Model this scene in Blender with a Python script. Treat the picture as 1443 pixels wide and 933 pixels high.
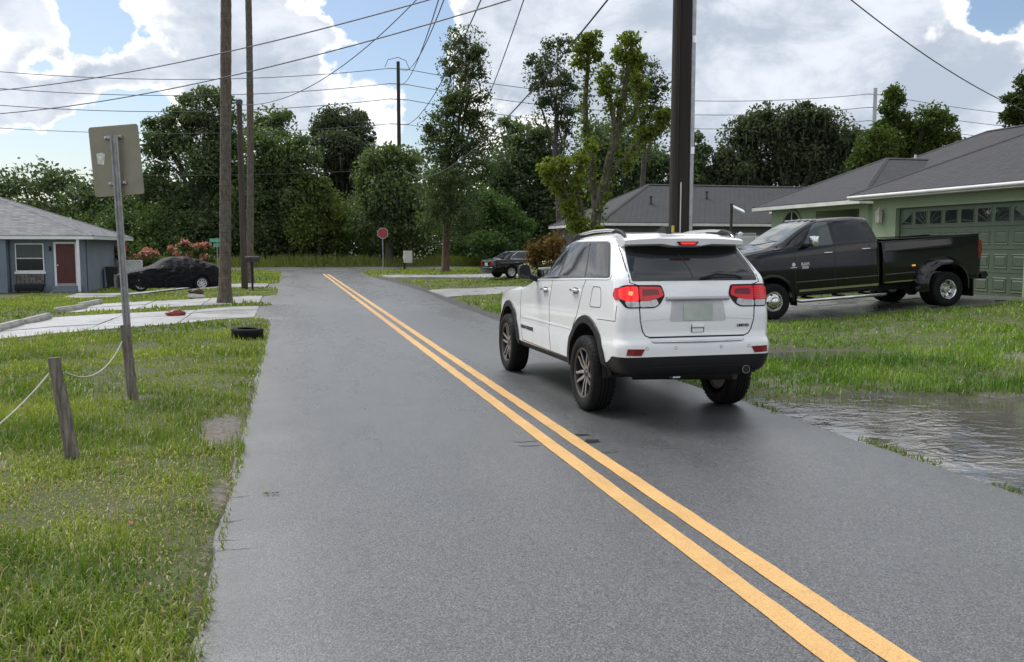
import bpy, bmesh, math, random
import numpy as np
from mathutils import Vector, Matrix
from mathutils.bvhtree import BVHTree

for _o in list(bpy.data.objects):
    bpy.data.objects.remove(_o, do_unlink=True)
SC = bpy.context.scene
COL = SC.collection
R = math.radians

# ------------------------------------------------------------------ camera
# road runs along +Y, the eye stands on its left edge, looking a little to the right of the road
EYE = 1.70
FPX, PCX, PCY = 1270.0, 721.5, 466.5
PITCH = math.atan((PCY - 348.0) / FPX)
YAW = math.atan((PCX - 405.0) / (FPX * math.cos(PITCH) + (PCY - 348.0) * math.sin(PITCH)))
cam_d = bpy.data.cameras.new('camera')
cam_d.sensor_width = 36.0
cam_d.lens = FPX / 1443.0 * 36.0
cam_d.clip_start = 0.05
cam_d.clip_end = 3000.0
cam = bpy.data.objects.new('camera', cam_d)
COL.objects.link(cam)
cam.location = (0, 0, EYE)
cam.rotation_euler = (math.pi / 2 - PITCH, 0, -YAW)
SC.camera = cam

_S, _C = math.sin(YAW), math.cos(YAW)
def ray(x, y):
    a = (x - PCX) / FPX
    b = -(y - PCY) / FPX
    fw = math.cos(PITCH) + b * math.sin(PITCH)
    up = -math.sin(PITCH) + b * math.cos(PITCH)
    return np.array([fw * _S + a * _C, fw * _C - a * _S, up])
def at(x, y, Z):
    """point seen in direction (x, y) at forward distance Z"""
    r = ray(x, y)
    return r * (Z / (r[0] * _S + r[1] * _C)) + np.array([0, 0, EYE])
def gnd(x, y, z=0.0):
    r = ray(x, y)
    t = (z - EYE) / r[2]
    return r[0] * t, r[1] * t

# ------------------------------------------------------------------ sky, sun, exposure
SUN_EL, SUN_AZ = R(56), R(-38)          # azimuth measured from +Y towards +X
world = bpy.data.worlds.new('World')
SC.world = world
world.use_nodes = True
wn = world.node_tree
wn.nodes.clear()
def W(t, **k):
    n = wn.nodes.new(t)
    for a, v in k.items():
        setattr(n, a, v)
    return n
def wl(a, b):
    wn.links.new(a, b)
def wmath(op, a, b=None, c=None):
    n = W('ShaderNodeMath', operation=op)
    for i, v in enumerate((a, b, c)):
        if v is None:
            continue
        if hasattr(v, 'links') or hasattr(v, 'is_linked'):
            wl(v, n.inputs[i])
        else:
            n.inputs[i].default_value = v
    return n.outputs[0]
def wramp(v, lo, hi, a=0.0, b=1.0):
    n = W('ShaderNodeMapRange', interpolation_type='SMOOTHSTEP')
    wl(v, n.inputs[0])
    for i, q in enumerate((lo, hi, a, b)):
        n.inputs[i + 1].default_value = q
    return n.outputs[0]
tc = W('ShaderNodeTexCoord')
D = tc.outputs['Generated']
def wnoise(scale, detail, rough, off, sq=1.0, dist=0.0):
    m = W('ShaderNodeMapping')
    wl(D, m.inputs[0])
    m.inputs[1].default_value = off
    m.inputs[3].default_value = (1, 1, sq)
    n = W('ShaderNodeTexNoise')
    wl(m.outputs[0], n.inputs['Vector'])
    n.inputs['Scale'].default_value = scale
    n.inputs['Detail'].default_value = detail
    n.inputs['Roughness'].default_value = rough
    n.inputs['Distortion'].default_value = dist
    return n.outputs[0]
_wm = W('ShaderNodeTexNoise')
wl(D, _wm.inputs['Vector'])
_wm.inputs['Scale'].default_value = 7.0
_wm.inputs['Detail'].default_value = 8.0
_wm.inputs['Roughness'].default_value = 0.55
_wv = W('ShaderNodeVectorMath', operation='MULTIPLY_ADD')
wl(_wm.outputs['Color'], _wv.inputs[0])
_wv.inputs[1].default_value = (0.26, 0.26, 0.20)
_wv.inputs[2].default_value = (-0.13, -0.13, -0.10)
_wa = W('ShaderNodeVectorMath', operation='ADD')
wl(D, _wa.inputs[0])
wl(_wv.outputs[0], _wa.inputs[1])
_wn = W('ShaderNodeVectorMath', operation='NORMALIZE')
wl(_wa.outputs[0], _wn.inputs[0])
DW = _wn.outputs[0]
def wblob(px, py, rad, amt):
    """a gap or a bank of cloud in one direction of the sky"""
    d = ray(px, py)
    d = d / np.linalg.norm(d)
    n = W('ShaderNodeVectorMath', operation='DOT_PRODUCT')
    wl(DW, n.inputs[0])
    n.inputs[1].default_value = tuple(d)
    r = math.radians(rad)
    return wramp(n.outputs['Value'], math.cos(r), math.cos(r * 0.1), 0.0, amt)
n1 = wnoise(3.4, 12, 0.56, (0.35, 0.1, 0.7), 1.5, 0.25)
n2 = wnoise(2.3, 6, 0.5, (3.1, 1.7, 0.2), 1.9)
n3 = wnoise(9.0, 9, 0.6, (7.1, 4.7, 2.2), 1.8, 0.3)
dens = n1
BLOBS = [(135, 20, 3.4, -.18), (530, 30, 5.2, -.20), (600, 70, 4.0, -.17), (445, 8, 2.4, -.14), (660, 20, 3.0, -.10), (60, 222, 3.4, -.22),
         (170, 225, 3, -.2), (1340, 8, 3.2, -.16), (1440, 20, 3.5, -.2), (1250, 15, 2.0, -.10), (20, 205, 3.0, -.15),
         (300, 60, 7.5, .14), (60, 90, 6.0, .12), (450, 120, 4.5, .10), (380, 180, 7.0, .12), (900, 100, 13.0, .22),
         (1200, 120, 12.0, .22), (1100, 60, 9.0, .14), (760, 60, 4.0, .06), (60, 260, 4, .1)]
for b in BLOBS:
    dens = wmath('ADD', dens, wblob(*b))
dens = wmath('ADD', dens, wmath('MULTIPLY', wmath('SUBTRACT', n3, 0.5), 0.16))
cover = wramp(dens, 0.415, 0.475)
thick = wramp(wmath('ADD', dens, wmath('MULTIPLY', wmath('SUBTRACT', n2, 0.5), 0.55)), 0.475, 0.585)
# shadowed cloud body in two greys, sunlit cloud rim
mixg = W('ShaderNodeMix', data_type='RGBA')
wl(wramp(n3, 0.36, 0.66), mixg.inputs[0])
mixg.inputs[6].default_value = (0.375, 0.425, 0.505, 1)
mixg.inputs[7].default_value = (0.625, 0.665, 0.725, 1)
mixc = W('ShaderNodeMix', data_type='RGBA')
wl(thick, mixc.inputs[0])
mixc.inputs[6].default_value = (0.97, 0.96, 0.94, 1)
wl(mixg.outputs[2], mixc.inputs[7])
bgc = W('ShaderNodeBackground')
wl(mixc.outputs[2], bgc.inputs[0])
bgc.inputs[1].default_value = 1.0
sky = W('ShaderNodeTexSky', sky_type='NISHITA')
sky.sun_disc = False
sky.sun_elevation = SUN_EL
sky.sun_rotation = SUN_AZ
sky.air_density = 1.0
sky.dust_density = 1.4
sky.ozone_density = 1.5
bgs = W('ShaderNodeBackground')
wl(sky.outputs[0], bgs.inputs[0])
bgs.inputs[1].default_value = 0.10
mixs = W('ShaderNodeMixShader')
wl(cover, mixs.inputs[0])
wl(bgs.outputs[0], mixs.inputs[1])
wl(bgc.outputs[0], mixs.inputs[2])
wo = W('ShaderNodeOutputWorld')
wl(mixs.outputs[0], wo.inputs[0])
world.cycles.sampling_method = 'MANUAL'
world.cycles.sample_map_resolution = 512

sun_d = bpy.data.lights.new('sun', 'SUN')
sun_d.energy = 2.2
sun_d.angle = R(26)
sun_d.color = (1.0, 0.975, 0.94)
sun = bpy.data.objects.new('sun', sun_d)
COL.objects.link(sun)
_sd = Vector((math.sin(SUN_AZ) * math.cos(SUN_EL), math.cos(SUN_AZ) * math.cos(SUN_EL), math.sin(SUN_EL)))
sun.rotation_euler = _sd.to_track_quat('Z', 'Y').to_euler()
sun.location = (0, 0, 60)

SC.view_settings.view_transform = 'Standard'
SC.view_settings.look = 'None'
SC.view_settings.exposure = 0.48
SC.view_settings.gamma = 1.0
SC.view_settings.use_curve_mapping = False
SC.render.engine = 'CYCLES'
SC.cycles.max_bounces = 8
SC.cycles.transparent_max_bounces = 12
SC.cycles.use_denoising = True
SC.cycles.sample_clamp_indirect = 6.0

# ------------------------------------------------------------------ helpers
def tag(o, label=None, cat=None, group=None, kind=None):
    if label: o['label'] = label
    if cat: o['category'] = cat
    if group: o['group'] = group
    if kind: o['kind'] = kind
    return o
def thing(name, label, cat, loc=(0, 0, 0), rz=0.0, group=None):
    o = bpy.data.objects.new(name, None)
    o.empty_display_size = 0.2
    COL.objects.link(o)
    o.location = loc
    o.rotation_euler = (0, 0, rz)
    return tag(o, label, cat, group)
def link(name, me, m=None, parent=None):
    o = bpy.data.objects.new(name, me)
    COL.objects.link(o)
    if m is not None and not me.materials:
        for q in (m if isinstance(m, (list, tuple)) else [m]):
            me.materials.append(q)
    if parent is not None:
        o.parent = parent
    return o
def smooth(me, ang=35):
    me.polygons.foreach_set('use_smooth', np.ones(len(me.polygons), dtype=bool))
    if ang is not None:
        me.set_sharp_from_angle(angle=R(ang))
    me.update()
    return me

class MB:
    """collects solid pieces; build() links them as one mesh object"""
    def __init__(s):
        s.v, s.f, s.mi = [], [], []
    def add(s, vs, fs, mi=0):
        n = len(s.v)
        s.v += [tuple(float(c) for c in p) for p in vs]
        s.f += [tuple(i + n for i in f) for f in fs]
        s.mi += [mi] * len(fs)
        return s
    def box(s, x0, x1, y0, y1, z0, z1, mi=0, c=0.0):
        if c <= 0:
            v = [(x, y, z) for z in (z0, z1) for y in (y0, y1) for x in (x0, x1)]
            f = [(0, 2, 3, 1), (4, 5, 7, 6), (0, 1, 5, 4), (2, 6, 7, 3), (0, 4, 6, 2), (1, 3, 7, 5)]
            return s.add(v, f, mi)
        # chamfered box
        bm = bmesh.new()
        bmesh.ops.create_cube(bm, size=1.0)
        for q in bm.verts:
            q.co = Vector(((x0 + x1) / 2 + q.co.x * (x1 - x0), (y0 + y1) / 2 + q.co.y * (y1 - y0), (z0 + z1) / 2 + q.co.z * (z1 - z0)))
        bmesh.ops.bevel(bm, geom=bm.edges[:], offset=c, segments=2, profile=0.6, affect='EDGES')
        bm.verts.ensure_lookup_table()
        bm.verts.index_update()
        s.add([q.co for q in bm.verts], [[q.index for q in f.verts] for f in bm.faces], mi)
        bm.free()
        return s
    def tube(s, pts, rad, n=10, cap=True, mi=0, sx=1.0):
        pts = [Vector(p) for p in pts]
        rad = rad if hasattr(rad, '__len__') else [rad] * len(pts)
        rings, up = [], None
        for i, p in enumerate(pts):
            t = (pts[min(i + 1, len(pts) - 1)] - pts[max(i - 1, 0)]).normalized()
            if up is None:
                up = Vector((0, 0, 1)) if abs(t.z) < 0.9 else Vector((1, 0, 0))
            a = t.cross(up).normalized()
            b = a.cross(t).normalized()
            up = b
            rings.append([p + (a * math.cos(q) * sx + b * math.sin(q)) * rad[i] for q in [2 * math.pi * k / n for k in range(n)]])
        v = [q for r in rings for q in r]
        f = []
        for i in range(len(rings) - 1):
            for k in range(n):
                k2 = (k + 1) % n
                f.append((i * n + k, i * n + k2, (i + 1) * n + k2, (i + 1) * n + k))
        if cap:
            f.append(tuple(range(n - 1, -1, -1)))
            f.append(tuple((len(rings) - 1) * n + k for k in range(n)))
        f = [tuple(reversed(q)) for q in f]
        return s.add(v, f, mi)
    def lathe(s, prof, n=32, axis='z', c=(0, 0, 0), mi=0, closed=False):
        """prof: (radius, offset along axis)"""
        v, f = [], []
        for k in range(n):
            q = 2 * math.pi * k / n
            for r, h in prof:
                if axis == 'z':
                    p = (r * math.cos(q), r * math.sin(q), h)
                elif axis == 'y':
                    p = (r * math.cos(q), h, r * math.sin(q))
                else:
                    p = (h, r * math.cos(q), r * math.sin(q))
                v.append((p[0] + c[0], p[1] + c[1], p[2] + c[2]))
        m = len(prof)
        rng = range(m) if closed else range(m - 1)
        for k in range(n):
            k2 = (k + 1) % n
            for i in rng:
                j = (i + 1) % m
                f.append((k * m + i, k2 * m + i, k2 * m + j, k * m + j))
        return s.add(v, f, mi)
    def prism(s, poly, z0, z1, mi=0, plane='xy'):
        """extruded polygon; plane names the two polygon axes, z0..z1 the third"""
        def mk(u, w, h):
            return (u, w, h) if plane == 'xy' else ((u, h, w) if plane == 'xz' else (h, u, w))
        n = len(poly)
        v = [mk(u, w, z0) for u, w in poly] + [mk(u, w, z1) for u, w in poly]
        f = [tuple(range(n - 1, -1, -1)), tuple(range(n, 2 * n))]
        f += [(i, (i + 1) % n, n + (i + 1) % n, n + i) for i in range(n)]
        return s.add(v, f, mi)
    def mesh(s, name, ang=None):
        me = bpy.data.meshes.new(name)
        me.from_pydata(s.v, [], s.f)
        if any(s.mi):
            me.polygons.foreach_set('material_index', s.mi)
        bm = bmesh.new()
        bm.from_mesh(me)
        bmesh.ops.recalc_face_normals(bm, faces=bm.faces[:])
        bm.to_mesh(me)
        bm.free()
        if ang is not None:
            smooth(me, ang)
        me.update()
        return me
    def build(s, name, m, parent=None, ang=None):
        return link(name, s.mesh(name, ang), m, parent)

# ------------------------------------------------------------------ materials
MATS = {}
class NT:
    def __init__(s, name):
        s.m = bpy.data.materials.new(name)
        s.m.use_nodes = True
        s.t = s.m.node_tree
        s.b = s.t.nodes['Principled BSDF']
        s.out = s.t.nodes['Material Output']
        s._c = None
    def n(s, t, **k):
        q = s.t.nodes.new(t)
        for a, v in k.items():
            setattr(q, a, v)
        return q
    def l(s, a, b):
        s.t.links.new(a, b)
        return b
    def put(s, sock, v):
        if hasattr(v, 'is_linked'):
            s.l(v, sock)
        elif isinstance(v, (tuple, list)) and len(v) == 3 and len(sock.default_value) == 4:
            sock.default_value = (*v, 1)
        else:
            sock.default_value = v
    def set(s, **k):
        for a, v in k.items():
            s.put(s.b.inputs[a.replace('_', ' ')], v)
        return s
    def co(s, kind='Object'):
        if s._c is None:
            s._c = s.n('ShaderNodeTexCoord')
        return s._c.outputs[kind]
    def pos(s):
        return s.n('ShaderNodeNewGeometry').outputs['Position']
    def mapping(s, vec, scale=(1, 1, 1), rot=(0, 0, 0), loc=(0, 0, 0)):
        q = s.n('ShaderNodeMapping')
        s.l(vec, q.inputs[0])
        q.inputs[1].default_value = loc
        q.inputs[2].default_value = rot
        q.inputs[3].default_value = scale
        return q.outputs[0]
    def noise(s, scale, detail=4, rough=0.55, vec=None, dist=0.0):
        q = s.n('ShaderNodeTexNoise')
        s.l(vec if vec is not None else s.co(), q.inputs['Vector'])
        q.inputs['Scale'].default_value = scale
        q.inputs['Detail'].default_value = detail
        q.inputs['Roughness'].default_value = rough
        q.inputs['Distortion'].default_value = dist
        return q.outputs[0]
    def voro(s, scale, vec=None, feat='F1', out=0):
        q = s.n('ShaderNodeTexVoronoi', feature=feat)
        s.l(vec if vec is not None else s.co(), q.inputs['Vector'])
        q.inputs['Scale'].default_value = scale
        return q.outputs[out]
    def ramp(s, v, lo, hi, a=0.0, b=1.0):
        q = s.n('ShaderNodeMapRange')
        s.l(v, q.inputs[0])
        for i, w in enumerate((lo, hi, a, b)):
            q.inputs[i + 1].default_value = w
        return q.outputs[0]
    def mix(s, f, a, b, mode='MIX'):
        q = s.n('ShaderNodeMix', data_type='RGBA', blend_type=mode)
        s.put(q.inputs[0], f)
        s.put(q.inputs[6], a)
        s.put(q.inputs[7], b)
        return q.outputs[2]
    def math(s, op, a, b=None):
        q = s.n('ShaderNodeMath', operation=op)
        s.put(q.inputs[0], a)
        if b is not None:
            s.put(q.inputs[1], b)
        return q.outputs[0]
    def bump(s, h, strength=0.3, dist=0.01):
        q = s.n('ShaderNodeBump')
        s.l(h, q.inputs['Height'])
        q.inputs['Strength'].default_value = strength
        q.inputs['Distance'].default_value = dist
        s.l(q.outputs[0], s.b.inputs['Normal'])
        return s
    def attr(s, name, out='Color'):
        q = s.n('ShaderNodeAttribute')
        q.attribute_name = name
        return q.outputs[out]

def mat(name, col, rough=0.6, metal=0.0, var=0.12, vscale=6.0, bump=0.0, bscale=60.0, coat=0.0, spec=None, emit=None):
    """plain surface with slow colour drift and fine relief"""
    if name in MATS:
        return MATS[name]
    q = NT(name)
    c = q.mix(q.ramp(q.noise(vscale, 5), 0.3, 0.7), tuple(x * (1 - var) for x in col), tuple(min(1, x * (1 + var)) for x in col))
    q.set(Base_Color=c, Metallic=metal, Roughness=q.ramp(q.noise(vscale * 2.3, 4), 0.3, 0.7, max(0.02, rough * 0.85), min(1, rough * 1.15)))
    if spec is not None:
        q.b.inputs['Specular IOR Level'].default_value = spec
    if coat:
        q.b.inputs['Coat Weight'].default_value = coat
        q.b.inputs['Coat Roughness'].default_value = 0.04
    if emit:
        q.b.inputs['Emission Color'].default_value = (*emit[0], 1)
        q.b.inputs['Emission Strength'].default_value = emit[1]
    if bump:
        q.bump(q.noise(bscale, 6), bump, 0.02)
    MATS[name] = q.m
    return q.m

# ------------------------------------------------------------------ small numeric tools
def sst(x, a, b):
    t = np.clip((np.asarray(x, float) - a) / (b - a), 0, 1)
    return t * t * (3 - 2 * t)
_rs = np.random.RandomState(7)
_lat = _rs.rand(256, 256)
def vnoise(x, y, s=1.0):
    x = np.asarray(x, float) * s + 1000.0
    y = np.asarray(y, float) * s + 1000.0
    xi, yi = np.floor(x).astype(int), np.floor(y).astype(int)
    fx, fy = x - xi, y - yi
    fx, fy = fx * fx * (3 - 2 * fx), fy * fy * (3 - 2 * fy)
    a, b = _lat[xi % 256, yi % 256], _lat[(xi + 1) % 256, yi % 256]
    c, d = _lat[xi % 256, (yi + 1) % 256], _lat[(xi + 1) % 256, (yi + 1) % 256]
    return (a * (1 - fx) + b * fx) * (1 - fy) + (c * (1 - fx) + d * fx) * fy
def fnoise(x, y, s=1.0, o=4):
    r, a, t = 0, 1.0, 0
    for i in range(o):
        r = r + a * vnoise(np.asarray(x) + 17.3 * i, np.asarray(y) - 9.1 * i, s)
        t += a
        a *= 0.55
        s *= 2.03
    return r / t
# ================================================================== ground shape
RL, RR = -0.43, 4.74                      # road edges
CY0, CY1 = 69.5, 79.0                     # crossing road
def edge_l(Y):
    Y = np.asarray(Y, float)
    e = RL + 0 * Y
    for a, b in ((22.3, 27.0), (28.2, 32.8), (39.0, 43.4)):
        e = e - 0.42 * sst(Y, a - 0.5, a + 0.5) * (1 - sst(Y, b - 0.5, b + 0.5))
    return e - 6.0 * np.clip((Y - 63.5) / 6.5, 0, 1) ** 2.2
def edge_r(Y):
    Y = np.asarray(Y, float)
    return RR + 0.15 * (1 - sst(Y, 8, 14)) + 0.30 * sst(Y, 26, 34) * (1 - sst(Y, 38, 50)) + 6.0 * np.clip((Y - 61.0) / 9.0, 0, 1) ** 2.2
def in_road(X, Y, m=0.0):
    a = (X > edge_l(Y) - m) & (X < edge_r(Y) + m) & (Y < 71)
    return a | ((Y > CY0 - m) & (Y < CY1 + m))
def puddle_depth(X, Y):
    """1 inside the flooded verge by the drive, fading at its shore"""
    n = (fnoise(X, Y, 0.9, 4) - 0.5)
    far = 9.05 + 0.55 * np.exp(-((X - 4.8) / 0.6) ** 2) - 0.10 * (X - 4.8) + 0.12 * np.sin(X * 1.3) + n * 0.8
    a = sst(far - Y, -0.35, 0.6) * sst(X, 4.75, 5.2) * sst(14.0 + n * 3 - X, 0, 1.5) * sst(Y, 0.5, 2)
    n2 = (fnoise(X + 5, Y, 1.6, 3) - 0.5)
    b = np.exp(-(((X - 7.9) / 1.5) ** 2 + ((Y - 12.6) / 0.75) ** 2) ** 1.5) * (0.75 + 1.1 * n2)
    return np.maximum(a, b)
def gz(X, Y):
    X = np.asarray(X, float); Y = np.asarray(Y, float)
    z = -0.38 * sst(Y, 25, 41) * sst(-X, 2.2, 7.5) * (1 - sst(Y, 58, 68))
    z = z + 0.50 * sst(X, 9.5, 20) * (1 - sst(Y, 55, 68))
    z = z + (fnoise(X, Y, 0.7, 3) - 0.5) * 0.07
    z = z + 0.035 * sst(Y, 8.2, 9.6) * sst(X, 4.6, 5.4)
    d = np.minimum(np.abs(X - edge_l(Y)), np.abs(X - edge_r(Y)))
    z = z * sst(d, 0.0, 0.9) - 0.012 * (1 - sst(d, 0, 0.5))
    z = np.where(in_road(X, Y, -0.06), -0.10, z)
    z = z - 0.17 * np.clip(puddle_depth(X, Y), 0, 1) * (~in_road(X, Y))
    z = np.where((Y > CY1) & (Y < 82), z * 0.3, z)
    return z
PATCH = [(-0.62, 8.75, 0.24, 0.85, 1.3), (-2.45, 7.6, 0.5, 0.5, 0.8), (-1.1, 6.2, 0.35, 0.3, 0.5), (-0.50, 6.6, 0.07, 0.5, 0.9),
         (-1.5, 4.6, 0.35, 0.3, 0.5), (-2.2, 5.6, 0.4, 0.3, 0.55), (-1.75, 10.85, 0.3, 0.3, 0.7), (-1.72, 7.75, 0.25, 0.25, 0.6),
         (8.0, 12.6, 1.5, 0.7, 0.9), (10.9, 11.2, 0.8, 0.5, 0.9), (9.8, 14.6, 0.7, 0.4, 0.6), (-5.4, 24.2, 1.6, 0.35, 0.8),
         (-3.2, 27.6, 1.2, 0.4, 0.4)]
def bare(X, Y):
    X = np.asarray(X, float); Y = np.asarray(Y, float)
    n = fnoise(X, Y, 2.3, 4)
    b = np.clip((fnoise(X + 31, Y - 12, 0.9, 4) - 0.60) * 3.2, 0, 0.5)
    for x, y, rx, ry, a in PATCH:
        b = np.maximum(b, a * np.exp(-(((X - x) / rx) ** 2 + ((Y - y) / ry) ** 2)) + (n - 0.5) * 0.5 * (a > 0.3) * np.exp(-(((X - x) / rx / 1.5) ** 2 + ((Y - y) / ry / 1.5) ** 2)))
    dl = edge_l(Y) - X
    b = np.maximum(b, (dl > 0) * (1 - sst(dl, 0.0, 0.05 + 0.22 * np.clip(n - 0.42, 0, 1))) * 0.9)
    return np.clip(b, 0, 1)
def wetdirt(X, Y):
    """dark soaked gravel: right shoulder, planting bed, flooded verge"""
    X = np.asarray(X, float); Y = np.asarray(Y, float)
    n = fnoise(X, Y, 1.7, 4) - 0.5
    dr = X - edge_r(Y)
    w = (dr > -0.1) * (1 - sst(dr + n * 0.5, 0.25, 0.55)) * sst(Y, 18.5, 21) * (1 - sst(Y, 50, 54))
    yb = 46.8 + 0.10 * (X - 5)
    bed = (1 - sst(np.abs(Y - yb) + n * 1.2, 1.5, 2.2)) * sst(X, 4.6, 5.2) * (1 - sst(X, 9.6, 10.4))
    return np.clip(np.maximum(np.maximum(w, bed), np.clip(puddle_depth(X, Y) * 2.2, 0, 1)), 0, 1)

def axis_pts(segs):
    out = []
    for a, b, st in segs:
        out += list(np.arange(a, b, st))
    out.append(segs[-1][1])
    return np.array(out)
def grid_mesh(name, xs, ys, zf):
    Xg, Yg = np.meshgrid(xs, ys)
    Zg = zf(Xg, Yg)
    nx, ny = len(xs), len(ys)
    v = np.stack([Xg, Yg, Zg], -1).reshape(-1, 3)
    i = np.arange(nx * ny).reshape(ny, nx)
    f = np.stack([i[:-1, :-1], i[:-1, 1:], i[1:, 1:], i[1:, :-1]], -1).reshape(-1, 4)
    return np_mesh(name, v, f), v
def np_mesh(name, v, f, cols=None, sm=True):
    v = np.asarray(v, np.float32); f = np.asarray(f, np.int32)
    me = bpy.data.meshes.new(name)
    k = f.shape[1]
    me.vertices.add(len(v)); me.vertices.foreach_set('co', v.ravel())
    me.loops.add(f.size); me.loops.foreach_set('vertex_index', f.ravel())
    me.polygons.add(len(f))
    me.polygons.foreach_set('loop_start', np.arange(0, f.size, k, dtype=np.int32))
    if cols is not None:
        a = me.color_attributes.new('Col', 'FLOAT_COLOR', 'POINT')
        a.data.foreach_set('color', np.concatenate([cols, np.ones((len(cols), 1))], 1).astype(np.float32).ravel())
    me.update(calc_edges=True)
    if sm:
        me.polygons.foreach_set('use_smooth', np.ones(len(f), dtype=bool))
    return me
xs = axis_pts([(-600, -60, 60), (-60, -12, 2.0), (-12, -3, 0.3), (-3, 5, 0.14), (5, 12, 0.14), (12, 24, 0.5), (24, 70, 2.5), (70, 600, 60)])
ys = axis_pts([(-60, 0, 5), (0, 16, 0.14), (16, 56, 0.4), (56, 84, 0.8), (84, 140, 5), (140, 900, 80)])
gme, gv = grid_mesh('ground', xs, ys, gz)
for nm, fn in (('bare', bare), ('wet', wetdirt)):
    a = gme.attributes.new(nm, 'FLOAT', 'POINT')
    a.data.foreach_set('value', fn(gv[:, 0], gv[:, 1]).astype(np.float32))
q = NT('lawn_soil')
P_ = q.pos()
gcol = q.mix(q.ramp(q.noise(0.55, 5, 0.6, P_), 0.35, 0.68), (0.052, 0.085, 0.018), (0.085, 0.115, 0.028))
gcol = q.mix(q.ramp(q.noise(24.0, 6, 0.7, P_), 0.30, 0.72), gcol, (0.052, 0.046, 0.022))
gcol = q.mix(q.ramp(q.noise(60.0, 5, 0.7, P_), 0.50, 0.78, 0, 0.6), gcol, (0.16, 0.135, 0.075))
gcol = q.mix(q.ramp(q.noise(3.1, 5, 0.6, P_), 0.55, 0.75, 0, 0.55), gcol, (0.125, 0.125, 0.045))
bn = q.math('ADD', q.attr('bare', 'Fac'), q.ramp(q.noise(9.0, 6, 0.65, P_), 0.3, 0.7, -0.3, 0.3))
soil = q.mix(q.ramp(q.noise(30.0, 6, 0.65, P_), 0.3, 0.7), (0.060, 0.050, 0.038), (0.22, 0.20, 0.17))
gcol = q.mix(q.ramp(bn, 0.35, 0.62), gcol, soil)
wn_ = q.math('ADD', q.attr('wet', 'Fac'), q.ramp(q.noise(7.0, 6, 0.65, P_), 0.3, 0.7, -0.25, 0.25))
gcol = q.mix(q.ramp(wn_, 0.4, 0.6), gcol, q.mix(q.ramp(q.noise(40, 5, 0.6, P_), 0.35, 0.7), (0.012, 0.011, 0.010), (0.075, 0.068, 0.058)))
q.set(Base_Color=gcol, Roughness=q.ramp(wn_, 0.4, 0.7, 0.9, 0.35))
q.bump(q.math('ADD', q.noise(35, 6, 0.7, P_), q.noise(9, 5, 0.6, P_)), 0.6, 0.03)
ground = tag(link('ground', gme, q.m), kind='structure')

# ================================================================== asphalt
def asphalt(name, dark=1.0):
    q = NT(name)
    P_ = q.pos()
    c = q.mix(q.ramp(q.noise(1.3, 5, 0.6, P_), 0.3, 0.7), (0.048 * dark, 0.051 * dark, 0.056 * dark), (0.074 * dark, 0.078 * dark, 0.085 * dark))
    # stone chips of the wearing course
    v = q.n('ShaderNodeTexVoronoi'); q.l(P_, v.inputs['Vector']); v.inputs['Scale'].default_value = 110.0
    sep = q.n('ShaderNodeSeparateColor'); q.l(v.outputs['Color'], sep.inputs[0])
    chip = q.math('MULTIPLY', q.ramp(sep.outputs[0], 0.50, 1.0, 0.0, 1.0), q.ramp(v.outputs['Distance'], 0.60, 0.30))
    c = q.mix(q.math('MULTIPLY', chip, q.ramp(q.noise(7.0, 4, 0.6, P_), 0.3, 0.7, 0.35, 0.85)), c, (0.30, 0.30, 0.295))
    v2 = q.n('ShaderNodeTexVoronoi'); q.l(P_, v2.inputs['Vector']); v2.inputs['Scale'].default_value = 190.0
    sp2 = q.n('ShaderNodeSeparateColor'); q.l(v2.outputs['Color'], sp2.inputs[0])
    c = q.mix(q.ramp(sp2.outputs[0], 0.45, 1.0, 0.0, 0.75), c, (0.22, 0.222, 0.225))
    c = q.mix(q.ramp(sp2.outputs[1], 0.5, 1.0, 0.0, 0.8), c, (0.012, 0.012, 0.014))
    dk = q.math('MULTIPLY', q.ramp(sep.outputs[1], 0.50, 0.9), 0.9)
    c = q.mix(dk, c, (0.014, 0.014, 0.016))
    # tyre-polished, wetter lanes
    wet = q.noise(0.45, 5, 0.55, q.mapping(P_, (1.0, 0.16, 1)))
    wet2 = q.noise(3.0, 5, 0.6, q.mapping(P_, (1.0, 0.35, 1)))
    w = q.math('ADD', q.math('MULTIPLY', wet, 0.7), q.math('MULTIPLY', wet2, 0.3))
    # sand and fines washed to the edges, wheel tracks kept cleaner
    sx = q.n('ShaderNodeSeparateXYZ'); q.l(P_, sx.inputs[0])
    eL = q.ramp(q.math('ADD', sx.outputs[0], q.ramp(q.noise(2.5, 5, 0.6, P_), 0.3, 0.7, -0.25, 0.25)), -0.05, -0.42)
    c = q.mix(q.math('MULTIPLY', eL, 0.45), c, (0.035, 0.033, 0.031))
    q.set(Base_Color=c, Roughness=q.ramp(w, 0.40, 0.62, 0.36, 0.22))
    q.b.inputs['Specular IOR Level'].default_value = 0.6
    q.b.inputs['Coat Weight'].default_value = 0.9
    q.b.inputs['Coat IOR'].default_value = 1.5
    q.l(q.ramp(w, 0.40, 0.62, 0.58, 0.44), q.b.inputs['Coat Roughness'])
    h = q.math('ADD', q.math('MULTIPLY', v.outputs['Distance'], -1.0), q.math('MULTIPLY', q.noise(240.0, 3, 0.6, P_), 0.8))
    q.bump(h, 0.38, 0.007)
    return q.m
M_ASPH = asphalt('wet_asphalt')
rng = np.random.RandomState(3)
Yr = np.concatenate([np.arange(-14, 30, 0.12), np.arange(30, 71.01, 0.4)])
jl = (fnoise(Yr, Yr * 0 + 3, 1.1, 4) - 0.5) * 0.11 + (fnoise(Yr, Yr * 0 + 8, 9.0, 2) - 0.5) * 0.03
jr = (fnoise(Yr, Yr * 0 + 13, 2.2, 4) - 0.5) * 0.14
L0, R0 = edge_l(Yr) + jl, edge_r(Yr) + jr
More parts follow.
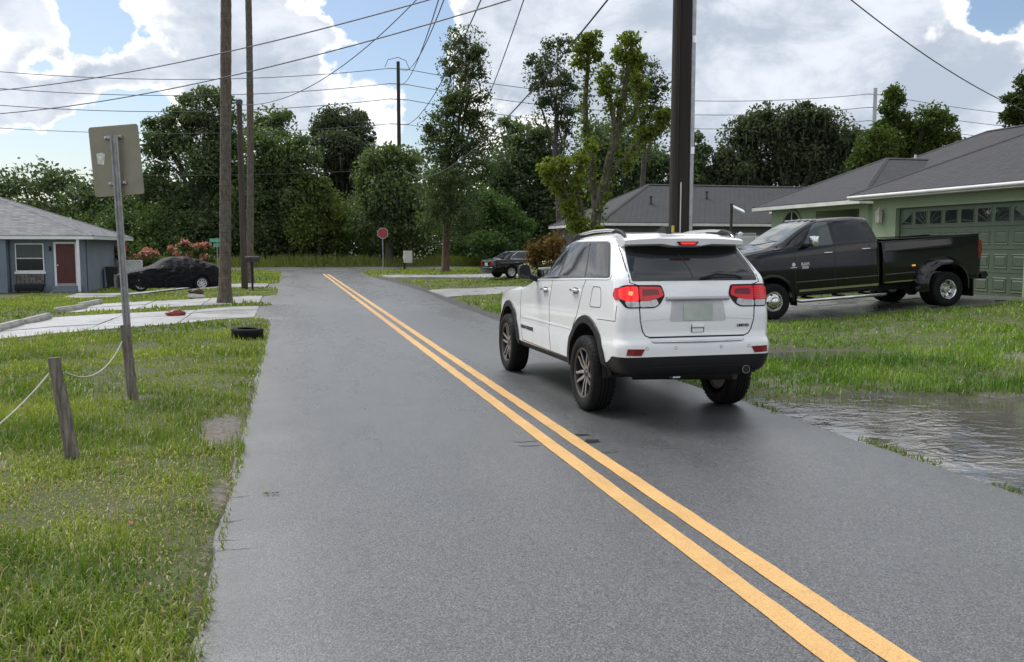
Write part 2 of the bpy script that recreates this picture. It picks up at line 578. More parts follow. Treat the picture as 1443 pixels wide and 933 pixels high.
cols = [L0 - 0.03, L0, L0 + 0.012] + [L0 + (R0 - L0) * t for t in (0.15, 0.3, 0.5, 0.7, 0.85)] + [R0 - 0.05, R0, R0 + 0.05]
zz = [-0.09, -0.006, 0.0] + [0.0] * 5 + [0.0, -0.012, -0.09]
v = np.stack([np.stack([c, Yr, np.full_like(Yr, z)], -1) for c, z in zip(cols, zz)], 1).reshape(-1, 3)
i = np.arange(len(v)).reshape(len(Yr), len(cols))
f = np.stack([i[:-1, :-1], i[:-1, 1:], i[1:, 1:], i[1:, :-1]], -1).reshape(-1, 4)
road = tag(link('road', np_mesh('road', v, f), M_ASPH), kind='structure')
xr = np.arange(-260, 261, 2.0)
v = np.concatenate([[(x, CY0, -0.07), (x, CY0 + 0.1, -0.005), (x, CY1 - 0.1, -0.005), (x, CY1, -0.07)] for x in xr])
i = np.arange(len(v)).reshape(-1, 4)
f = np.stack([i[:-1, :-1], i[1:, :-1], i[1:, 1:], i[:-1, 1:]], -1).reshape(-1, 4)
tag(link('crossing_road', np_mesh('crossing_road', v, f), M_ASPH), kind='structure')
# yellow double line
q = NT('road_paint_yellow')
P_ = q.pos()
pc = q.mix(q.ramp(q.noise(2.2, 6, 0.65, P_), 0.3, 0.7), (0.62, 0.36, 0.12), (0.78, 0.48, 0.18))
pc = q.mix(q.ramp(q.noise(130, 4, 0.7, P_), 0.35, 0.6, 0.55, 0.0), pc, (0.36, 0.21, 0.08))
wear = q.math('ADD', q.ramp(q.noise(60, 5, 0.7, P_), 0.56, 0.78), q.ramp(q.noise(4.0, 5, 0.65, P_), 0.60, 0.82, 0, 0.5))
trk = q.noise(1.1, 4, 0.6, q.mapping(P_, (6.0, 0.4, 1)))
pc = q.mix(q.math('MULTIPLY', wear, 0.75), pc, (0.09, 0.08, 0.07))
pc = q.mix(q.ramp(trk, 0.55, 0.75, 0, 0.35), pc, (0.30, 0.19, 0.09))
q.set(Base_Color=pc, Roughness=0.5)
q.bump(q.noise(150, 4, 0.7, P_), 0.5, 0.006)
def paint(x0, x1, y0, y1, nm):
    Yp = np.arange(y0, y1, 0.1)
    e0 = x0 + (fnoise(Yp, Yp * 0 + x0 * 9, 5.0, 3) - 0.5) * 0.014
    e1 = x1 + (fnoise(Yp, Yp * 0 + x1 * 7 + 4, 5.0, 3) - 0.5) * 0.014
    v = np.stack([np.stack([e0, Yp, np.full_like(Yp, 0.004)], -1), np.stack([e1, Yp, np.full_like(Yp, 0.004)], -1)], 1).reshape(-1, 3)
    i = np.arange(len(v)).reshape(-1, 2)
    f = np.stack([i[:-1, 0], i[:-1, 1], i[1:, 1], i[1:, 0]], -1)
    return link(nm, np_mesh(nm, v, f), q.m, road)
paint(2.105, 2.235, -6, 58.2, 'centre_line')
paint(2.355, 2.485, -6, 58.0, 'centre_line')
# tar spots and scuffs on the lane
M_TAR = mat('tar', (0.010, 0.010, 0.011), 0.5, bump=0.3, bscale=120, spec=0.2)
M_PATCH = asphalt('worn_asphalt', 0.35)
def blot(px, py, rx, ry, m, seed, nm):
    x, y = gnd(px, py)
    rr = random.Random(seed)
    n = 18
    ph = [rr.uniform(0, 6.28) for _ in range(3)]
    vs = [(x + math.cos(a) * rx * k, y + math.sin(a) * ry * k, 0.0035) for a, k in
          [(2 * math.pi * j / n, 1 + 0.25 * math.sin(2 * 2 * math.pi * j / n + ph[0]) + 0.2 * math.sin(5 * 2 * math.pi * j / n + ph[1])) for j in range(n)]]
    me = bpy.data.meshes.new(nm)
    me.from_pydata(vs, [], [tuple(range(n))])
    return link(nm, me, m, road)
for k, b in enumerate([(820, 613, .075, .03), (834, 622, .085, .06), (858, 637, .06, .05), (742, 622, .09, .035), (745, 628, .08, .03)]):
    blot(*b, M_TAR if k < 2 else M_PATCH, 5 + k, 'tar_spot')
pass
def crack(px, py, L, rz, seed):
    rr = random.Random(seed)
    x, y = gnd(px, py)
    up, dn, a = [], [], 0.0
    n = 11
    for k in range(n):
        t = k / (n - 1)
        a += rr.uniform(-.35, .35) * L / n
        w = .0032 * math.sin(math.pi * min(max(t, .06), .94)) * rr.uniform(.5, 1.4)
        cx, cy = (t - .5) * L, a
        for s, lst in ((1, up), (-1, dn)):
            X, Y = cx, cy + s * w
            lst.append((x + X * math.cos(rz) - Y * math.sin(rz), y + X * math.sin(rz) + Y * math.cos(rz), 0.0028))
    me = bpy.data.meshes.new('crack')
    me.from_pydata(up + dn, [], [(k, k + 1, n + k + 1, n + k) for k in range(n - 1)])
    link('crack', me, M_TAR, road)
for k, (px, py, L, rz) in enumerate([(322, 735, .30, .2), (318, 762, .22, -.3), (330, 775, .26, .1), (336, 700, .2, .25)]):
    crack(px, py, L, rz, 40 + k)

# ================================================================== water on the verge
q = NT('rain_water')
P_ = q.pos()
rip = q.math('ADD', q.noise(3.4, 3, 0.55, q.mapping(P_, (1, 1.5, 1), (0, 0, 0.45)), 1.4), q.math('MULTIPLY', q.noise(11.0, 2, 0.5, q.mapping(P_, (1, 2.0, 1), (0, 0, 0.2))), 0.16))
q.set(Base_Color=q.mix(q.ramp(q.noise(0.7, 4, 0.6, P_), 0.35, 0.65), (0.055, 0.050, 0.042), (0.11, 0.10, 0.085)), Roughness=0.015)
q.b.inputs['IOR'].default_value = 1.45
q.b.inputs['Specular IOR Level'].default_value = 1.0
calm = q.ramp(q.noise(0.9, 3, 0.5, P_), 0.38, 0.66, 0.15, 1.0)
q.bump(q.math('MULTIPLY', rip, calm), 0.13, 0.09)
me, _ = grid_mesh('puddle', np.linspace(4.6, 15.5, 30), np.linspace(0.2, 14.2, 30), lambda X, Y: X * 0 - 0.030)
tag(link('puddle_water', me, q.m), kind='structure')

# ================================================================== concrete drives on the left, path on the right
q = NT('old_concrete')
P_ = q.pos()
cc = q.mix(q.ramp(q.noise(1.6, 6, 0.65, P_), 0.3, 0.7), (0.25, 0.245, 0.24), (0.42, 0.415, 0.41))
cc = q.mix(q.ramp(q.noise(0.8, 5, 0.7, q.mapping(P_, (1, 3, 1))), 0.56, 0.72, 0, 0.75), cc, (0.10, 0.095, 0.09))
cc = q.mix(q.ramp(q.noise(45, 5, 0.7, P_), 0.5, 0.8, 0, 0.5), cc, (0.20, 0.19, 0.18))
q.set(Base_Color=cc, Roughness=q.ramp(q.noise(1.1, 4, 0.6, P_), 0.4, 0.6, 0.5, 0.25))
q.b.inputs['Coat Weight'].default_value = 0.8
q.b.inputs['Coat Roughness'].default_value = 0.42
q.bump(q.noise(60, 5, 0.7, P_), 0.25, 0.01)
M_CONC = q.m
q = NT('wet_shaded_concrete')  # wet concrete, with the shade beneath the pickup also put into the colour
P_ = q.pos()
q.set(Base_Color=q.mix(q.ramp(q.noise(1.6, 6, 0.65, P_), 0.3, 0.7), (0.075, 0.073, 0.070), (0.16, 0.155, 0.15)), Roughness=q.ramp(q.noise(1.1, 4, 0.6, P_), 0.4, 0.6, 0.5, 0.2))
q.bump(q.noise(60, 5, 0.7, P_), 0.25, 0.01)
M_CONCD = q.m
def slab_drive(name, A, B, Cc, Dd, nu, nv, lift=0.03, m=None):
    """A,B at the road (near, far), D,C at the inner end; panels parted by open joints"""
    root = bpy.data.objects.new(name, None)
    COL.objects.link(root)
    tag(root, kind='structure')
    A, B, Cc, Dd = [np.array(p, float) for p in (A, B, Cc, Dd)]
    def pt(u, w):
        p = (A * (1 - w) + B * w) * (1 - u) + (Dd * (1 - w) + Cc * w) * u
        return p
    for a in range(nu):
        for b in range(nv):
            g = 0.010
            us = np.linspace((a + g) / nu, (a + 1 - g) / nu, 5)
            ws = np.linspace((b + g) / nv, (b + 1 - g) / nv, 5)
            top = [pt(u, w) for u in us for w in ws]
            tilt = random.Random(a * 7 + b).uniform(-.006, .006)
            vt = [(p[0], p[1], max(float(gz(p[0], p[1])), -0.4) + lift + tilt) for p in top]
            vb = [(x, y, z - 0.12) for x, y, z in vt]
            fs = [(r * 5 + c, r * 5 + c + 1, (r + 1) * 5 + c + 1, (r + 1) * 5 + c) for r in range(4) for c in range(4)]
            ring = [r * 5 for r in range(5)] + [20 + c for c in range(1, 5)] + [r * 5 + 4 for r in range(3, -1, -1)] + [c for c in range(3, 0, -1)]
            fs += [(ring[k], ring[(k + 1) % 16], ring[(k + 1) % 16] + 25, ring[k] + 25) for k in range(16)]
            MB().add(vt + vb, fs).build('slab', m or M_CONC, root, 30)
    return root
slab_drive('driveway', (-0.80, 22.4), (-0.80, 26.7), (-5.6, 23.4), (-5.6, 17.9), 3, 3)
slab_drive('driveway', (-0.86, 28.4), (-0.86, 32.4), (-5.7, 29.0), (-5.6, 25.2), 3, 2)
slab_drive('driveway', (-0.86, 39.2), (-0.86, 43.2), (-9.0, 43.2), (-9.0, 39.6), 4, 2)
slab_drive('driveway', (5.15, 29.8), (5.25, 34.8), (13.5, 37.6), (13.5, 33.4), 3, 2)
slab_drive('driveway', (5.2, 53.2), (5.2, 49.4), (18.0, 45.2), (18.0, 50.2), 3, 2)
slab_drive('driveway', (9.4, 18.0), (9.4, 21.6), (17.36, 22.6), (17.36, 17.4), 3, 2, 0.02, M_CONCD)

# ================================================================== grass
def leaf_material(name, rough=0.45, trans=0.35, spec=0.35):
    q = NT(name)
    c = q.attr('Col')
    q.set(Base_Color=c, Roughness=rough)
    q.b.inputs['Specular IOR Level'].default_value = spec
    t = q.n('ShaderNodeBsdfTranslucent')
    q.l(q.mix(1.0, c, (1.1, 1.25, 0.55), 'MULTIPLY'), t.inputs[0])
    ms = q.n('ShaderNodeMixShader')
    ms.inputs[0].default_value = trans
    q.l(q.b.outputs[0], ms.inputs[1]); q.l(t.outputs[0], ms.inputs[2])
    q.l(ms.outputs[0], q.out.inputs[0])
    return q.m
M_GRASS = leaf_material('grass_blade', 0.42, 0.3)
G1, G2, G3 = np.array((0.105, 0.180, 0.018)), np.array((0.305, 0.365, 0.045)), np.array((0.430, 0.360, 0.170))
def grass(rects, seed, hmin, hmax, wid, zf=gz, keep=None, tone=1.0, dry=0.1, flat=0.62):
    rg = np.random.RandomState(seed)
    P = []
    for x0, x1, y0, y1, den in rects:
        n = int((x1 - x0) * (y1 - y0) * den)
        P.append(np.stack([rg.uniform(x0, x1, n), rg.uniform(y0, y1, n)], 1))
    P = np.concatenate(P)
    X, Y = P[:, 0], P[:, 1]
    b = np.maximum(bare(X, Y), wetdirt(X, Y) * 0.9)
    clump = fnoise(X, Y, 3.2, 3)
    ok = (rg.rand(len(X)) > b * 1.15) & ~in_road(X, Y, -0.04) & (rg.rand(len(X)) < 0.30 + 1.5 * np.clip(clump - 0.25, 0, 1))
    ok &= (puddle_depth(X, Y) < 0.12 + 0.1 * rg.rand(len(X))) | ((puddle_depth(X, Y) < 0.75) & (fnoise(X, Y, 2.7, 3) > 0.60))
    if keep is not None:
        ok &= keep(X, Y)
    X, Y, clump = X[ok], Y[ok], clump[ok]
    n = len(X)
    Z = zf(X, Y) - 0.008
    tall = fnoise(X + 50, Y, 0.8, 3)
    h = (hmin + (hmax - hmin) * rg.rand(n) ** 1.6) * (0.30 + 1.45 * np.clip(tall * 1.5 - 0.25, 0, 1)) * (0.7 + 0.6 * clump)
    az = rg.uniform(0, 2 * math.pi, n)
    lean = np.clip(rg.normal(flat, 0.35, n), 0.0, 1.7)
    dx, dy = np.cos(az), np.sin(az)
    w = wid * rg.uniform(0.6, 1.3, n)
    sx, sy = -dy * w * 0.5, dx * w * 0.5
    m = h * 0.55
    mx, my = X + dx * m * np.sin(lean * .5), Y + dy * m * np.sin(lean * .5)
    mz = Z + m * np.cos(lean * .5)
    l2 = np.clip(lean * 1.45, 0, 2.3)
    tx, ty, tz = mx + dx * (h - m) * np.sin(l2), my + dy * (h - m) * np.sin(l2), mz + (h - m) * np.cos(l2)
    V = np.empty((n, 5, 3))
    V[:, 0] = np.stack([X - sx, Y - sy, Z], 1); V[:, 1] = np.stack([X + sx, Y + sy, Z], 1)
    V[:, 2] = np.stack([mx + sx * .85, my + sy * .85, mz], 1); V[:, 3] = np.stack([mx - sx * .85, my - sy * .85, mz], 1)
    V[:, 4] = np.stack([tx, ty, tz], 1)
    k = np.arange(n)[:, None] * 5
    F = np.concatenate([k + np.array([0, 1, 2]), k + np.array([0, 2, 3]), k + np.array([3, 2, 4])])
    t = np.clip(rg.rand(n) * 0.55 + (fnoise(X, Y, 0.8, 3) - 0.40) * 2.0, 0, 1)[:, None]
    c = G1 * (1 - t) + G2 * t
    d = (rg.rand(n) < dry * (0.5 + 2.0 * np.clip(0.55 - tall, 0, 1)))[:, None]
    c = np.where(d, G3 * rg.uniform(0.6, 1.1, (n, 1)), c) * rg.uniform(0.75, 1.2, (n, 1)) * np.asarray(tone)
    return V.reshape(-1, 3), F, np.repeat(c, 5, 0)
def stuff_grass(name, label, parts):
    o, V, F, Cc = 0, [], [], []
    for v, f, c in parts:
        V.append(v); F.append(f + o); Cc.append(c); o += len(v)
    me = np_mesh(name, np.concatenate(V), np.concatenate(F), np.concatenate(Cc), sm=False)
    return tag(link(name, me, M_GRASS), label, 'grass', kind='stuff')
def off_drive(X, Y):
    def quad(A, B, Cc, Dd):
        m = np.ones(len(X), bool)
        Q = [A, B, Cc, Dd]
        s = []
        for k in range(4):
            a, b = Q[k], Q[(k + 1) % 4]
            s.append((b[0] - a[0]) * (Y - a[1]) - (b[1] - a[1]) * (X - a[0]))
        s = np.array(s)
        return (s > 0).all(0) | (s < 0).all(0)
    bad = quad((-0.7, 22.4), (-0.7, 26.7), (-5.6, 23.4), (-5.6, 17.9)) | quad((-0.7, 28.4), (-0.7, 32.4), (-5.7, 29.0), (-5.6, 25.2))
    bad |= quad((-0.7, 39.2), (-0.7, 43.2), (-9.0, 43.2), (-9.0, 39.6)) | quad((5.0, 29.8), (5.0, 34.8), (13.5, 37.6), (13.5, 33.4))
    bad |= quad((5.0, 53.2), (5.0, 49.4), (18.0, 45.2), (18.0, 50.2)) | quad((9.4, 18.15), (9.4, 21.4), (17.36, 22.6), (17.36, 17.5))
    bad |= (X > 17.2) & (Y > 9) & (Y < 40)
    bad |= (X < -8.6) & (Y > 43.5) & (Y < 62)
    return ~bad
stuff_grass('lawn_grass', 'short green and straw-flecked lawn grass on the verge by the two rope posts',
    [grass([(-3.4, RL + .06, 2.6, 6.2, 5400)], 1, .03, .115, .0068, dry=.2), grass([(-3.4, RL + .04, 2.6, 8.0, 2600)], 51, .04, .10, .0085, dry=.55, flat=1.25), grass([(-5.5, RL + .06, 6.2, 11, 3200)], 2, .03, .11, .0085, dry=.2),
     grass([(-8.5, RL + .1, 11, 19, 800)], 3, .05, .12, .015, off_drive and gz, off_drive), grass([(-11, RL + .1, 19, 45, 150)], 4, .06, .12, .034, gz, off_drive),
     grass([(-14, -.4, 45, 69, 60)], 5, .08, .15, .06, gz, off_drive)])
stuff_grass('lawn_grass', 'bright green wet lawn grass between the puddle and the black pickup',
    [grass([(4.7, 13.5, 8.2, 13, 1100)], 11, .05, .15, .012, gz, off_drive, (0.74, 0.92, 0.85), .05), grass([(4.8, 18, 13, 24, 420)], 12, .05, .13, .019, gz, off_drive, (0.74, 0.92, 0.85), .05)])
stuff_grass('lawn_grass', 'clipped lawn grass beside the side drives and the planting bed',
    [grass([(4.7, 22, 24, 44, 90)], 13, .06, .13, .038, gz, off_drive), grass([(4.7, 30, 44, 69, 45)], 14, .07, .15, .065, gz, off_drive)])
def tuft_keep(X, Y):
    d = X - edge_r(Y)
    return (np.abs(d - 0.03) < 0.06) & (fnoise(X * 0, Y, 3.0, 3) > 0.56)
def edge_tufts(seed, n):
    rg = np.random.RandomState(seed)
    Y = rg.uniform(3.5, 9.2, n)
    X = edge_r(Y) + rg.normal(0.05, 0.035, n)
    k = fnoise(Y * 0, Y, 3.1, 3) > 0.57
    X, Y = X[k], Y[k]
    n = len(X)
    h = rg.uniform(.012, .055, n); az = rg.uniform(0, 6.28, n); w = .006
    dx, dy = np.cos(az), np.sin(az)
    V = np.stack([np.stack([X - dy * w, Y + dx * w, X * 0 - .02], 1), np.stack([X + dy * w, Y - dx * w, X * 0 - .02], 1), np.stack([X + dx * h * .8, Y + dy * h * .8, h * .8], 1)], 1)
    F = np.arange(n * 3).reshape(n, 3)
    c = np.repeat((G1 * .8 + G2 * .2)[None] * rg.uniform(.5, 1, (n, 1)), 3, 0)
    return V.reshape(-1, 3), F, c
stuff_grass('weeds', 'low weeds growing along the flooded edge of the asphalt', [edge_tufts(4, 900)])
def verge(seed, n, y0, y1, h0, h1, x0, x1, w):
    rg = np.random.RandomState(seed)
    X, Y = rg.uniform(x0, x1, n), rg.uniform(y0, y1, n)
    h = rg.uniform(h0, h1, n) * (0.5 + fnoise(X, Y, .35, 3)); az = rg.uniform(0, 6.28, n)
    dx, dy = np.cos(az), np.sin(az)
    w = w * rg.uniform(.6, 1.3, n)
    V = np.stack([np.stack([X - w, Y, X * 0], 1), np.stack([X + w, Y, X * 0], 1), np.stack([X + dx * h * .35, Y + dy * h * .35, h], 1)], 1)
    t = rg.rand(n, 1)
    c = (np.array((.10, .13, .02)) * (1 - t) + np.array((.20, .22, .05)) * t)
    return V.reshape(-1, 3), np.arange(n * 3).reshape(n, 3), np.repeat(c, 3, 0)
stuff_grass('tall_grass', 'uncut tall grass along the far side of the crossing road', [verge(8, 22000, 79.2, 83.5, .35, 1.1, -55, 62, .05), verge(9, 9000, 78.9, 79.8, .1, .3, -55, 62, .05)])
# ================================================================== trees
M_LEAF = leaf_material('tree_leaf', 0.5, 0.42, 0.3)
M_MOSS = leaf_material('hanging_moss', 0.8, 0.3, 0.1)
def bark_mat(name, a, b, sc=9.0):
    q = NT(name)
    c = q.co()
    n = q.noise(sc, 6, 0.65, q.mapping(c, (1, 1, 0.22)))
    q.set(Base_Color=q.mix(q.ramp(n, 0.32, 0.68), a, b), Roughness=0.9)
    q.bump(n, 0.8, 0.04)
    return q.m
M_BARK = bark_mat('grey_bark', (0.030, 0.026, 0.022), (0.12, 0.105, 0.088))
M_BARK2 = bark_mat('brown_bark', (0.045, 0.026, 0.018), (0.17, 0.105, 0.072))
def leaf_faces(pts, out, size, rg, up=0.35, outw=0.5, droop=0.0, aspect=0.55):
    n = len(pts)
    nrm = rg.normal(size=(n, 3)) + out * outw + np.array([0, 0, up])
    nrm /= np.linalg.norm(nrm, axis=1)[:, None]
    t = rg.normal(size=(n, 3)) + np.array([0, 0, -droop])
    t -= nrm * (t * nrm).sum(1)[:, None]
    t /= np.linalg.norm(t, axis=1)[:, None] + 1e-9
    b = np.cross(nrm, t)
    s = (size * rg.uniform(0.55, 1.35, n))[:, None]
    V = np.empty((n, 4, 3))
    V[:, 0] = pts - t * s; V[:, 2] = pts + t * s
    V[:, 1] = pts + b * s * aspect + t * s * .15; V[:, 3] = pts - b * s * aspect + t * s * .15
    return V.reshape(-1, 3), np.arange(n * 4).reshape(n, 4)
def crown_points(blobs, n, rg, sub=9, subr=(0.30, 0.5)):
    """blobs: centre + radii. every blob is broken into smaller tufts so that outline and inside stay uneven"""
    B = np.array([b[:6] for b in blobs], float)
    vol = (B[:, 3] * B[:, 4] * B[:, 5]) ** (2 / 3.)
    cs, rs, ws = [], [], []
    for b, w in zip(B, vol):
        k = max(5, int(sub * (w / vol.mean()) ** .5))
        d = rg.normal(size=(k, 3)); d /= np.linalg.norm(d, axis=1)[:, None]
        rad = rg.uniform(0.35, 0.92, (k, 1))
        c = b[:3] + d * rad * b[3:6]
        r = (b[3:6].mean() * rg.uniform(*subr, k))[:, None] * np.array([1.2, 1.2, 0.75])
        cs.append(c); rs.append(r); ws.append(np.full(k, w / k) * rg.uniform(.6, 1.4, k))
    cs, rs, ws = np.concatenate(cs), np.concatenate(rs), np.concatenate(ws)
    idx = rg.choice(len(cs), n, p=ws / ws.sum())
    d = rg.normal(size=(n, 3)); d /= np.linalg.norm(d, axis=1)[:, None]
    u = rg.rand(n, 1) ** (1 / 2.4)
    P = cs[idx] + d * u * rs[idx] * (1 + rg.normal(0, .10, (n, 1)))
    # loose sprays between the tufts
    k = rg.rand(n) < .38
    bi = rg.choice(len(B), n, p=vol / vol.sum())
    dd = rg.normal(size=(n, 3)); dd /= np.linalg.norm(dd, axis=1)[:, None]
    Q = B[bi, :3] + dd * rg.rand(n, 1) ** (1 / 2.) * 1.12 * B[bi, 3:6]
    P = np.where(k[:, None], Q, P)
    return P, d, cs, idx
def limb(mb, a, b, r0, r1, rg, n=7, sag=0.12):
    a, b = np.array(a, float), np.array(b, float)
    L = np.linalg.norm(b - a)
    off = rg.normal(0, sag * L * .5, 3); off[2] += sag * L * .5
    pts = [a * (1 - t) + b * t + off * 4 * t * (1 - t) * .5 + rg.normal(0, .012 * L, 3) * (0 < t < 1) for t in np.linspace(0, 1, n)]
    mb.tube(pts, list(np.linspace(r0, r1, n)), 7)
    return pts
def tree(name, label, base, blobs, trunk_r, nleaf, size, colA, colB, seed, group=None, lean=(0, 0), fork=0.45, bark=None, moss=0, sub=9, stems=None, subr=(0.30, 0.5), droop=0.0):
    rg = np.random.RandomState(seed)
    bx, by = base
    z0 = float(gz(bx, by)) - 0.05
    root = thing(name, label, 'tree', (bx, by, z0), 0, group)
    o = np.array([bx, by, z0])
    B = [np.concatenate([np.array(b[:3]) - o, b[3:6]]) for b in blobs]
    top = max(b[2] + b[5] for b in B)
    low = min(b[2] - b[5] for b in B)
    mb = MB()
    cen = np.mean([b[:3] for b in B], axis=0)
    hf = max(low, top * 0.12) + (top - low) * 0.12 if fork is None else top * fork
    tp = np.array([cen[0] * .4 + lean[0], cen[1] * .4 + lean[1], hf])
    T = [np.array([0, 0, 0]), np.array([0.02, 0, 0.35]), tp * .35 + rg.normal(0, .08, 3), tp * .7 + rg.normal(0, .1, 3), tp]
    mb.tube(T, [trunk_r * 1.55, trunk_r * 1.08, trunk_r * .95, trunk_r * .82, trunk_r * .7], 10)
    pts, out, cs, idx = crown_points(B, nleaf, rg, sub, subr)
    for b in B:
        s = T[3] * rg.uniform(.2, 1) + T[4] * 0
        s = T[2] + (T[4] - T[2]) * rg.uniform(.3, 1)
        L = limb(mb, s, b[:3] + np.array([0, 0, b[5] * .3]), trunk_r * .42, trunk_r * .10, rg)
        near = cs[np.argsort(((cs - b[:3]) ** 2).sum(1))[:6]]
        for c in near:
            limb(mb, L[rg.randint(2, 6)], c, trunk_r * .16, trunk_r * .035, rg, 5)
    mb.build('trunk', bark or M_BARK, root, 60)
    V, F = leaf_faces(pts, out, size, rg, droop=droop)
    tcl = rg.rand(len(cs))[idx]
    t = np.clip(0.55 * tcl + 0.55 * rg.rand(nleaf) - .05, 0, 1)[:, None]
    c = np.array(colA) * (1 - t) + np.array(colB) * t
    link('crown', np_mesh('crown', V, F, np.repeat(c, 4, 0), sm=False), M_LEAF, root)
    if moss:
        k = rg.choice(nleaf, moss)
        p = pts[k] - np.array([0, 0, 1.0]) * rg.uniform(.0, .5, (moss, 1))
        L = rg.uniform(.5, 1.5, (moss, 1)); w = rg.uniform(.04, .11, (moss, 1)); az = rg.uniform(0, 6.28, moss)
        d = np.stack([np.cos(az), np.sin(az), az * 0], 1) * w
        z = np.array([0, 0, -1.0])
        V = np.stack([p - d, p + d, p + d * .7 + z * L * .6, p + z * L], 1).reshape(-1, 3)
        c = np.array((.10, .105, .085))[None] * rg.uniform(.6, 1.2, (moss, 1))
        tag(link('hanging_moss', np_mesh('hanging_moss', V, np.arange(moss * 4).reshape(-1, 4), np.repeat(c, 4, 0), sm=False), M_MOSS, root), kind='stuff')
    return root
def pblob(px, py, rx, ry, Z, dz=0.0, depth=0.85):
    """a clump of crown seen at (px,py), px radii rx, ry, standing Z metres away"""
    c = at(px, py, Z + dz)
    k = (Z + dz) / FPX
    return (c[0], c[1], c[2], rx * k, (rx * .6 + ry * .4) * k * depth, ry * k)
def foot(px, Z):
    p = at(px, 348, Z)
    return (p[0], p[1])
DK1, DK2 = (0.060, 0.090, 0.044), (0.145, 0.190, 0.094)
MD1, MD2 = (0.068, 0.112, 0.042), (0.172, 0.226, 0.088)
LT1, LT2 = (0.085, 0.135, 0.020), (0.195, 0.235, 0.045)
GWOOD = 'trees along the far side of the crossing road'
def T(name, label, px, Z, bl, tr, n, size, ca, cb, seed, **k):
    rr = random.Random(seed)
    blobs = [pblob(b[0], b[1], b[2] * 1.12, b[3] * 1.15, Z, rr.uniform(-1.5, 1.5)) for b in bl]
    return tree(name, label, foot(px, Z), blobs, tr, int(n * 2.7), size * .60, ca, cb, seed, **k)
T('oak_tree', 'broad dark oak with ragged open crown rising behind the nearer palm trunk', 290, 86,
  [(295, 150, 34, 24), (262, 178, 34, 24), (320, 190, 34, 34), (232, 208, 36, 26), (290, 225, 45, 34), (222, 262, 30, 30), (330, 260, 44, 40), (265, 290, 40, 34), (215, 175, 14, 10), (240, 330, 40, 25), (305, 320, 44, 36)],
  .55, 15000, .30, DK1, DK2, 21, group=GWOOD, sub=10)
T('oak_tree', 'dense dark green tree crowding the right side of the palm trunks', 390, 84,
  [(385, 175, 26, 22), (372, 215, 36, 30), (412, 225, 34, 32), (395, 265, 46, 36), (360, 290, 36, 40), (430, 285, 34, 40), (400, 330, 50, 34), (448, 325, 26, 36)],
  .5, 14000, .30, DK1, MD2, 22, group=GWOOD)
T('moss_draped_tree', 'round-topped dark tree hung with grey moss left of the line pole', 482, 92,
  [(480, 172, 34, 20), (462, 190, 24, 22), (503, 188, 22, 22), (482, 212, 38, 26), (470, 245, 24, 24), (502, 240, 22, 26)],
  .4, 8500, .30, (.042, .058, .038), (.098, .120, .078), 23, group=GWOOD, moss=900, fork=.5)
T('young_tree', 'lighter green leafy tree below the moss-draped crown', 448, 82,
  [(440, 268, 24, 24), (462, 300, 26, 30), (430, 320, 24, 28), (470, 335, 26, 24)], .22, 5000, .26, MD1, LT2, 24, group=GWOOD)
T('wood_tree', 'mid green tree growing round the foot of the tall line pole', 548, 81,
  [(540, 225, 28, 20), (570, 232, 28, 22), (525, 250, 26, 26), (560, 268, 40, 30), (530, 300, 34, 34), (575, 315, 36, 36)], .4, 9500, .30, DK1, MD2, 25, group=GWOOD, moss=250)
T('wood_tree', 'wide dark tree filling the gap right of the tall roadside tree', 735, 88,
  [(720, 195, 26, 24), (752, 190, 30, 22), (735, 230, 44, 30), (770, 225, 34, 30), (715, 265, 34, 30), (762, 270, 44, 36), (730, 318, 40, 36), (780, 305, 34, 34)], .5, 12500, .30, DK1, DK2, 26, group=GWOOD, moss=300)
T('wood_tree', 'bushy bright green tree low beside the black sedan', 690, 80,
  [(690, 300, 34, 26), (715, 325, 30, 28), (668, 330, 26, 28), (700, 345, 40, 22)], .25, 6500, .26, MD1, (.085, .15, .04), 27, group=GWOOD)
T('roadside_tree', 'tall slender tree with airy crown and brown trunk on the corner lawn', 627, 60,
  [(655, 62, 28, 22), (668, 92, 22, 24), (640, 95, 22, 22), (655, 130, 32, 24), (640, 160, 30, 24), (672, 165, 24, 24), (612, 178, 20, 20), (655, 200, 38, 26), (620, 215, 30, 26), (668, 235, 32, 30), (632, 260, 38, 32), (610, 300, 24, 32), (655, 305, 30, 34)],
  .25, 9000, .17, (.042, .066, .030), (.130, .165, .075), 28, bark=M_BARK2, fork=.55, subr=(.22, .40), sub=11)
T('grey_green_tree', 'thin grey-green tree leaning left behind the vine-hung tree', 790, 62,
  [(785, 70, 22, 20), (762, 100, 24, 20), (790, 112, 24, 24), (772, 140, 22, 24), (752, 120, 12, 14), (800, 165, 22, 26)], .20, 2700, .17, (.040, .060, .030), (.11, .135, .068), 29, fork=.7, subr=(.2, .36))
T('grey_green_tree', 'thin grey-green crown showing right of the vine-hung tree', 905, 62,
  [(905, 100, 24, 20), (925, 125, 20, 24), (900, 145, 24, 24), (928, 165, 16, 20), (880, 120, 18, 20), (905, 180, 26, 22)], .20, 2700, .17, (.040, .060, .030), (.11, .135, .068), 30, fork=.7, subr=(.2, .36))
T('wood_tree', 'dark tree behind the big utility pole and grey roof', 870, 86,
  [(850, 205, 40, 34), (890, 230, 40, 36), (925, 240, 34, 34), (830, 255, 36, 36), (880, 280, 50, 30), (975, 225, 22, 34), (985, 255, 30, 26), (940, 275, 40, 24)], .5, 12000, .30, DK1, DK2, 31, group=GWOOD, moss=400)
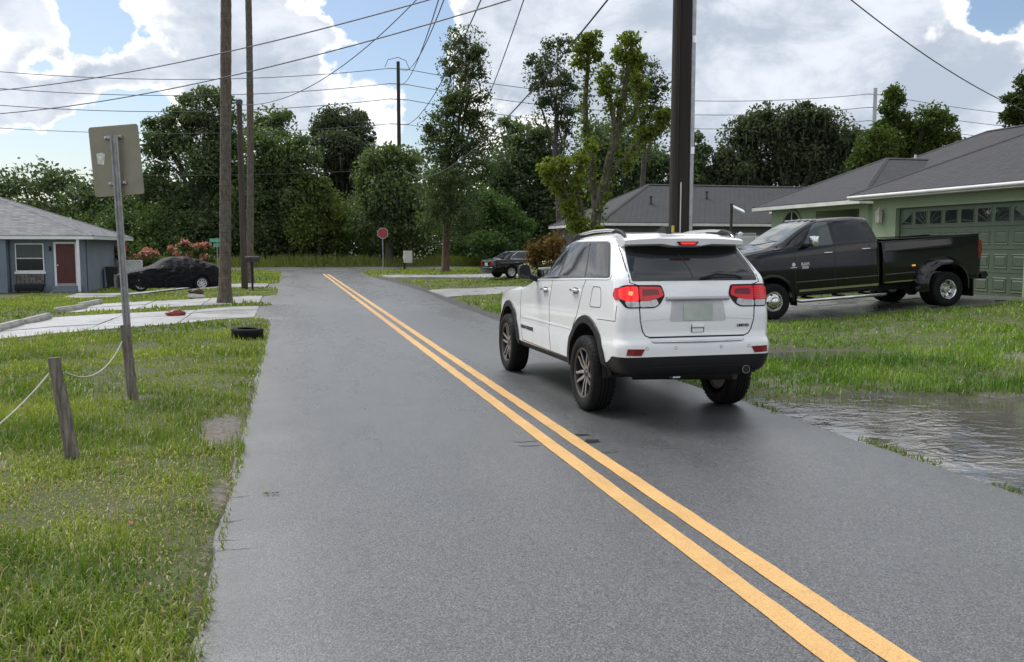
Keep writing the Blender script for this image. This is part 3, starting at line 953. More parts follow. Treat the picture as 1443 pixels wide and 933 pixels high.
T('oak_tree', 'wide dark oak hung with moss behind the grey roof ridge', 1110, 84,
  [(1080, 172, 30, 22), (1125, 168, 34, 20), (1165, 178, 34, 22), (1050, 195, 34, 26), (1110, 205, 50, 28), (1170, 215, 44, 28), (1200, 200, 22, 20), (1035, 235, 32, 26), (1090, 245, 44, 24), (1150, 250, 46, 26), (1020, 255, 24, 20)],
  .55, 15000, .30, (.042, .060, .036), (.108, .132, .072), 32, group=GWOOD, moss=900)
T('vine_covered_tree', 'green tree with a vine-wrapped spire above the green house roof', 1262, 58,
  [(1262, 132, 12, 12), (1258, 150, 16, 18), (1262, 178, 22, 18), (1240, 205, 30, 24), (1285, 200, 28, 24), (1225, 235, 28, 22), (1262, 235, 40, 26), (1312, 165, 22, 18), (1325, 190, 22, 24), (1300, 215, 30, 24)],
  .3, 13000, .19, (.035, .065, .012), (.115, .155, .034), 33, subr=(.3, .5))
T('yard_tree', 'leafy tree peeping over the right end of the green house roof', 1462, 44,
  [(1448, 118, 16, 18), (1440, 145, 22, 16), (1460, 160, 34, 22), (1428, 168, 20, 12), (1475, 120, 24, 30)], .2, 5200, .14, (.030, .055, .014), (.085, .115, .030), 34)
for px, tp, s in ((20, 292, 41), (95, 282, 42), (150, 285, 43)):
    T('wood_tree', ['far dark treetop at the edge over the blue house roof', 'far rounded treetop above the blue house ridge', 'far dark treetop showing under the back of the sign'][s - 41], px, 115,
      [(px, tp + 18, 40, 18), (px - 22, tp + 38, 34, 22), (px + 26, tp + 34, 34, 24), (px, tp + 58, 50, 22)], .4, 6500, .36, DK1, DK2, s, group=GWOOD)
T('young_tree', 'pale green young tree standing right of the blue house eave', 178, 84,
  [(170, 312, 22, 16), (195, 320, 22, 20), (160, 335, 24, 18), (190, 345, 26, 18)], .2, 4200, .26, MD1, (.12, .16, .06), 44, group=GWOOD)

# the wood's understorey: one unbroken mass of shrubs
rg = np.random.RandomState(77)
bl = []
for x in np.arange(-62, 74, 2.6):
    for k in range(3):
        yy = 84.5 + rg.uniform(0, 5) + k * 1.5
        h = rg.uniform(1.6, 3.2) + k * 1.3
        bl.append((x + rg.uniform(-1, 1), yy, h * .55, rg.uniform(1.6, 2.6), 1.5, h * .62))
pts, out, cs, idx = crown_points(bl, 90000, rg, 7, (.4, .6))
pts[:, 2] = np.abs(pts[:, 2])
V, F = leaf_faces(pts, out, .18, rg)
t = np.clip(.6 * rg.rand(len(cs))[idx] + .5 * rg.rand(len(pts)), 0, 1)[:, None]
c = np.array(DK1) * (1 - t) + np.array((.085, .13, .03)) * t
tag(link('undergrowth', np_mesh('undergrowth', V, F, np.repeat(c, 4, 0), sm=False), M_LEAF), 'dense dark shrubs forming the foot of the wood', 'undergrowth', kind='stuff')
bl = []
for x in np.arange(-75, 95, 4.0):
    for k in range(3):
        bl.append((x + rg.uniform(-2, 2), 104 + rg.uniform(0, 10), 3.0 + k * 2.6 + rg.uniform(-1, 1), 3.6, 2.6, 2.4))
pts, out, cs, idx = crown_points(bl, 130000, rg, 6, (.4, .65))
V, F = leaf_faces(pts, out, .27, rg)
t = rg.rand(len(pts), 1)
c = np.array(DK1) * (1 - t) + np.array(DK2) * t
tag(link('distant_wood', np_mesh('distant_wood', V, F, np.repeat(c, 4, 0), sm=False), M_LEAF), 'deep shaded wood behind the roadside trees', 'wood', kind='stuff')

# ---- pollarded tree wrapped in yellow-green vines
def vine_tree():
    Z = 38.0
    rg = np.random.RandomState(91)
    b = foot(838, Z)
    z0 = float(gz(*b))
    root = thing('vine_hung_tree', 'lopped multi-stemmed tree hung with yellow-green vines in front of the grey house', 'tree', (b[0], b[1], z0))
    o = np.array([b[0], b[1], z0])
    P = lambda x, y, dz=0: at(x, y, Z + dz) - o
    k = Z / FPX
    mb = MB()
    stems = [([(838, 400), (836, 345), (842, 300), (852, 250), (868, 190), (880, 130), (888, 80), (892, 52)], .27, .06, 0),
             ([(842, 300), (836, 270), (828, 210), (826, 150), (828, 95), (834, 60)], .19, .06, .8),
             ([(836, 350), (815, 310), (800, 275), (788, 245)], .17, .09, -.6), ([(852, 250), (880, 225), (905, 195), (930, 170), (943, 160)], .12, .04, .3),
             ([(826, 330), (812, 270), (820, 220)], .14, .06, -.9), ([(868, 190), (862, 150), (856, 115)], .13, .06, -.5), ([(868, 190), (890, 160), (902, 130)], .12, .05, .7)]
    blobs, hang = [], []
    for pl, r0, r1, dz in stems:
        pts = [P(x, y, dz * min(1, j / 2.)) + rg.normal(0, .04, 3) * (j > 0) for j, (x, y) in enumerate(pl)]
        fine = []
        for j in range(len(pts) - 1):
            for t in np.linspace(0, 1, 4, endpoint=False):
                fine.append(pts[j] * (1 - t) + pts[j + 1] * t + rg.normal(0, .02, 3))
        fine.append(pts[-1])
        mb.tube(fine, list(np.linspace(r0, r1, len(fine))), 9)
        hang += fine[4:]
    mb.build('trunk', M_BARK, root, 60)
    for x, y, rx, ry, dz in [(822, 62, 18, 16, .8), (836, 55, 16, 14, .8), (815, 85, 14, 18, .8), (842, 80, 10, 14, .8), (886, 55, 16, 10, 0), (880, 75, 20, 16, 0), (900, 85, 14, 18, .2),
                             (856, 105, 15, 18, -.5), (852, 125, 13, 14, -.5), (905, 125, 14, 16, .7), (895, 110, 12, 14, .7), (778, 235, 18, 14, -.6), (792, 232, 16, 13, -.6), (770, 250, 10, 10, -.6), (786, 262, 12, 12, -.6),
                             (932, 165, 16, 12, .3), (915, 185, 16, 10, .3), (945, 160, 8, 10, .3), (832, 205, 12, 12, -.6), (818, 225, 14, 12, -.9), (812, 250, 10, 16, -.9), (800, 290, 14, 14, -.7),
                             (820, 320, 14, 22, -.6), (842, 330, 12, 24, -.5), (806, 315, 10, 14, -.7), (886, 235, 6, 10, .2), (872, 150, 8, 12, 0), (826, 180, 7, 16, .8)]:
        c = P(x, y, dz)
        blobs.append((*c, rx * k * .95, rx * k * .8, ry * k * .95))
    n = 9500
    pts, out, cs, idx = crown_points(blobs, n, rg, 8, (.35, .6))
    h = np.array(hang)
    e = h[rg.randint(0, len(h), 5200)] + rg.normal(0, .17, (5200, 3)) + np.array([0, 0, -1]) * rg.rand(5200, 1) ** 2 * .6
    allp = np.concatenate([pts, e])
    V, F = leaf_faces(allp, np.concatenate([out, rg.normal(size=(5200, 3)) * .3]), .085, rg, droop=.8)
    t = np.clip(.6 * np.concatenate([rg.rand(len(cs))[idx], rg.rand(5200) * .4]) + .45 * rg.rand(len(allp)), 0, 1)[:, None]
    c = np.array((.060, .092, .014)) * (1 - t) + np.array((.235, .270, .045)) * t
    link('vines', np_mesh('vines', V, F, np.repeat(c, 4, 0), sm=False), leaf_material('vine_leaf', .5, .5, .3), root)
    return root
vine_tree()

# ---- palms: only the trunks reach into the picture, the heads are above it
M_PALM = None
q = NT('palm_trunk')
c_ = q.co()
n_ = q.noise(14, 6, 0.7, q.mapping(c_, (1, 1, .35)))
ring = q.noise(3.0, 3, .5, q.mapping(c_, (.12, .12, 5.5)))
q.set(Base_Color=q.mix(q.ramp(n_, .3, .7), (.050, .036, .026), q.mix(q.ramp(q.noise(.9, 4, .6), .42, .62), (.185, .145, .112), (.155, .160, .135))), Roughness=.92)
q.bump(q.math('ADD', n_, ring), .9, .05)
M_PALM = q.m
def frond_mesh(L, seed):
    rr = random.Random(seed)
    mb = MB()
    pts = [Vector((L * t, 0, .35 * L * (t - 1.55 * t * t))) for t in np.linspace(0, 1, 9)]
    mb.tube(pts, [.03 * (1 - .85 * t) for t in np.linspace(0, 1, 9)], 5)
    for t in np.linspace(.15, 1, 26):
        p = Vector((L * t, 0, .35 * L * (t - 1.55 * t * t)))
        l = L * .24 * (1 - .5 * abs(t - .45))
        for s in (-1, 1):
            tip = p + Vector((l * .55, s * l * .75, -l * (.35 + .3 * rr.random())))
            mid = (p + tip) / 2 + Vector((0, 0, .08 * l))
            w = Vector((.028, -.01 * s, 0))
            mb.add([p - w, p + w, mid + w, mid - w, tip], [(0, 1, 2, 3), (3, 2, 4)])
    return mb.mesh('frond')
M_FROND = mat('palm_frond', (.055, .095, .022), .5, var=.3)
FR = frond_mesh(2.5, 3)
def palm(px, py, Z, r, hgt, lean, label, seed):
    b = at(px, py, Z)
    z0 = float(gz(b[0], b[1])) - .05
    root = thing('palm_tree', label, 'palm tree', (b[0], b[1], z0), 0, 'tall palms on the left verge')
    rr = random.Random(seed)
    mb = MB()
    pts, rad = [], []
    n = 90
    for j in range(n + 1):
        t = j / n
        pts.append((lean[0] * t + lean[2] * math.sin(t * 3.1), lean[1] * t, hgt * t))
        rad.append(r * (1 + .5 * math.exp(-t * hgt / .35)) * (1 - .22 * t) * (1 + .035 * (j % 2) + rr.uniform(-.03, .03)))
    mb.tube(pts, rad, 14)
    mb.build('trunk', M_PALM, root, 60)
    for j in range(18):
        f = link('frond', FR, M_FROND, root)
        f.location = pts[-1]
        f.rotation_euler = (0, rr.uniform(-.9, .35), j * 2.4 + rr.uniform(-.2, .2))
    return root
palm(317, 430, 27.2, .175, 14.5, (.46, 0, 0), 'thick brown palm trunk standing by the concrete drives', 1)
palm(352, 401, 41.8, .165, 19.0, (.25, 0, .12), 'slim pale palm trunk behind the black mailbox', 2)

# ---- red-flowered shrubs by the blue house
M_PETAL = leaf_material('flower_petal', .6, .3)
def bloom_shrub(px, py, Z, w, h, label, seed):
    rg = np.random.RandomState(seed)
    b = at(px, py, Z)
    z0 = float(gz(b[0], b[1]))
    root = thing('flowering_shrub', label, 'shrub', (b[0], b[1], z0), 0, 'red-flowered shrubs by the blue house')
    mb = MB()
    bl, fl = [], []
    for j in range(9):
        e = np.array([rg.uniform(-w, w), rg.uniform(-.6, .6), h * rg.uniform(.55, .95)])
        limb(mb, (rg.uniform(-.15, .15), 0, 0), e, .03, .012, rg, 6)
        bl.append((*(e - np.array([0, 0, .25])), .45, .4, .4)); fl.append((*e, .30, .28, .26))
    mb.build('stem', M_BARK2, root, 60)
    pts, out, cs, idx = crown_points(bl, 2200, rg, 6)
    V, F = leaf_faces(pts, out, .075, rg)
    t = rg.rand(len(pts), 1)
    link('foliage', np_mesh('foliage', V, F, np.repeat(np.array((.03, .06, .015)) * (1 - t) + np.array((.09, .14, .03)) * t, 4, 0), sm=False), M_LEAF, root)
    pts, out, cs, idx = crown_points(fl, 2400, rg, 5)
    V, F = leaf_faces(pts, out, .06, rg, aspect=.8)
    t = rg.rand(len(pts), 1)
    link('blossom', np_mesh('blossom', V, F, np.repeat(np.array((.40, .13, .14)) * (1 - t) + np.array((.72, .36, .34)) * t, 4, 0), sm=False), M_PETAL, root)
bloom_shrub(192, 398, 50, 1.0, 2.2, 'red-flowered shrub at the corner of the blue house behind the lattice', 5)
bloom_shrub(262, 396, 50, 1.25, 2.35, 'red-flowered shrub rising behind the covered car', 6)
def bush(name, label, px, py, Z, w, h, n, ls, ca, cb, seed, lobes=6):
    rg = np.random.RandomState(seed)
    b = at(px, py, Z)
    z0 = float(gz(b[0], b[1]))
    root = thing(name, label, 'shrub', (b[0], b[1], z0))
    mb = MB(); bl = []
    for j in range(lobes):
        e = np.array([rg.uniform(-w, w) * .7, rg.uniform(-w, w) * .5, h * rg.uniform(.45, .85)])
        limb(mb, (0, 0, 0), e, .03, .01, rg, 5)
        bl.append((*e, w * .45, w * .4, h * .3))
    mb.build('stem', M_BARK, root, 60)
    pts, out, cs, idx = crown_points(bl, n, rg, 6)
    V, F = leaf_faces(pts, out, ls, rg)
    t = rg.rand(len(pts), 1)
    link('foliage', np_mesh('foliage', V, F, np.repeat(np.array(ca) * (1 - t) + np.array(cb) * t, 4, 0), sm=False), M_LEAF, root)
bush('shrub', 'orange and green leaved shrub at the left end of the grey house', 768, 392, 40, .95, 2.1, 3200, .07, (.05, .06, .015), (.24, .11, .035), 8)
# ================================================================== vehicle toolkit  (local: +x forward, +y left, z up)
def pchip(xk, yk, x):
    xk, yk, x = np.asarray(xk, float), np.asarray(yk, float), np.asarray(x, float)
    h = np.diff(xk); d = np.diff(yk) / h
    m = np.zeros(len(xk))
    for i in range(1, len(xk) - 1):
        if d[i - 1] * d[i] > 0:
            w1, w2 = 2 * h[i] + h[i - 1], h[i] + 2 * h[i - 1]
            m[i] = (w1 + w2) / (w1 / d[i - 1] + w2 / d[i])
    m[0], m[-1] = d[0], d[-1]
    x = np.clip(x, xk[0], xk[-1])
    i = np.clip(np.searchsorted(xk, x, side='right') - 1, 0, len(h) - 1)
    t = (x - xk[i]) / h[i]
    return (2 * t**3 - 3 * t**2 + 1) * yk[i] + (t**3 - 2 * t**2 + t) * h[i] * m[i] + (-2 * t**3 + 3 * t**2) * yk[i + 1] + (t**3 - t**2) * h[i] * m[i + 1]
def roundpoly(pts, rads, seg=4, closed=False):
    """polyline with rounded corners, constant point count"""
    pts = [np.array(p, float) for p in pts]
    n = len(pts)
    out = []
    for i, p in enumerate(pts):
        if not closed and i in (0, n - 1):
            out.append(p)
            continue
        a, b = pts[(i - 1) % n], pts[(i + 1) % n]
        la, lb = np.linalg.norm(a - p), np.linalg.norm(b - p)
        r = min(rads[i] if hasattr(rads, '__len__') else rads, la * .48, lb * .48)
        p0, p1 = p + (a - p) * (r / max(la, 1e-6)), p + (b - p) * (r / max(lb, 1e-6))
        for k in range(seg + 1):
            t = k / seg
            out.append(p0 * (1 - t) ** 2 + p * 2 * t * (1 - t) + p1 * t * t)
    return out
def loft_body(name, keys, rads, xf, xr, ns=90, seg=4, cluster=None, endR=.16, frontR=.22):
    """keys(s): half-section corner points [(y,z)...] at s (0 front .. 1 rear); xf(z), xr(z): nose and tail profile"""
    ss = np.linspace(0, 1, ns)
    L = 4.5
    ss = np.concatenate([np.array([0, .002, .006, .013, .022, .034, .048]), np.linspace(.065, .935, ns), 1 - np.array([.048, .034, .022, .013, .006, .002, 0])])
    rows = []
    for s in ss:
        half = roundpoly(keys(s), rads, seg)
        x0 = xf(.6); x1 = xr(.6)
        Ltot = x0 - x1
        dr, df = (1 - s) * Ltot, s * Ltot
        sh = 0.0
        if dr < endR: sh = endR - math.sqrt(max(endR**2 - (endR - dr)**2, 0))
        if df < frontR: sh = max(sh, frontR - math.sqrt(max(frontR**2 - (frontR - df)**2, 0)))
        row = []
        for y, z in half:
            yy = y - sh * min(1.0, y / .3)
            x = xf(z) + s * (xr(z) - xf(z))
            row.append((x, max(yy, 0), z))
        rows.append(row)
    m = len(rows[0])
    v, f = [], []
    for row in rows:
        ring = row + [(x, -y, z) for x, y, z in reversed(row[1:-1])]
        v += ring
    k = 2 * m - 2
    for i in range(len(rows) - 1):
        for j in range(k):
            f.append((i * k + j, i * k + (j + 1) % k, (i + 1) * k + (j + 1) % k, (i + 1) * k + j))
    # end caps as strips between left and right sides
    for base, flip in ((0, False), ((len(rows) - 1) * k, True)):
        for j in range(m - 1):
            a, b = base + j, base + j + 1
            c, d = base + (k - j - 1) % k + (0 if j else 0), base + (k - j) % k
            q = [a, b, base + (k - j - 1) % k, base + (k - j) % k]
            u = []
            for t in q:
                if t not in u: u.append(t)
            if len(u) > 2:
                f.append(tuple(u if flip else reversed(u)))
    me = bpy.data.meshes.new(name)
    me.from_pydata(v, [], f)
    bm = bmesh.new(); bm.from_mesh(me)
    bmesh.ops.remove_doubles(bm, verts=bm.verts[:], dist=1e-5)
    bmesh.ops.recalc_face_normals(bm, faces=bm.faces[:])
    bm.to_mesh(me); bm.free()
    return me
def boolean(me, cutters):
    o = bpy.data.objects.new('tmp_body', me); COL.objects.link(o)
    cs = []
    for c in cutters:
        co = bpy.data.objects.new('tmp_cut', c); COL.objects.link(co); cs.append(co)
        md = o.modifiers.new('b', 'BOOLEAN'); md.operation = 'DIFFERENCE'; md.solver = 'EXACT'; md.object = co
    dg = bpy.context.evaluated_depsgraph_get()
    r = bpy.data.meshes.new_from_object(o.evaluated_get(dg))
    for q in cs + [o]:
        bpy.data.objects.remove(q, do_unlink=True)
    return r
def arch_cutter(x, z, r, y0, y1, low=0.0):
    mb = MB()
    n = 40
    poly = [(x + r * math.cos(a), z + r * math.sin(a)) for a in np.linspace(0, math.pi, n)]
    poly = [(x + r, low)] + poly + [(x - r, low)]
    mb.prism(poly, y0, y1, plane='xz')
    return mb.mesh('cut')
def bvh_of(me):
    bm = bmesh.new(); bm.from_mesh(me)
    t = BVHTree.FromBMesh(bm); bm.free()
    return t
def patch(bvh, axis, poly, off=.003, thick=.004, cell=.05, sign=1, rim=True):
    """polygon drawn in two axes, laid onto the body along the third; returns an MB solid with its own edge.
    axis 'y': poly=(x,z), seen from sign*y; axis 'x': poly=(y,z); axis 'z': poly=(x,y)"""
    bm = bmesh.new()
    vs = [bm.verts.new((p[0], p[1], 0)) for p in poly]
    bm.faces.new(vs)
    bmesh.ops.triangulate(bm, faces=bm.faces[:], ngon_method='EAR_CLIP')
    for ax in (0, 1):
        lo, hi = min(p[ax] for p in poly), max(p[ax] for p in poly)
        n = int((hi - lo) / cell)
        for k in range(1, n + 1):
            c = [0, 0, 0]; c[ax] = lo + (hi - lo) * k / (n + 1)
            nn = [0, 0, 0]; nn[ax] = 1
            bmesh.ops.bisect_plane(bm, geom=bm.verts[:] + bm.edges[:] + bm.faces[:], plane_co=c, plane_no=nn, dist=1e-6)
    bmesh.ops.remove_doubles(bm, verts=bm.verts[:], dist=1e-4)
    bm.verts.ensure_lookup_table(); bm.verts.index_update()
    def cast(u, w):
        if axis == 'y': o, d = Vector((u, sign * 3, w)), Vector((0, -sign, 0))
        elif axis == 'x': o, d = Vector((sign * 6, u, w)), Vector((-sign, 0, 0))
        else: o, d = Vector((u, w, 4)), Vector((0, 0, -1))
        h = bvh.ray_cast(o, d)
        return h
    hits = [cast(q.co.x, q.co.y) for q in bm.verts]
    dflt = {'y': Vector((0, sign, 0)), 'x': Vector((sign, 0, 0)), 'z': Vector((0, 0, 1))}[axis]
    good = [h for h in hits if h[0] is not None]
    top, bot = [], []
    for q, h in zip(bm.verts, hits):
        if h[0] is None:
            if good:
                g = min(good, key=lambda t: (t[0] - Vector((q.co.x, t[0].y, q.co.y) if axis == 'y' else ((t[0].x, q.co.x, q.co.y) if axis == 'x' else (q.co.x, q.co.y, t[0].z)))).length)
                P = Vector((q.co.x, g[0].y, q.co.y)) if axis == 'y' else (Vector((g[0].x, q.co.x, q.co.y)) if axis == 'x' else Vector((q.co.x, q.co.y, g[0].z)))
                N = g[1]
            else:
                P, N = Vector((q.co.x, 0, q.co.y)), dflt
        else:
            P, N = h[0], h[1]
        N = (N + dflt * 1.5).normalized()
        top.append(P + N * off); bot.append(P + N * (off - thick))
    mb = MB()
    faces = [[q.index for q in f.verts] for f in bm.faces]
    n = len(top)
    v = top + bot
    f = [tuple(q) for q in faces]
    if rim:
        for e in bm.edges:
            if len(e.link_faces) == 1:
                a, b = e.verts[0].index, e.verts[1].index
                f.append((a, b, b + n, a + n))
        f += [tuple(i + n for i in reversed(q)) for q in faces]
    mb.add(v, f)
    bm.free()
    return mb
def strip(poly, w):
    """polyline -> polygon band of width w"""
    P = [np.array(p, float) for p in poly]
    L, Rr = [], []
    for i, p in enumerate(P):
        t = P[min(i + 1, len(P) - 1)] - P[max(i - 1, 0)]
        t = t / np.linalg.norm(t)
        nrm = np.array([-t[1], t[0]])
        L.append(p + nrm * w / 2); Rr.append(p - nrm * w / 2)
    return L + Rr[::-1]
def text_mesh(s, size, depth=.003, bold=0.0, spacing=1.0):
    cu = bpy.data.curves.new('lettering', 'FONT')
    cu.body = s; cu.size = size; cu.extrude = depth; cu.offset = bold; cu.align_x = 'CENTER'; cu.align_y = 'CENTER'
    cu.space_character = spacing
    cu.resolution_u = 3
    o = bpy.data.objects.new('tmp_text', cu); COL.objects.link(o)
    dg = bpy.context.evaluated_depsgraph_get()
    me = bpy.data.meshes.new_from_object(o.evaluated_get(dg))
    bpy.data.objects.remove(o, do_unlink=True)
    return me

# ---- materials of vehicles
def paint_mat(name, col, rough=.28, wet=True, metal=0.0, dirt=0.0, coat=1.0):
    q = NT(name)
    c = col
    if dirt:
        n = q.noise(3.5, 6, .65)
        sep = q.n('ShaderNodeSeparateXYZ'); q.l(q.co(), sep.inputs[0])
        low = q.ramp(sep.outputs[2], .75, .30)
        c = q.mix(q.math('MULTIPLY', q.math('MULTIPLY', low, q.ramp(n, .35, .7)), dirt), col, (.30, .28, .25))
    q.set(Base_Color=c, Roughness=rough, Metallic=metal)
    q.b.inputs['Coat Weight'].default_value = coat
    q.b.inputs['Coat Roughness'].default_value = .05
    if wet:
        d = q.voro(85.0)
        q.bump(q.math('MULTIPLY', q.ramp(d, .0, .28, 1, 0), q.ramp(q.noise(11, 3), .5, .62)), .12, .003)
    return q.m
M_WHITE = paint_mat('white_car_paint', (.80, .815, .825), .22, dirt=.6)
M_BLACKP = paint_mat('black_car_paint', (.005, .005, .006), .07, coat=0)
M_YELLOWP = paint_mat('pale_yellow_car_paint', (.62, .66, .36), .3)
M_CLAD = mat('black_plastic_cladding', (.010, .010, .011), .5, bump=.15, bscale=300, spec=.3)
M_RUBBER = mat('tyre_rubber', (.008, .008, .0085), .7, bump=.15, bscale=160, spec=.22)
M_GLASS = None
def glass_mat(name, col, rough=.05):
    q = NT(name)
    q.set(Base_Color=col, Roughness=rough)
    q.b.inputs['IOR'].default_value = 1.52
    q.b.inputs['Specular IOR Level'].default_value = .45
    d = q.voro(70.0)
    q.bump(q.math('MULTIPLY', q.ramp(d, .0, .26, 1, 0), q.ramp(q.noise(9, 3), .48, .6)), .25, .003)
    return q.m
M_GLASS = glass_mat('tinted_wet_glass', (.020, .023, .027))
M_GLASSL = glass_mat('clear_wet_glass', (.085, .10, .10))
M_CHROME = mat('chrome', (.62, .63, .64), .12, 1.0, var=.05)
M_STEEL = mat('polished_steel', (.66, .66, .66), .2, 1.0, var=.1)
M_ALLOY = mat('dark_grey_alloy', (.10, .094, .088), .4, .9, var=.1)
M_ALLOYF = mat('machined_alloy', (.50, .475, .45), .3, .9, var=.06)
M_DISC = mat('brake_disc', (.16, .15, .14), .5, .8)
M_DARK = mat('underbody', (.012, .012, .013), .8)
M_SEAM = mat('panel_gap', (.02, .02, .022), .7)
def lamp_mat(name, col, em):
    q = NT(name)
    w = q.n('ShaderNodeTexWave'); q.l(q.co(), w.inputs['Vector']); w.inputs['Scale'].default_value = 14; w.inputs['Distortion'].default_value = 0.0; w.bands_direction = 'Z'
    q.set(Base_Color=q.mix(q.ramp(w.outputs[0], .2, .8), tuple(x * .55 for x in col), col), Roughness=.12)
    q.b.inputs['Coat Weight'].default_value = .25
    if em:
        q.b.inputs['Emission Color'].default_value = (*em[0], 1)
        q.b.inputs['Emission Strength'].default_value = em[1]
    return q.m
M_RED = lamp_mat('red_lens', (.50, .006, .010), ((1, .01, .02), .12))
M_REDON = lamp_mat('red_lens_lit', (.55, .008, .010), ((1, .018, .02), .65))
M_REDHOT = lamp_mat('lit_bulb', (.9, .12, .04), ((1, .16, .05), 2.0))
M_REDDK = lamp_mat('red_reflector', (.22, .008, .014), None)
M_CLEAR = mat('clear_lens', (.45, .46, .47), .12, .3, var=.2, vscale=30)
M_AMBER = mat('amber_lens', (.75, .32, .04), .2, emit=((1, .5, .05), .4))
M_PLATE = mat('number_plate', (.42, .46, .42), .4, var=.18, vscale=5)

def tyre_prof(r, rim, w):
    h = w / 2
    return [(rim, -h * .80), (rim + .012, -h * .92), (rim + (r - rim) * .45, -h), (r - .035, -h * .97), (r - .010, -h * .82), (r, -h * .60), (r, -h * .36), (r - .009, -h * .33), (r - .009, -h * .27), (r, -h * .24),
            (r + .001, -h * .04), (r - .009, -.02 * h), (r - .009, .05 * h), (r + .001, .07 * h), (r, h * .24), (r - .009, h * .27), (r - .009, h * .33), (r, h * .36), (r, h * .60), (r - .010, h * .82), (r - .035, h * .97), (rim + (r - rim) * .45, h), (rim + .012, h * .92), (rim, h * .80)]
def tyre_mesh(r, rim, w):
    mb = MB().lathe(tyre_prof(r, rim, w), 56, 'y')
    # shoulder blocks
    for k in range(44):
        a = 2 * math.pi * k / 44
        for s in (-1, 1):
            c, sn = math.cos(a), math.sin(a)
            c2, s2 = math.cos(a + .07), math.sin(a + .07)
            y0, y1 = s * w * .30, s * w * .47
            ra, rb = r + .004, r - .014
            mb.add([(c * ra, y0, sn * ra), (c2 * ra, y0, s2 * ra), (c2 * rb, y1, s2 * rb), (c * rb, y1, sn * rb)], [(0, 1, 2, 3)])
    return mb.mesh('tyre', 40)
def alloy_mesh(rim, w, face=.05):
    """five split spokes, outer face towards +y"""
    mb = MB()
    y = w * .40
    mb.lathe([(rim + .004, y + .012), (rim - .006, y + .016), (rim - .022, y + .004), (rim - .03, y - .05), (rim - .035, -w * .4)], 48, 'y', mi=0)
    for k in range(5):
        a0 = 2 * math.pi * k / 5 + math.pi / 2
        for sgn in (-1, 1):
            def P(rr, off, yy):
                return (math.cos(a0) * rr - math.sin(a0) * off, yy, math.sin(a0) * rr + math.cos(a0) * off)
            o0, o1 = sgn * .013, sgn * (rim * .26)
            secs = [(.045, o0 * 1.5, .028, y - .03), (rim * .45, sgn * .036, .021, y - .012), (rim * .78, sgn * rim * .16, .019, y - .004), (rim - .012, o1 * .92, .024, y + .004)]
            vs = []
            for rr, off, hw, yy in secs:
                vs += [P(rr, off - hw, yy - .006), P(rr, off - hw * .5, yy), P(rr, off + hw * .5, yy), P(rr, off + hw, yy - .006), P(rr, off + hw, yy - .04), P(rr, off - hw, yy - .04)]
            fs, mi = [], []
            for i in range(3):
                for j in range(6):
                    fs.append((i * 6 + j, i * 6 + (j + 1) % 6, (i + 1) * 6 + (j + 1) % 6, (i + 1) * 6 + j)); mi.append(1 if j == 1 else 0)
            n = len(mb.v)
            mb.v += vs; mb.f += [tuple(q + n for q in t) for t in fs]; mb.mi += mi
    mb.lathe([(.0, y - .012), (.028, y - .014), (.034, y - .02), (.065, y - .03), (.07, y - .07)], 24, 'y', mi=0)
    for k in range(5):
        a = 2 * math.pi * (k + .5) / 5 + math.pi / 2
        mb.lathe([(0, y - .018), (.008, y - .018), (.009, y - .04)], 8, 'y', (.048 * math.cos(a), 0, .048 * math.sin(a)), mi=1)
    return mb.mesh('wheel', 35)
def disc_mesh(r, w):
    return MB().lathe([(0, w * .12), (.07, w * .14), (.075, w * .05), (r, w * .05), (r, w * .01), (0, w * .01)], 32, 'y').lathe([(0, -w * .3), (r * 1.25, -w * .3), (r * 1.25, -w * .32)], 24, 'y').mesh('brake_disc', 40)
def put_wheel(root, x, y, z, side, rimm, tyrem, discm, rmats, steer=0.0):
    wv = link('wheel', rimm, rmats, root)
    wv.location = (x, y, z)
    wv.rotation_euler = (0, random.Random(x * 3 + y).uniform(0, 1.2), (0 if side > 0 else math.pi) + steer)
    t = link('tyre', tyrem, M_RUBBER, wv)
    d = link('brake_disc', discm, M_DISC, wv)
    return wv
def flare(xc, zc, r0, r1, a0, a1, yf, t=.03, n=28):
    """arch trim ring between radii r0..r1 standing on the body side yf(x,z)"""
    mb = MB()
    rows = []
    for a in np.linspace(a0, a1, n):
        c, s = math.cos(a), math.sin(a)
        row = []
        for rr, o in ((r0, -.10), (r0, t * .9), (r0 + (r1 - r0) * .35, t), (r1 - .012, t * .8), (r1, -.01)):
            x, z = xc + rr * c, zc + rr * s
            row.append((x, yf(xc + (r1) * c, zc + r1 * s) + o, z))
        rows.append(row)
    v = [p for r in rows for p in r]
    f = [(i * 5 + j, i * 5 + j + 1, (i + 1) * 5 + j + 1, (i + 1) * 5 + j) for i in range(n - 1) for j in range(4)]
    f += [tuple(range(5)), tuple((n - 1) * 5 + j for j in range(4, -1, -1))]
    mb.add(v, f)
    return mb
def mirror_mb(mb):
    o = MB(); o.v = [(x, -y, z) for x, y, z in mb.v]; o.f = [tuple(reversed(q)) for q in mb.f]; o.mi = list(mb.mi)
    return o
def ry(bvh, x, z, s=1):
    h = bvh.ray_cast(Vector((x, 3 * s, z)), Vector((0, -s, 0)))
    return h[0].y if h[0] else .8 * s
def rx(bvh, y, z, s=-1):
    h = bvh.ray_cast(Vector((6 * s, y, z)), Vector((-s, 0, 0)))
    return h[0].x if h[0] else 0.0
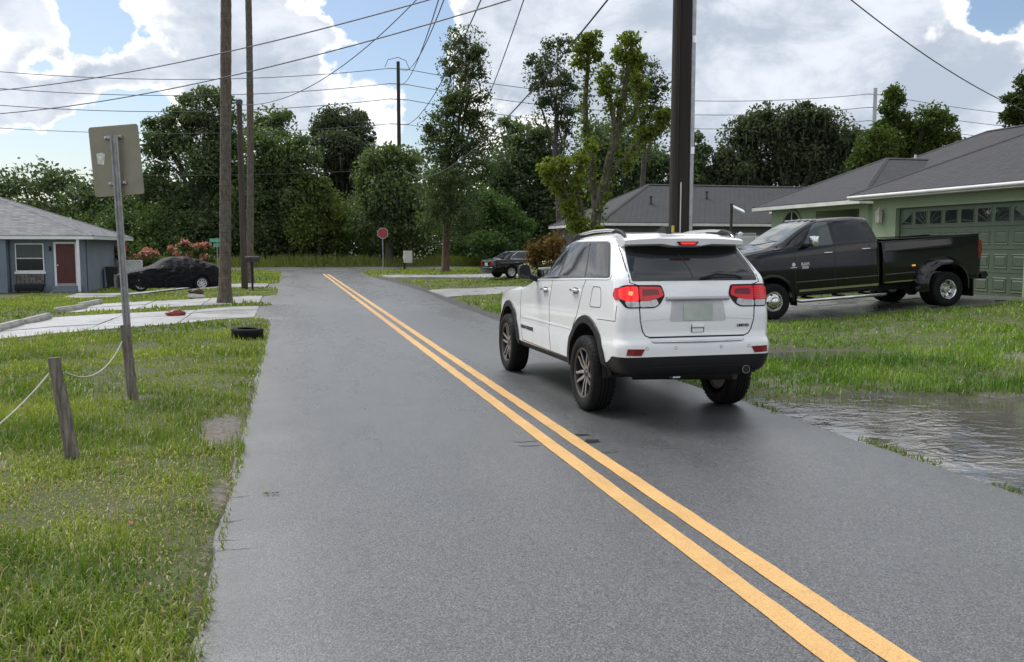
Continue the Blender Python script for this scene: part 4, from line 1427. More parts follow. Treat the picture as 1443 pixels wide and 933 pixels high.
# ================================================================== white SUV
def split_mesh(me, pred):
    """two meshes: faces whose centre satisfies pred, and the rest"""
    out = []
    for want in (True, False):
        bm = bmesh.new(); bm.from_mesh(me)
        kill = [f for f in bm.faces if bool(pred(f.calc_center_median())) != want]
        bmesh.ops.delete(bm, geom=kill, context='FACES')
        m = bpy.data.meshes.new(me.name); bm.to_mesh(m); bm.free()
        m.materials.clear()
        out.append(smooth(m, 32))
    return out
def both(fn, name, m, root, ang=30):
    a = fn(1); a.build(name, m, root, ang)
    b = fn(-1); b.build(name, m, root, ang)
def seam(bvh, axis, line, root, sign=1, w=.008, name='panel_gap', m=None, off=.0016):
    return patch(bvh, axis, strip(line, w), off, .003, .05, sign).build(name, m or M_SEAM, root)

def build_suv():
    root = thing('suv', 'white sport utility vehicle with red tail lights stopped on the right lane', 'suv', (3.825, 8.92, 0), math.pi / 2 + .017)
    XF = 4.02
    xrz = ([.30, .43, .52, .63, .77, .80, .84, 1.0, 1.15, 1.36, 1.45, 1.73, 1.90], [-.80, -.86, -.925, -.95, -.945, -.925, -.905, -.915, -.905, -.855, -.79, -.53, -.50])
    xr = lambda z: float(pchip(*xrz, z))
    xf = lambda z: XF - .10 * max(0, (z - .85)) ** 1.0 - .25 * max(0, .5 - z)
    Lb = XF + .93
    st = lambda x: (XF - x) / Lb                 # hood and body
    su = lambda x: (XF - x) / (XF + .52)         # roof
    ZT = ([0, st(3.9), st(3.6), st(3.0), st(2.4), st(2.2), su(1.95), su(1.5), su(1.15), su(.7), su(.1), su(-.35), 1.0],
          [.98, 1.06, 1.13, 1.20, 1.25, 1.285, 1.42, 1.67, 1.795, 1.845, 1.858, 1.842, 1.80])
    WT = ([0, st(3.5), st(2.3), su(1.9), su(1.2), su(.5), su(-.2), 1.0], [.60, .72, .74, .715, .64, .645, .64, .625])
    WW = ([0, st(3.7), st(3.1), st(2.0), st(-.2), st(-.6), 1.0], [.74, .81, .842, .848, .848, .838, .816])
    ZB = ([0, st(3.6), st(2.5), st(.3), st(-.5), 1.0], [.36, .34, .36, .37, .42, .45])
    ZC = ([0, st(2.6), st(.4), st(-.35), st(-.62), st(-.75), 1.0], [.52, .475, .475, .50, .58, .645, .650])
    ZBELT = ([0, st(2.0), st(.8), st(-.5), 1.0], [1.28, 1.31, 1.345, 1.395, 1.41])
    def keys(s):
        W, zb, zc, zt, wt = [float(pchip(*t, s)) for t in (WW, ZB, ZC, ZT, WT)]
        zk = min(float(pchip(*ZBELT, s)), zt - .05)
        w2 = max(wt, .2)
        return [(0, zb), (W * .72, zb), (W * .93, zb + .035), (W * .985, zc), (W * .988, zc + .012), (W * 1.0, .74), (W * .985, .80), (W * .985, min(1.02, zk - .12)), (W * .955, zk), (w2, zt - .065), (w2 * .80, zt - .012), (0, zt)]
    rads = [0, .06, .06, .004, .004, .05, .04, .12, .035, .09, .15, 0]
    base = loft_body('body', keys, rads, xf, xr, 96, 3, endR=.13, frontR=.40)
    BV = bvh_of(base)
    RH, FH, WZ = -.04, 3.12, .392
    me = boolean(base, [arch_cutter(RH, .42, .515, .48, 1.3, -.2), arch_cutter(RH, .42, .515, -1.3, -.48, -.2), arch_cutter(FH, .41, .505, .48, 1.3, -.2), arch_cutter(FH, .41, .505, -1.3, -.48, -.2)])
    def clad(c):
        s = (xf(c.z) - c.x) / (xf(c.z) - xr(c.z))
        return c.z < float(pchip(*ZC, min(max(s, 0), 1))) + .004
    lo, hi = split_mesh(me, clad)
    link('body', hi, M_WHITE, root)
    link('lower_cladding', lo, M_CLAD, root)
    # dark liners so that no daylight shows through the arches
    for x in (RH, FH):
        for s in (-1, 1):
            mb = MB()
            ang = np.linspace(-.02, math.pi + .02, 22)
            v = [(x + .513 * math.cos(a), y * s, .42 + .513 * math.sin(a)) for a in ang for y in (.50, .845)]
            mb.add(v, [(2 * i, 2 * i + 1, 2 * i + 3, 2 * i + 2) for i in range(21)])
            mb.build('arch_liner', M_DARK, root, 60)
    mb = MB().box(.5, 2.6, -.6, .6, .33, .40)
    mb.build('underbody', M_DARK, root)
    # flares
    for xc, zc, r in ((RH, .42, .0), (FH, .41, -.012)):
        for s in (1, -1):
            f = flare(xc, zc, .495 + r, .583 + r, -.02, math.pi - .04, lambda x, z: max(ry(BV, max(min(x, 3.75), -.80), max(z, .45)), .78), .020)
            (f if s > 0 else mirror_mb(f)).build('wheel_arch_trim', M_CLAD, root, 40)
    # wheels
    ty, al, dm = tyre_mesh(.392, .262, .25), alloy_mesh(.262, .24), disc_mesh(.17, .24)
    for x in (RH, FH):
        for s in (1, -1):
            put_wheel(root, x, s * .762, WZ, s, al, ty, dm, [M_ALLOY, M_ALLOYF])
    # side glass, one pane each, with dark surround
    def rp(p, r=.03):
        return roundpoly(p, r, 4, True)
    SUR = rp([(2.00, 1.302), (1.80, 1.40), (1.50, 1.575), (1.20, 1.705), (.98, 1.752), (-.18, 1.752), (-.27, 1.735), (-.60, 1.42), (-.58, 1.388)], [.01, .2, .3, .3, .1, .08, .07, .05, .03])
    both(lambda s: patch(BV, 'y', SUR, .003, .006, .06, s), 'window_surround', mat('gloss_black_trim', (.012, .012, .013), .18), root)
    panes = [rp([(1.93, 1.318), (1.50, 1.552), (1.16, 1.700), (1.03, 1.735), (1.00, 1.345)], [.01, .3, .2, .02, .015]),
             rp([(.93, 1.349), (.955, 1.738), (.30, 1.738), (.08, 1.382)], .015), rp([(.03, 1.386), (.25, 1.738), (-.17, 1.736), (-.25, 1.72), (-.565, 1.43), (-.54, 1.408)], [.015, .015, .06, .06, .05, .03])]
    for p in panes:
        both(lambda s: patch(BV, 'y', p, .0055, .006, .06, s), 'side_window', M_GLASS, root)
    # bright line along the belt and round the glass
    ln = [(2.02, 1.292), (1.4, 1.318), (.9, 1.336), (.05, 1.370), (-.56, 1.388), (-.62, 1.398), (-.635, 1.43), (-.29, 1.748), (-.18, 1.765), (.98, 1.764), (1.20, 1.718), (1.52, 1.588), (2.0, 1.318)]
    both(lambda s: patch(BV, 'y', strip(ln, .013), .006, .008, .08, s), 'window_trim', M_WHITE, root)
    # doors: seams, handles, filler flap
    for line in ([(2.51, 1.27), (2.515, 1.0), (2.50, .75), (2.40, .50)], [(1.19, 1.32), (1.25, 1.05), (1.23, .8), (1.17, .49)], [(.03, 1.36), (.11, 1.28), (.19, 1.10), (.25, .98), (.36, .88), (.44, .75)], [(2.40, .497), (1.17, .487), (.48, .485)]):
        both(lambda s: patch(BV, 'y', strip(line, .009), .0015, .003, .05, s), 'door_seam', M_SEAM, root)
    both(lambda s: patch(BV, 'y', strip([(2.45, .795), (1.2, .808), (.46, .815)], .016), .004, .006, .08, s), 'door_crease', M_WHITE, root)
    for x, z in ((1.43, 1.195), (.34, 1.235)):
        for s in (1, -1):
            y = ry(BV, x, z, s)
            mb = MB().tube([(x - .10, y, z), (x - .085, y + s * .028, z + .002), (x, y + s * .036, z + .004), (x + .085, y + s * .028, z + .002), (x + .10, y, z)], [.012, .016, .018, .016, .012], 8)
            h = mb.build('door_handle', M_CHROME, root, 50)
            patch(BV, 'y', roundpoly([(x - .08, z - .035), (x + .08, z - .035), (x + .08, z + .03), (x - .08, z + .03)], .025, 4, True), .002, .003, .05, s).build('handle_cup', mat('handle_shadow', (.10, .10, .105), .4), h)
    fl = roundpoly([(-.13, 1.09), (-.45, 1.10), (-.41, 1.30), (-.19, 1.30)], .05, 5, True)
    seam(BV, 'y', fl + [fl[0]], root, 1, .007, 'filler_flap_seam')
    for line in ([(-.80, .99), (-.52, .985), (-.35, .98)], [(-.80, .99), (-.81, 1.14)]):
        both(lambda s: patch(BV, 'y', strip(line, .006), .0015, .003, .05, s), 'bumper_seam', M_SEAM, root)
    # mirror
    for s in (1, -1):
        mb = MB()
        vs = []
        poly = roundpoly([(.905, 1.305), (1.045, 1.315), (1.055, 1.45), (1.02, 1.49), (.935, 1.48), (.910, 1.42)], .045, 4, True)
        for dx, k in ((1.66, .96), (1.68, 1.0), (1.76, .98), (1.82, .80), (1.84, .55)):
            c = np.mean(poly, axis=0)
            vs.append([(dx + .10, s * (c[0] + (p[0] - c[0]) * k), c[1] + (p[1] - c[1]) * k) for p in poly])
        n = len(poly)
        v = [p for r in vs for p in r]
        f = [(i * n + j, i * n + (j + 1) % n, (i + 1) * n + (j + 1) % n, (i + 1) * n + j) for i in range(4) for j in range(n)] + [tuple(range(n)), tuple(4 * n + j for j in range(n))]
        mb.add(v, f)
        mb.tube([(1.84, s * .80, 1.30), (1.82, s * .92, 1.345)], .035, 8)
        mo = mb.build('door_mirror', M_CLAD, root, 40)
        MB().prism([(s * (np.mean([p[0] for p in poly]) + (p[0] - np.mean([p[0] for p in poly])) * .86), 1.41 + (p[1] - 1.41) * .86) for p in poly], 1.752, 1.758, plane='yz').build('mirror_glass', M_GLASS, mo)
    # roof rails, fin
    for s in (1, -1):
        pts = [(1.10, s * .585, 1.775), (.98, s * .59, 1.815), (.75, s * .592, 1.845), (.4, s * .594, 1.868), (0, s * .594, 1.872), (-.26, s * .592, 1.862), (-.42, s * .588, 1.838), (-.50, s * .585, 1.80)]
        r = MB().tube(pts, [.010, .014, .016, .016, .016, .016, .014, .010], 8).build('roof_rail', M_STEEL, root, 50)
        for fp in ([(1.10, 1.770), (.98, 1.812), (.86, 1.834), (.80, 1.82)], [(-.14, 1.845), (-.26, 1.862), (-.40, 1.842), (-.50, 1.80)]):
            MB().tube([(x, s * .592, z) for x, z in fp], [.014, .024, .024, .014], 8).build('rail_foot', M_CLAD, r, 50)
    mb = MB()
    fin = [(-.40, 1.83), (-.335, 1.905), (-.28, 1.912), (-.22, 1.89), (-.06, 1.845)]
    mb.prism(fin, .05, .105, plane='xz')
    mb.build('roof_antenna', M_CLAD, root, 30)
    # windscreen
    both_w = patch(BV, 'x', roundpoly([(-.62, 1.32), (.62, 1.32), (.56, 1.70), (-.56, 1.70)], .05, 4, True), .004, .006, .07, 1)
    both_w.build('windscreen', M_GLASS, root, 30)
    # ---- tail
    def RP(poly, off=.004, th=.007, cell=.05):
        return patch(BV, 'x', poly, off, th, cell, -1)
    gl = rp([(-.665, 1.375), (.665, 1.375), (.655, 1.50), (.600, 1.735), (-.600, 1.735), (-.655, 1.50)], [.02, .02, .1, .06, .06, .1])
    RP(gl, .004, .006).build('rear_window', M_GLASS, root, 30)
    for x in (-1, 1):
        pass
    # heater element crease seen down the glass
    seam(BV, 'x', [(.02, 1.39), (.03, 1.50), (.075, 1.63)], root, -1, .008, 'defroster_lead', M_SEAM, .0065)
    # spoiler: lip that overhangs the top of the glass
    prof = []
    for y in np.linspace(-.64, .64, 25):
        k = abs(y) / .64
        tz = 1.805 - .022 * k ** 3
        out = -.665 + .06 * k ** 4
        cen = max(0, 1 - abs(y) / .26)
        bz = 1.722 - .022 * min(1, cen * 2.2) - .012 * k
        prof.append([(-.36, y, tz + .022), (out + .05, y, tz - .004), (out, y, tz - .022), (out + .012, y, bz + .014), (out + .05, y, bz), (-.49, y, bz - .015), (-.40, y, 1.72)])
    v = [p for r in prof for p in r]
    f = [(i * 7 + j, i * 7 + (j + 1) % 7, (i + 1) * 7 + (j + 1) % 7, (i + 1) * 7 + j) for i in range(24) for j in range(7)] + [tuple(range(7)), tuple(24 * 7 + j for j in range(7))]
    sp = MB().add(v, f).build('spoiler', M_WHITE, root, 35)
    MB().prism([(.115, 1.752), (.085, 1.716), (-.085, 1.716), (-.115, 1.752)], -.674, -.655, plane='yz').build('brake_light_bezel', M_DARK, sp)
    MB().prism([(.088, 1.744), (.068, 1.724), (-.068, 1.724), (-.088, 1.744)], -.680, -.660, plane='yz').build('high_brake_light', M_REDON, sp)
    dk = roundpoly([(-.60, 1.70), (.60, 1.70), (.55, 1.645), (.30, 1.615), (-.30, 1.615), (-.55, 1.645)], .05, 4, True)  # outline of the black band across the top of the rear glass
    RP(dk, .0062, .004).build('dark_band', mat('black_glass_band', (.006, .006, .007), .1), root, 30)
    # tail lamps: outer half on the corner, inner half on the gate
    for s in (1, -1):
        inner = roundpoly([(s * .352, 1.235), (s * .378, 1.318), (s * .602, 1.324), (s * .602, 1.188), (s * .50, 1.190), (s * .43, 1.205)], .02, 4, True)
        a = RP(inner, .016, .022, .04).build('tail_lamp', M_RED, root, 35)
        RP(roundpoly([(s * .395, 1.245), (s * .41, 1.295), (s * .57, 1.298), (s * .57, 1.235)], .012, 3, True), .0175, .003).build('lamp_ring', M_REDDK, a, 35)
        clear = roundpoly([(s * .43, 1.203), (s * .50, 1.187), (s * .602, 1.185), (s * .602, 1.128), (s * .455, 1.130), (s * .41, 1.155)], .015, 4, True)
        RP(clear, .013, .02, .04).build('reversing_lens', M_CLEAR, a, 35)
        outer = roundpoly([(s * .612, 1.324), (s * .725, 1.326), (s * .778, 1.30), (s * .782, 1.22), (s * .75, 1.190), (s * .612, 1.188)], .02, 4, True)
        b = RP(outer, .014, .03, .03).build('tail_lamp', M_REDON if s > 0 else M_RED, root, 35)
        if s > 0:
            RP(roundpoly([(.660, 1.275), (.705, 1.282), (.712, 1.245), (.675, 1.236)], .015, 4, True), .0165, .003).build('bulb_glow', M_REDHOT, b, 35)
        cl2 = roundpoly([(s * .612, 1.184), (s * .745, 1.186), (s * .725, 1.130), (s * .612, 1.128)], .015, 4, True)
        RP(cl2, .012, .02, .04).build('reversing_lens', M_CLEAR, b, 35)
        bez = roundpoly([(s * .335, 1.235), (s * .365, 1.336), (s * .735, 1.340), (s * .788, 1.31), (s * .790, 1.205), (s * .74, 1.118), (s * .45, 1.118), (s * .395, 1.15)], .03, 4, True)
        RP(bez, .005, .01, .04).build('lamp_bezel', M_CLAD, root, 35)
        # wrapping edge seen from the side
        patch(BV, 'y', roundpoly([(-.72, 1.235), (-.745, 1.305), (-.83, 1.318), (-.85, 1.20), (-.78, 1.19)], .02, 4, True), .008, .02, .03, s).build('tail_lamp', M_RED, root, 35)
    # gate seams
    for s in (1, -1):
        seam(BV, 'x', [(s * .645, 1.72), (s * .675, 1.50), (s * .682, 1.36), (s * .607, 1.335)], root, -1, .010, 'gate_seam')
        seam(BV, 'x', [(s * .607, 1.12), (s * .600, 1.0), (s * .575, .90), (s * .545, .855), (s * .50, .838)], root, -1, .011, 'gate_seam')
    seam(BV, 'x', [(-.505, .836), (.505, .836)], root, -1, .016, 'gate_seam')
    for s in (1, -1):
        seam(BV, 'x', [(s * .600, 1.0), (s * .30, 1.02)], root, -1, .006, 'gate_crease', M_WHITE, .004)
    # chrome strip on the bumper step
    xb = rx(BV, 0, .79)
    MB().tube([(xb + .03, -.52, .797), (xb - .004, -.46, .795), (xb - .016, 0, .793), (xb - .004, .46, .795), (xb + .03, .52, .797)], .013, 8).build('bumper_strip', M_CHROME, root, 50)
    # number plate in its recess, bar above, latch below
    RP(roundpoly([(-.30, .985), (.30, .985), (.27, 1.185), (-.27, 1.185)], .03, 4, True), .0025, .003).build('plate_recess', mat('recess_shade', (.50, .51, .52), .4), root)  # flat patch; the shade of the recess is painted in as grey
    RP(roundpoly([(-.155, .995), (.155, .995), (.155, 1.155), (-.155, 1.155)], .012, 3, True), .010, .006).build('number_plate', M_PLATE, root, 30)
    mb = MB().tube([(rx(BV, 0, 1.2) - .018, -.33, 1.205), (rx(BV, 0, 1.2) - .028, 0, 1.207), (rx(BV, 0, 1.2) - .018, .33, 1.205)], .020, 8)
    mb.build('tailgate_bar', mat('satin_silver', (.42, .42, .43), .4, .6), root, 50)
    hz = rx(BV, 0, .91)
    lb = MB().box(hz - .022, hz + .01, -.062, .062, .925, .955, c=.006).build('gate_handle', M_WHITE, root, 40)
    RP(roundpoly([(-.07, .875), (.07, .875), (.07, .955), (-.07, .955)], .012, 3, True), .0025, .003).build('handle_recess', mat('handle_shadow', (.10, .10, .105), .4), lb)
    RP(roundpoly([(-.058, .88), (.058, .88), (.058, .917), (-.058, .917)], .008, 3, True), .006, .004).build('handle_lip', M_WHITE, lb)
    # reflectors, parking sensors
    for s in (1, -1):
        RP([(s * .735, .735), (s * .745, .672), (s * .60, .668), (s * .565, .73)], .008, .012, .04).build('rear_reflector', M_REDDK, root)
        for y in (.24, .54):
            pts = [(s * y + .016 * math.cos(a), .735 + .016 * math.sin(a)) for a in np.linspace(0, 2 * math.pi, 14, endpoint=False)]
            o = RP(pts, .003, .004).build('parking_sensor', mat('sensor_rim', (.30, .31, .32), .4), root)
            RP([(s * y + .011 * math.cos(a), .735 + .011 * math.sin(a)) for a in np.linspace(0, 2 * math.pi, 14, endpoint=False)], .005, .004).build('sensor_face', M_WHITE, o)
    # wiper
    MB().tube([(rx(BV, -.05, 1.39) - .02, -.05, 1.395), (rx(BV, -.2, 1.42) - .03, -.22, 1.435), (rx(BV, -.3, 1.42) - .025, -.42, 1.425), (rx(BV, -.45, 1.40) - .015, -.50, 1.40)], [.012, .011, .009, .007], 7).build('rear_wiper', M_CLAD, root, 50)
    # bumper lower: step, exhaust, tow eye
    RP([(-.50, .548), (.50, .548), (.50, .560), (-.50, .560)], .008, .012).build('bumper_ledge', M_CLAD, root)
    ex = MB().lathe([(.034, 0), (.042, 0), (.043, .006), (.043, .16), (.034, .16), (.032, .02), (0, .02)], 24, 'x', (-.935, -.52, .50))
    for i, p in enumerate(ex.v):
        pass
    e = ex.build('exhaust_tip', mat('dull_exhaust', (.20, .20, .20), .35, .9), root, 40)
    e.location.x = .0
    MB().lathe([(0, .008), (.033, .008), (.033, .03)], 20, 'x', (-.935, -.52, .50)).build('exhaust_bore', M_DARK, e)
    MB().tube([(-.75, -.5, .43), (-.5, -.35, .40), (-.3, .1, .39), (-.25, .4, .39)], .06, 10).build('silencer', mat('rusty_steel', (.03, .027, .025), .6, .3), root, 60)
    MB().tube([(-.04, -.7, .40), (-.04, .7, .40)], .05, 8).build('rear_axle', M_DARK, root, 60)
    MB().box(-.8, -.72, .12, .20, .415, .44, c=.006).build('tow_eye', M_STEEL, root)
    # lettering
    t = text_mesh('LIMITED', .036, .002, .0010)
    o = link('lettering', t, mat('badge_black', (.02, .02, .022), .35), root)
    o.location = (rx(BV, -.485, .935) - .004, -.485, .935); o.rotation_euler = (math.pi / 2, 0, -math.pi / 2)
    for s in (1, -1):
        t = text_mesh('GRAND CHEROKEE', .062, .002, .0018)
        o = link('lettering', t, mat('badge_black', (.02, .02, .022), .35), root)
        o.location = (2.16, ry(BV, 2.16, .675, s) + s * .004, .675); o.rotation_euler = (math.pi / 2, 0, math.pi if s > 0 else 0)
    return root
build_suv()
# ================================================================== black dual-rear-wheel pickup
def build_pickup():
    zr = float(gz(14.9, 19.05)) + .02
    zf = float(gz(10.5, 19.05)) + .02
    root = thing('pickup_truck', 'black crew-cab pickup with dual rear wheels parked nose to the road', 'pickup truck', (14.9, 19.08, zr + .003), math.pi)
    root.rotation_euler = (0, math.asin((zr - zf) / 4.4), math.pi)
    FX, Wc = 4.40, .985
    # ---- cab and nose
    XF, XR = 5.36, 1.62
    xrz = ([.3, 1.5, 1.65, 2.0, 2.3], [1.62, 1.62, 1.64, 1.735, 1.80])
    xr = lambda z: float(pchip(*xrz, z))
    xf = lambda z: XF - .06 * max(0, z - 1.2) * 3
    st = lambda x: (XF - x) / (XF - XR)
    su = lambda x: (XF - x) / (XF - 1.76)
    ZT = ([0, st(5.25), st(5.0), st(4.6), st(4.42), su(4.25), su(3.85), su(3.45), su(3.15), su(2.7), su(2.2), 1.0],
          [1.40, 1.47, 1.525, 1.575, 1.60, 1.665, 1.88, 2.075, 2.165, 2.20, 2.205, 2.17])
    WT = ([0, st(5.0), st(4.5), su(4.2), su(3.3), su(2.5), 1.0], [.78, .84, .86, .85, .74, .75, .74])
    WW = ([0, st(5.1), st(4.6), st(4.0), st(2.5), 1.0], [.92, .965, .985, .985, .985, .98])
    ZB = ([0, st(4.9), st(3.9), 1.0], [.50, .50, .46, .47])
    def keys(s):
        W, zb, zt, wt = [float(pchip(*t, s)) for t in (WW, ZB, ZT, WT)]
        zk = min(1.545 + .06 * s, zt - .045)
        return [(0, zb), (W * .80, zb), (W * .955, zb + .03), (W * .985, zb + .16), (W * .995, .80), (W * 1.0, 1.10), (W * .99, 1.38), (W * .965, zk), (wt, zt - .075), (wt * .8, zt - .012), (0, zt)]
    rads = [0, .05, .05, .06, .10, .15, .08, .03, .09, .16, 0]
    base = loft_body('body', keys, rads, xf, xr, 90, 3, endR=.07, frontR=.28)
    BV = bvh_of(base)
    me = boolean(base, [arch_cutter(FX, .44, .515, .50, 1.3, -.2), arch_cutter(FX, .44, .515, -1.3, -.50, -.2)])
    me.materials.clear()
    link('cab', smooth(me, 32), M_BLACKP, root)
    for s in (1, -1):
        ang = np.linspace(-.2, math.pi + .2, 22)
        v = [(FX + .513 * math.cos(a), y * s, .44 + .513 * math.sin(a)) for a in ang for y in (.52, .965)]
        MB().add(v, [(2 * i, 2 * i + 1, 2 * i + 3, 2 * i + 2) for i in range(21)]).build('arch_liner', M_DARK, root, 60)
        f = flare(FX, .44, .50, .575, -.10, math.pi + .10, lambda x, z: ry(BV, min(x, 5.0), max(z, .6)), .012)
        (f if s > 0 else mirror_mb(f)).build('wheel_arch_trim', M_BLACKP, root, 40)
    # ---- bed
    def bkeys(s):
        W = .985
        t = 1.585 + .035 * s
        return [(0, .60), (W * .80, .60), (W * .97, .62), (W * .985, .74), (W * 1.0, 1.05), (W * .992, 1.36), (W * .97, 1.50), (W * .955, t), (W * .92, t + .005), (0, t + .005)]
    bed = loft_body('bed', bkeys, [0, .03, .03, .05, .15, .12, .06, .02, .01, 0], lambda z: 1.565, lambda z: -1.13 + .05 * abs(z - 1.1), 60, 3, endR=.09, frontR=.03)
    BB = bvh_of(bed)
    cav = MB().box(-1.05, 1.50, -.84, .84, .95, 2.0).mesh('cut')
    bme = boolean(bed, [cav, arch_cutter(0, .46, .55, .45, 1.3, -.2), arch_cutter(0, .46, .55, -1.3, -.45, -.2)])
    bme.materials.clear()
    link('bed', smooth(bme, 32), M_BLACKP, root)
    for s in (1, -1):
        MB().box(-1.10, 1.55, s * .875 - .065, s * .875 + .065, 1.622, 1.645, c=.008).build('bed_rail', M_CLAD, root, 40)
        # flared fender over the twin tyres
        rows = []
        for a in np.linspace(-.12, math.pi + .12, 32):
            c, sn = math.cos(a), math.sin(a)
            sq = 1 + .06 * abs(math.sin(2 * a))
            row = [(r * sq * c, s * y, .46 + r * sq * sn) for r, y in ((.70, .965), (.675, 1.02), (.64, 1.10), (.60, 1.175), (.555, 1.215), (.525, 1.222), (.515, 1.20), (.515, .93))]
            rows.append(row)
        v = [p for r in rows for p in r]
        f = [(i * 8 + j, i * 8 + j + 1, (i + 1) * 8 + j + 1, (i + 1) * 8 + j) for i in range(31) for j in range(7)]
        MB().add(v, f).build('rear_fender', M_BLACKP, root, 45)
        MB().box(-.70, -.665, s * .78, s * 1.20, .20, .62, c=.01).build('mud_flap', M_RUBBER, root)
        MB().box(3.77, 3.80, s * .70, s * .96, .27, .62, c=.008).build('mud_flap', M_RUBBER, root)
        mk = MB().box(.74, .82, s * 1.0, s * 1.035, .985, 1.02, c=.008).build('side_marker', M_AMBER, root)
        # tail lamp
        lp = roundpoly([(-1.01, 1.05), (-1.14, 1.05), (-1.14, 1.50), (-1.05, 1.50), (-1.00, 1.30)], .03, 3, True)
        patch(BB, 'y', lp, .006, .03, .05, s).build('tail_lamp', M_REDDK, root, 35)
        rl = roundpoly([(s * .80, 1.05), (s * .955, 1.05), (s * .955, 1.50), (s * .82, 1.50)], .03, 3, True)
        patch(BB, 'x', rl, .006, .03, .05, -1).build('tail_lamp', M_RED, root, 35)
    MB().tube([(-1.22, -.95, .66), (-1.26, -.6, .64), (-1.26, .6, .64), (-1.22, .95, .66)], .09, 10).build('rear_bumper', M_CLAD, root, 50)
    MB().box(-1.0, 5.0, -.42, .42, .42, .56).build('chassis', M_DARK, root)
    MB().tube([(0, -1.05, .40), (0, 1.05, .40)], .07, 8).tube([(.0, 0, .38), (.12, 0, .38)], .17, 10).build('rear_axle', M_DARK, root, 60)
    MB().tube([(FX, -.8, .40), (FX, .8, .40)], .06, 8).build('front_axle', M_DARK, root, 60)
    # ---- wheels
    ty = tyre_mesh(.405, .222, .235)
    def steel(front):
        mb = MB()
        y0 = .085
        if front:
            pr = [(.226, y0 + .012), (.222, y0 + .018), (.205, y0 - .004), (.198, y0 - .02), (.185, y0 + .02), (.15, y0 + .055), (.115, y0 + .062), (.105, y0 + .055), (.10, y0 + .085), (.085, y0 + .11), (.05, y0 + .118), (0, y0 + .12)]
        else:
            pr = [(.226, y0 + .012), (.222, y0 + .018), (.205, y0 + .0), (.196, y0 - .04), (.192, y0 - .09), (.18, y0 - .115), (.15, y0 - .125), (.11, y0 - .128), (.10, y0 - .11), (.085, y0 - .03), (.075, y0 - .015), (.0, y0 - .01)]
        mb.lathe(pr, 44, 'y')
        m = mb.mesh('wheel', 35)
        return m
    def holes(front):
        mb = MB()
        for k in range(5 if front else 8):
            a = 2 * math.pi * k / (5 if front else 8) + .3
            c = (.165 * math.cos(a), 0, .165 * math.sin(a))
            y = (.085 + .035) if front else (.085 - .118)
            t = (math.cos(a), math.sin(a))
            vs = []
            for q in np.linspace(0, 2 * math.pi, 12, endpoint=False):
                u, w = .026 * math.cos(q), .017 * math.sin(q)
                rr = .165 + w
                dy = -(w / .035) * .037 if front else 0
                vs.append((t[0] * rr - t[1] * u, y + dy + .011, t[1] * rr + t[0] * u))
            mb.add(vs, [tuple(range(12))])
        return mb.mesh('hand_hole')
    def nuts(front):
        mb = MB()
        for k in range(8):
            a = 2 * math.pi * k / 8
            y = .085 + (.058 if front else -.128)
            mb.lathe([(0, y + .03), (.010, y + .028), (.012, y)], 6, 'y', (.088 * math.cos(a) * 1.28, 0, .088 * math.sin(a) * 1.28))
        return mb.mesh('wheel_nut')
    kit = {True: (steel(True), holes(True), nuts(True)), False: (steel(False), holes(False), nuts(False))}
    def wheel(x, y, s, front):
        wv = link('wheel', kit[front][0], M_STEEL, root)
        wv.location = (x, y, .405)
        wv.rotation_euler = (0, .4, 0 if s > 0 else math.pi)
        link('tyre', ty, M_RUBBER, wv)
        h = link('hand_hole', kit[front][1], M_DARK, wv); tag(h, kind='stuff')
        h = link('wheel_nut', kit[front][2], M_STEEL, wv); tag(h, kind='stuff')
    for s in (1, -1):
        wheel(FX, s * .93, s, True)
        wheel(0, s * 1.10, s, False)
        wheel(0, s * .80, s, False)
    # ---- glazing
    def rp(p, r=.03):
        return roundpoly(p, r, 4, True)
    g1 = rp([(3.60, 1.575), (3.23, 2.055), (3.12, 2.10), (2.86, 2.105), (2.84, 1.60)], [.02, .12, .1, .03, .03])
    g2 = rp([(2.72, 1.605), (2.74, 2.11), (2.12, 2.10), (2.03, 2.04), (1.96, 1.70), (1.98, 1.63)], [.03, .03, .1, .1, .08, .05])
    sur = [rp([(3.72, 1.555), (3.27, 2.075), (3.12, 2.125), (2.80, 2.13), (2.80, 1.575)], [.02, .12, .1, .03, .03]), rp([(2.78, 1.578), (2.78, 2.135), (2.09, 2.125), (1.99, 2.05), (1.91, 1.68), (1.94, 1.605)], [.03, .03, .1, .1, .08, .05])]
    tr = mat('gloss_black_trim', (.012, .012, .013), .18)
    for p, g, m in ((sur[0], g1, M_GLASSL), (sur[1], g2, M_GLASS)):
        for s in (1, -1):
            patch(BV, 'y', p, .003, .006, .06, s).build('window_surround', tr, root, 30)
            patch(BV, 'y', g, .006, .007, .06, s).build('side_window', m, root, 30)
    patch(BV, 'x', rp([(-.76, 1.66), (.76, 1.66), (.63, 2.10), (-.63, 2.10)], .06), .005, .007, .06, 1).build('windscreen', M_GLASSL, root, 30)
    patch(BV, 'x', rp([(-.62, 1.70), (.62, 1.70), (.58, 2.06), (-.58, 2.06)], .06), .005, .007, .06, -1).build('rear_window', M_GLASS, root, 30)
    MB().tube([(4.37, .1, 1.655), (4.25, .45, 1.70), (4.12, .72, 1.74)], .010, 6).build('wiper', M_CLAD, root)
    # ---- seams, mouldings, handles
    for ln in ([(3.83, 1.50), (3.80, 1.2), (3.82, .85), (3.78, .56)], [(2.79, 1.57), (2.81, 1.0), (2.80, .56)], [(1.92, 1.60), (1.84, 1.2), (1.80, .95), (1.80, .56)], [(3.80, .555), (1.80, .555)], [(4.95, 1.33), (4.3, 1.46), (3.85, 1.52)]):
        for s in (1, -1):
            patch(BV, 'y', strip(ln, .010), .0015, .003, .05, s).build('door_seam', M_SEAM, root)
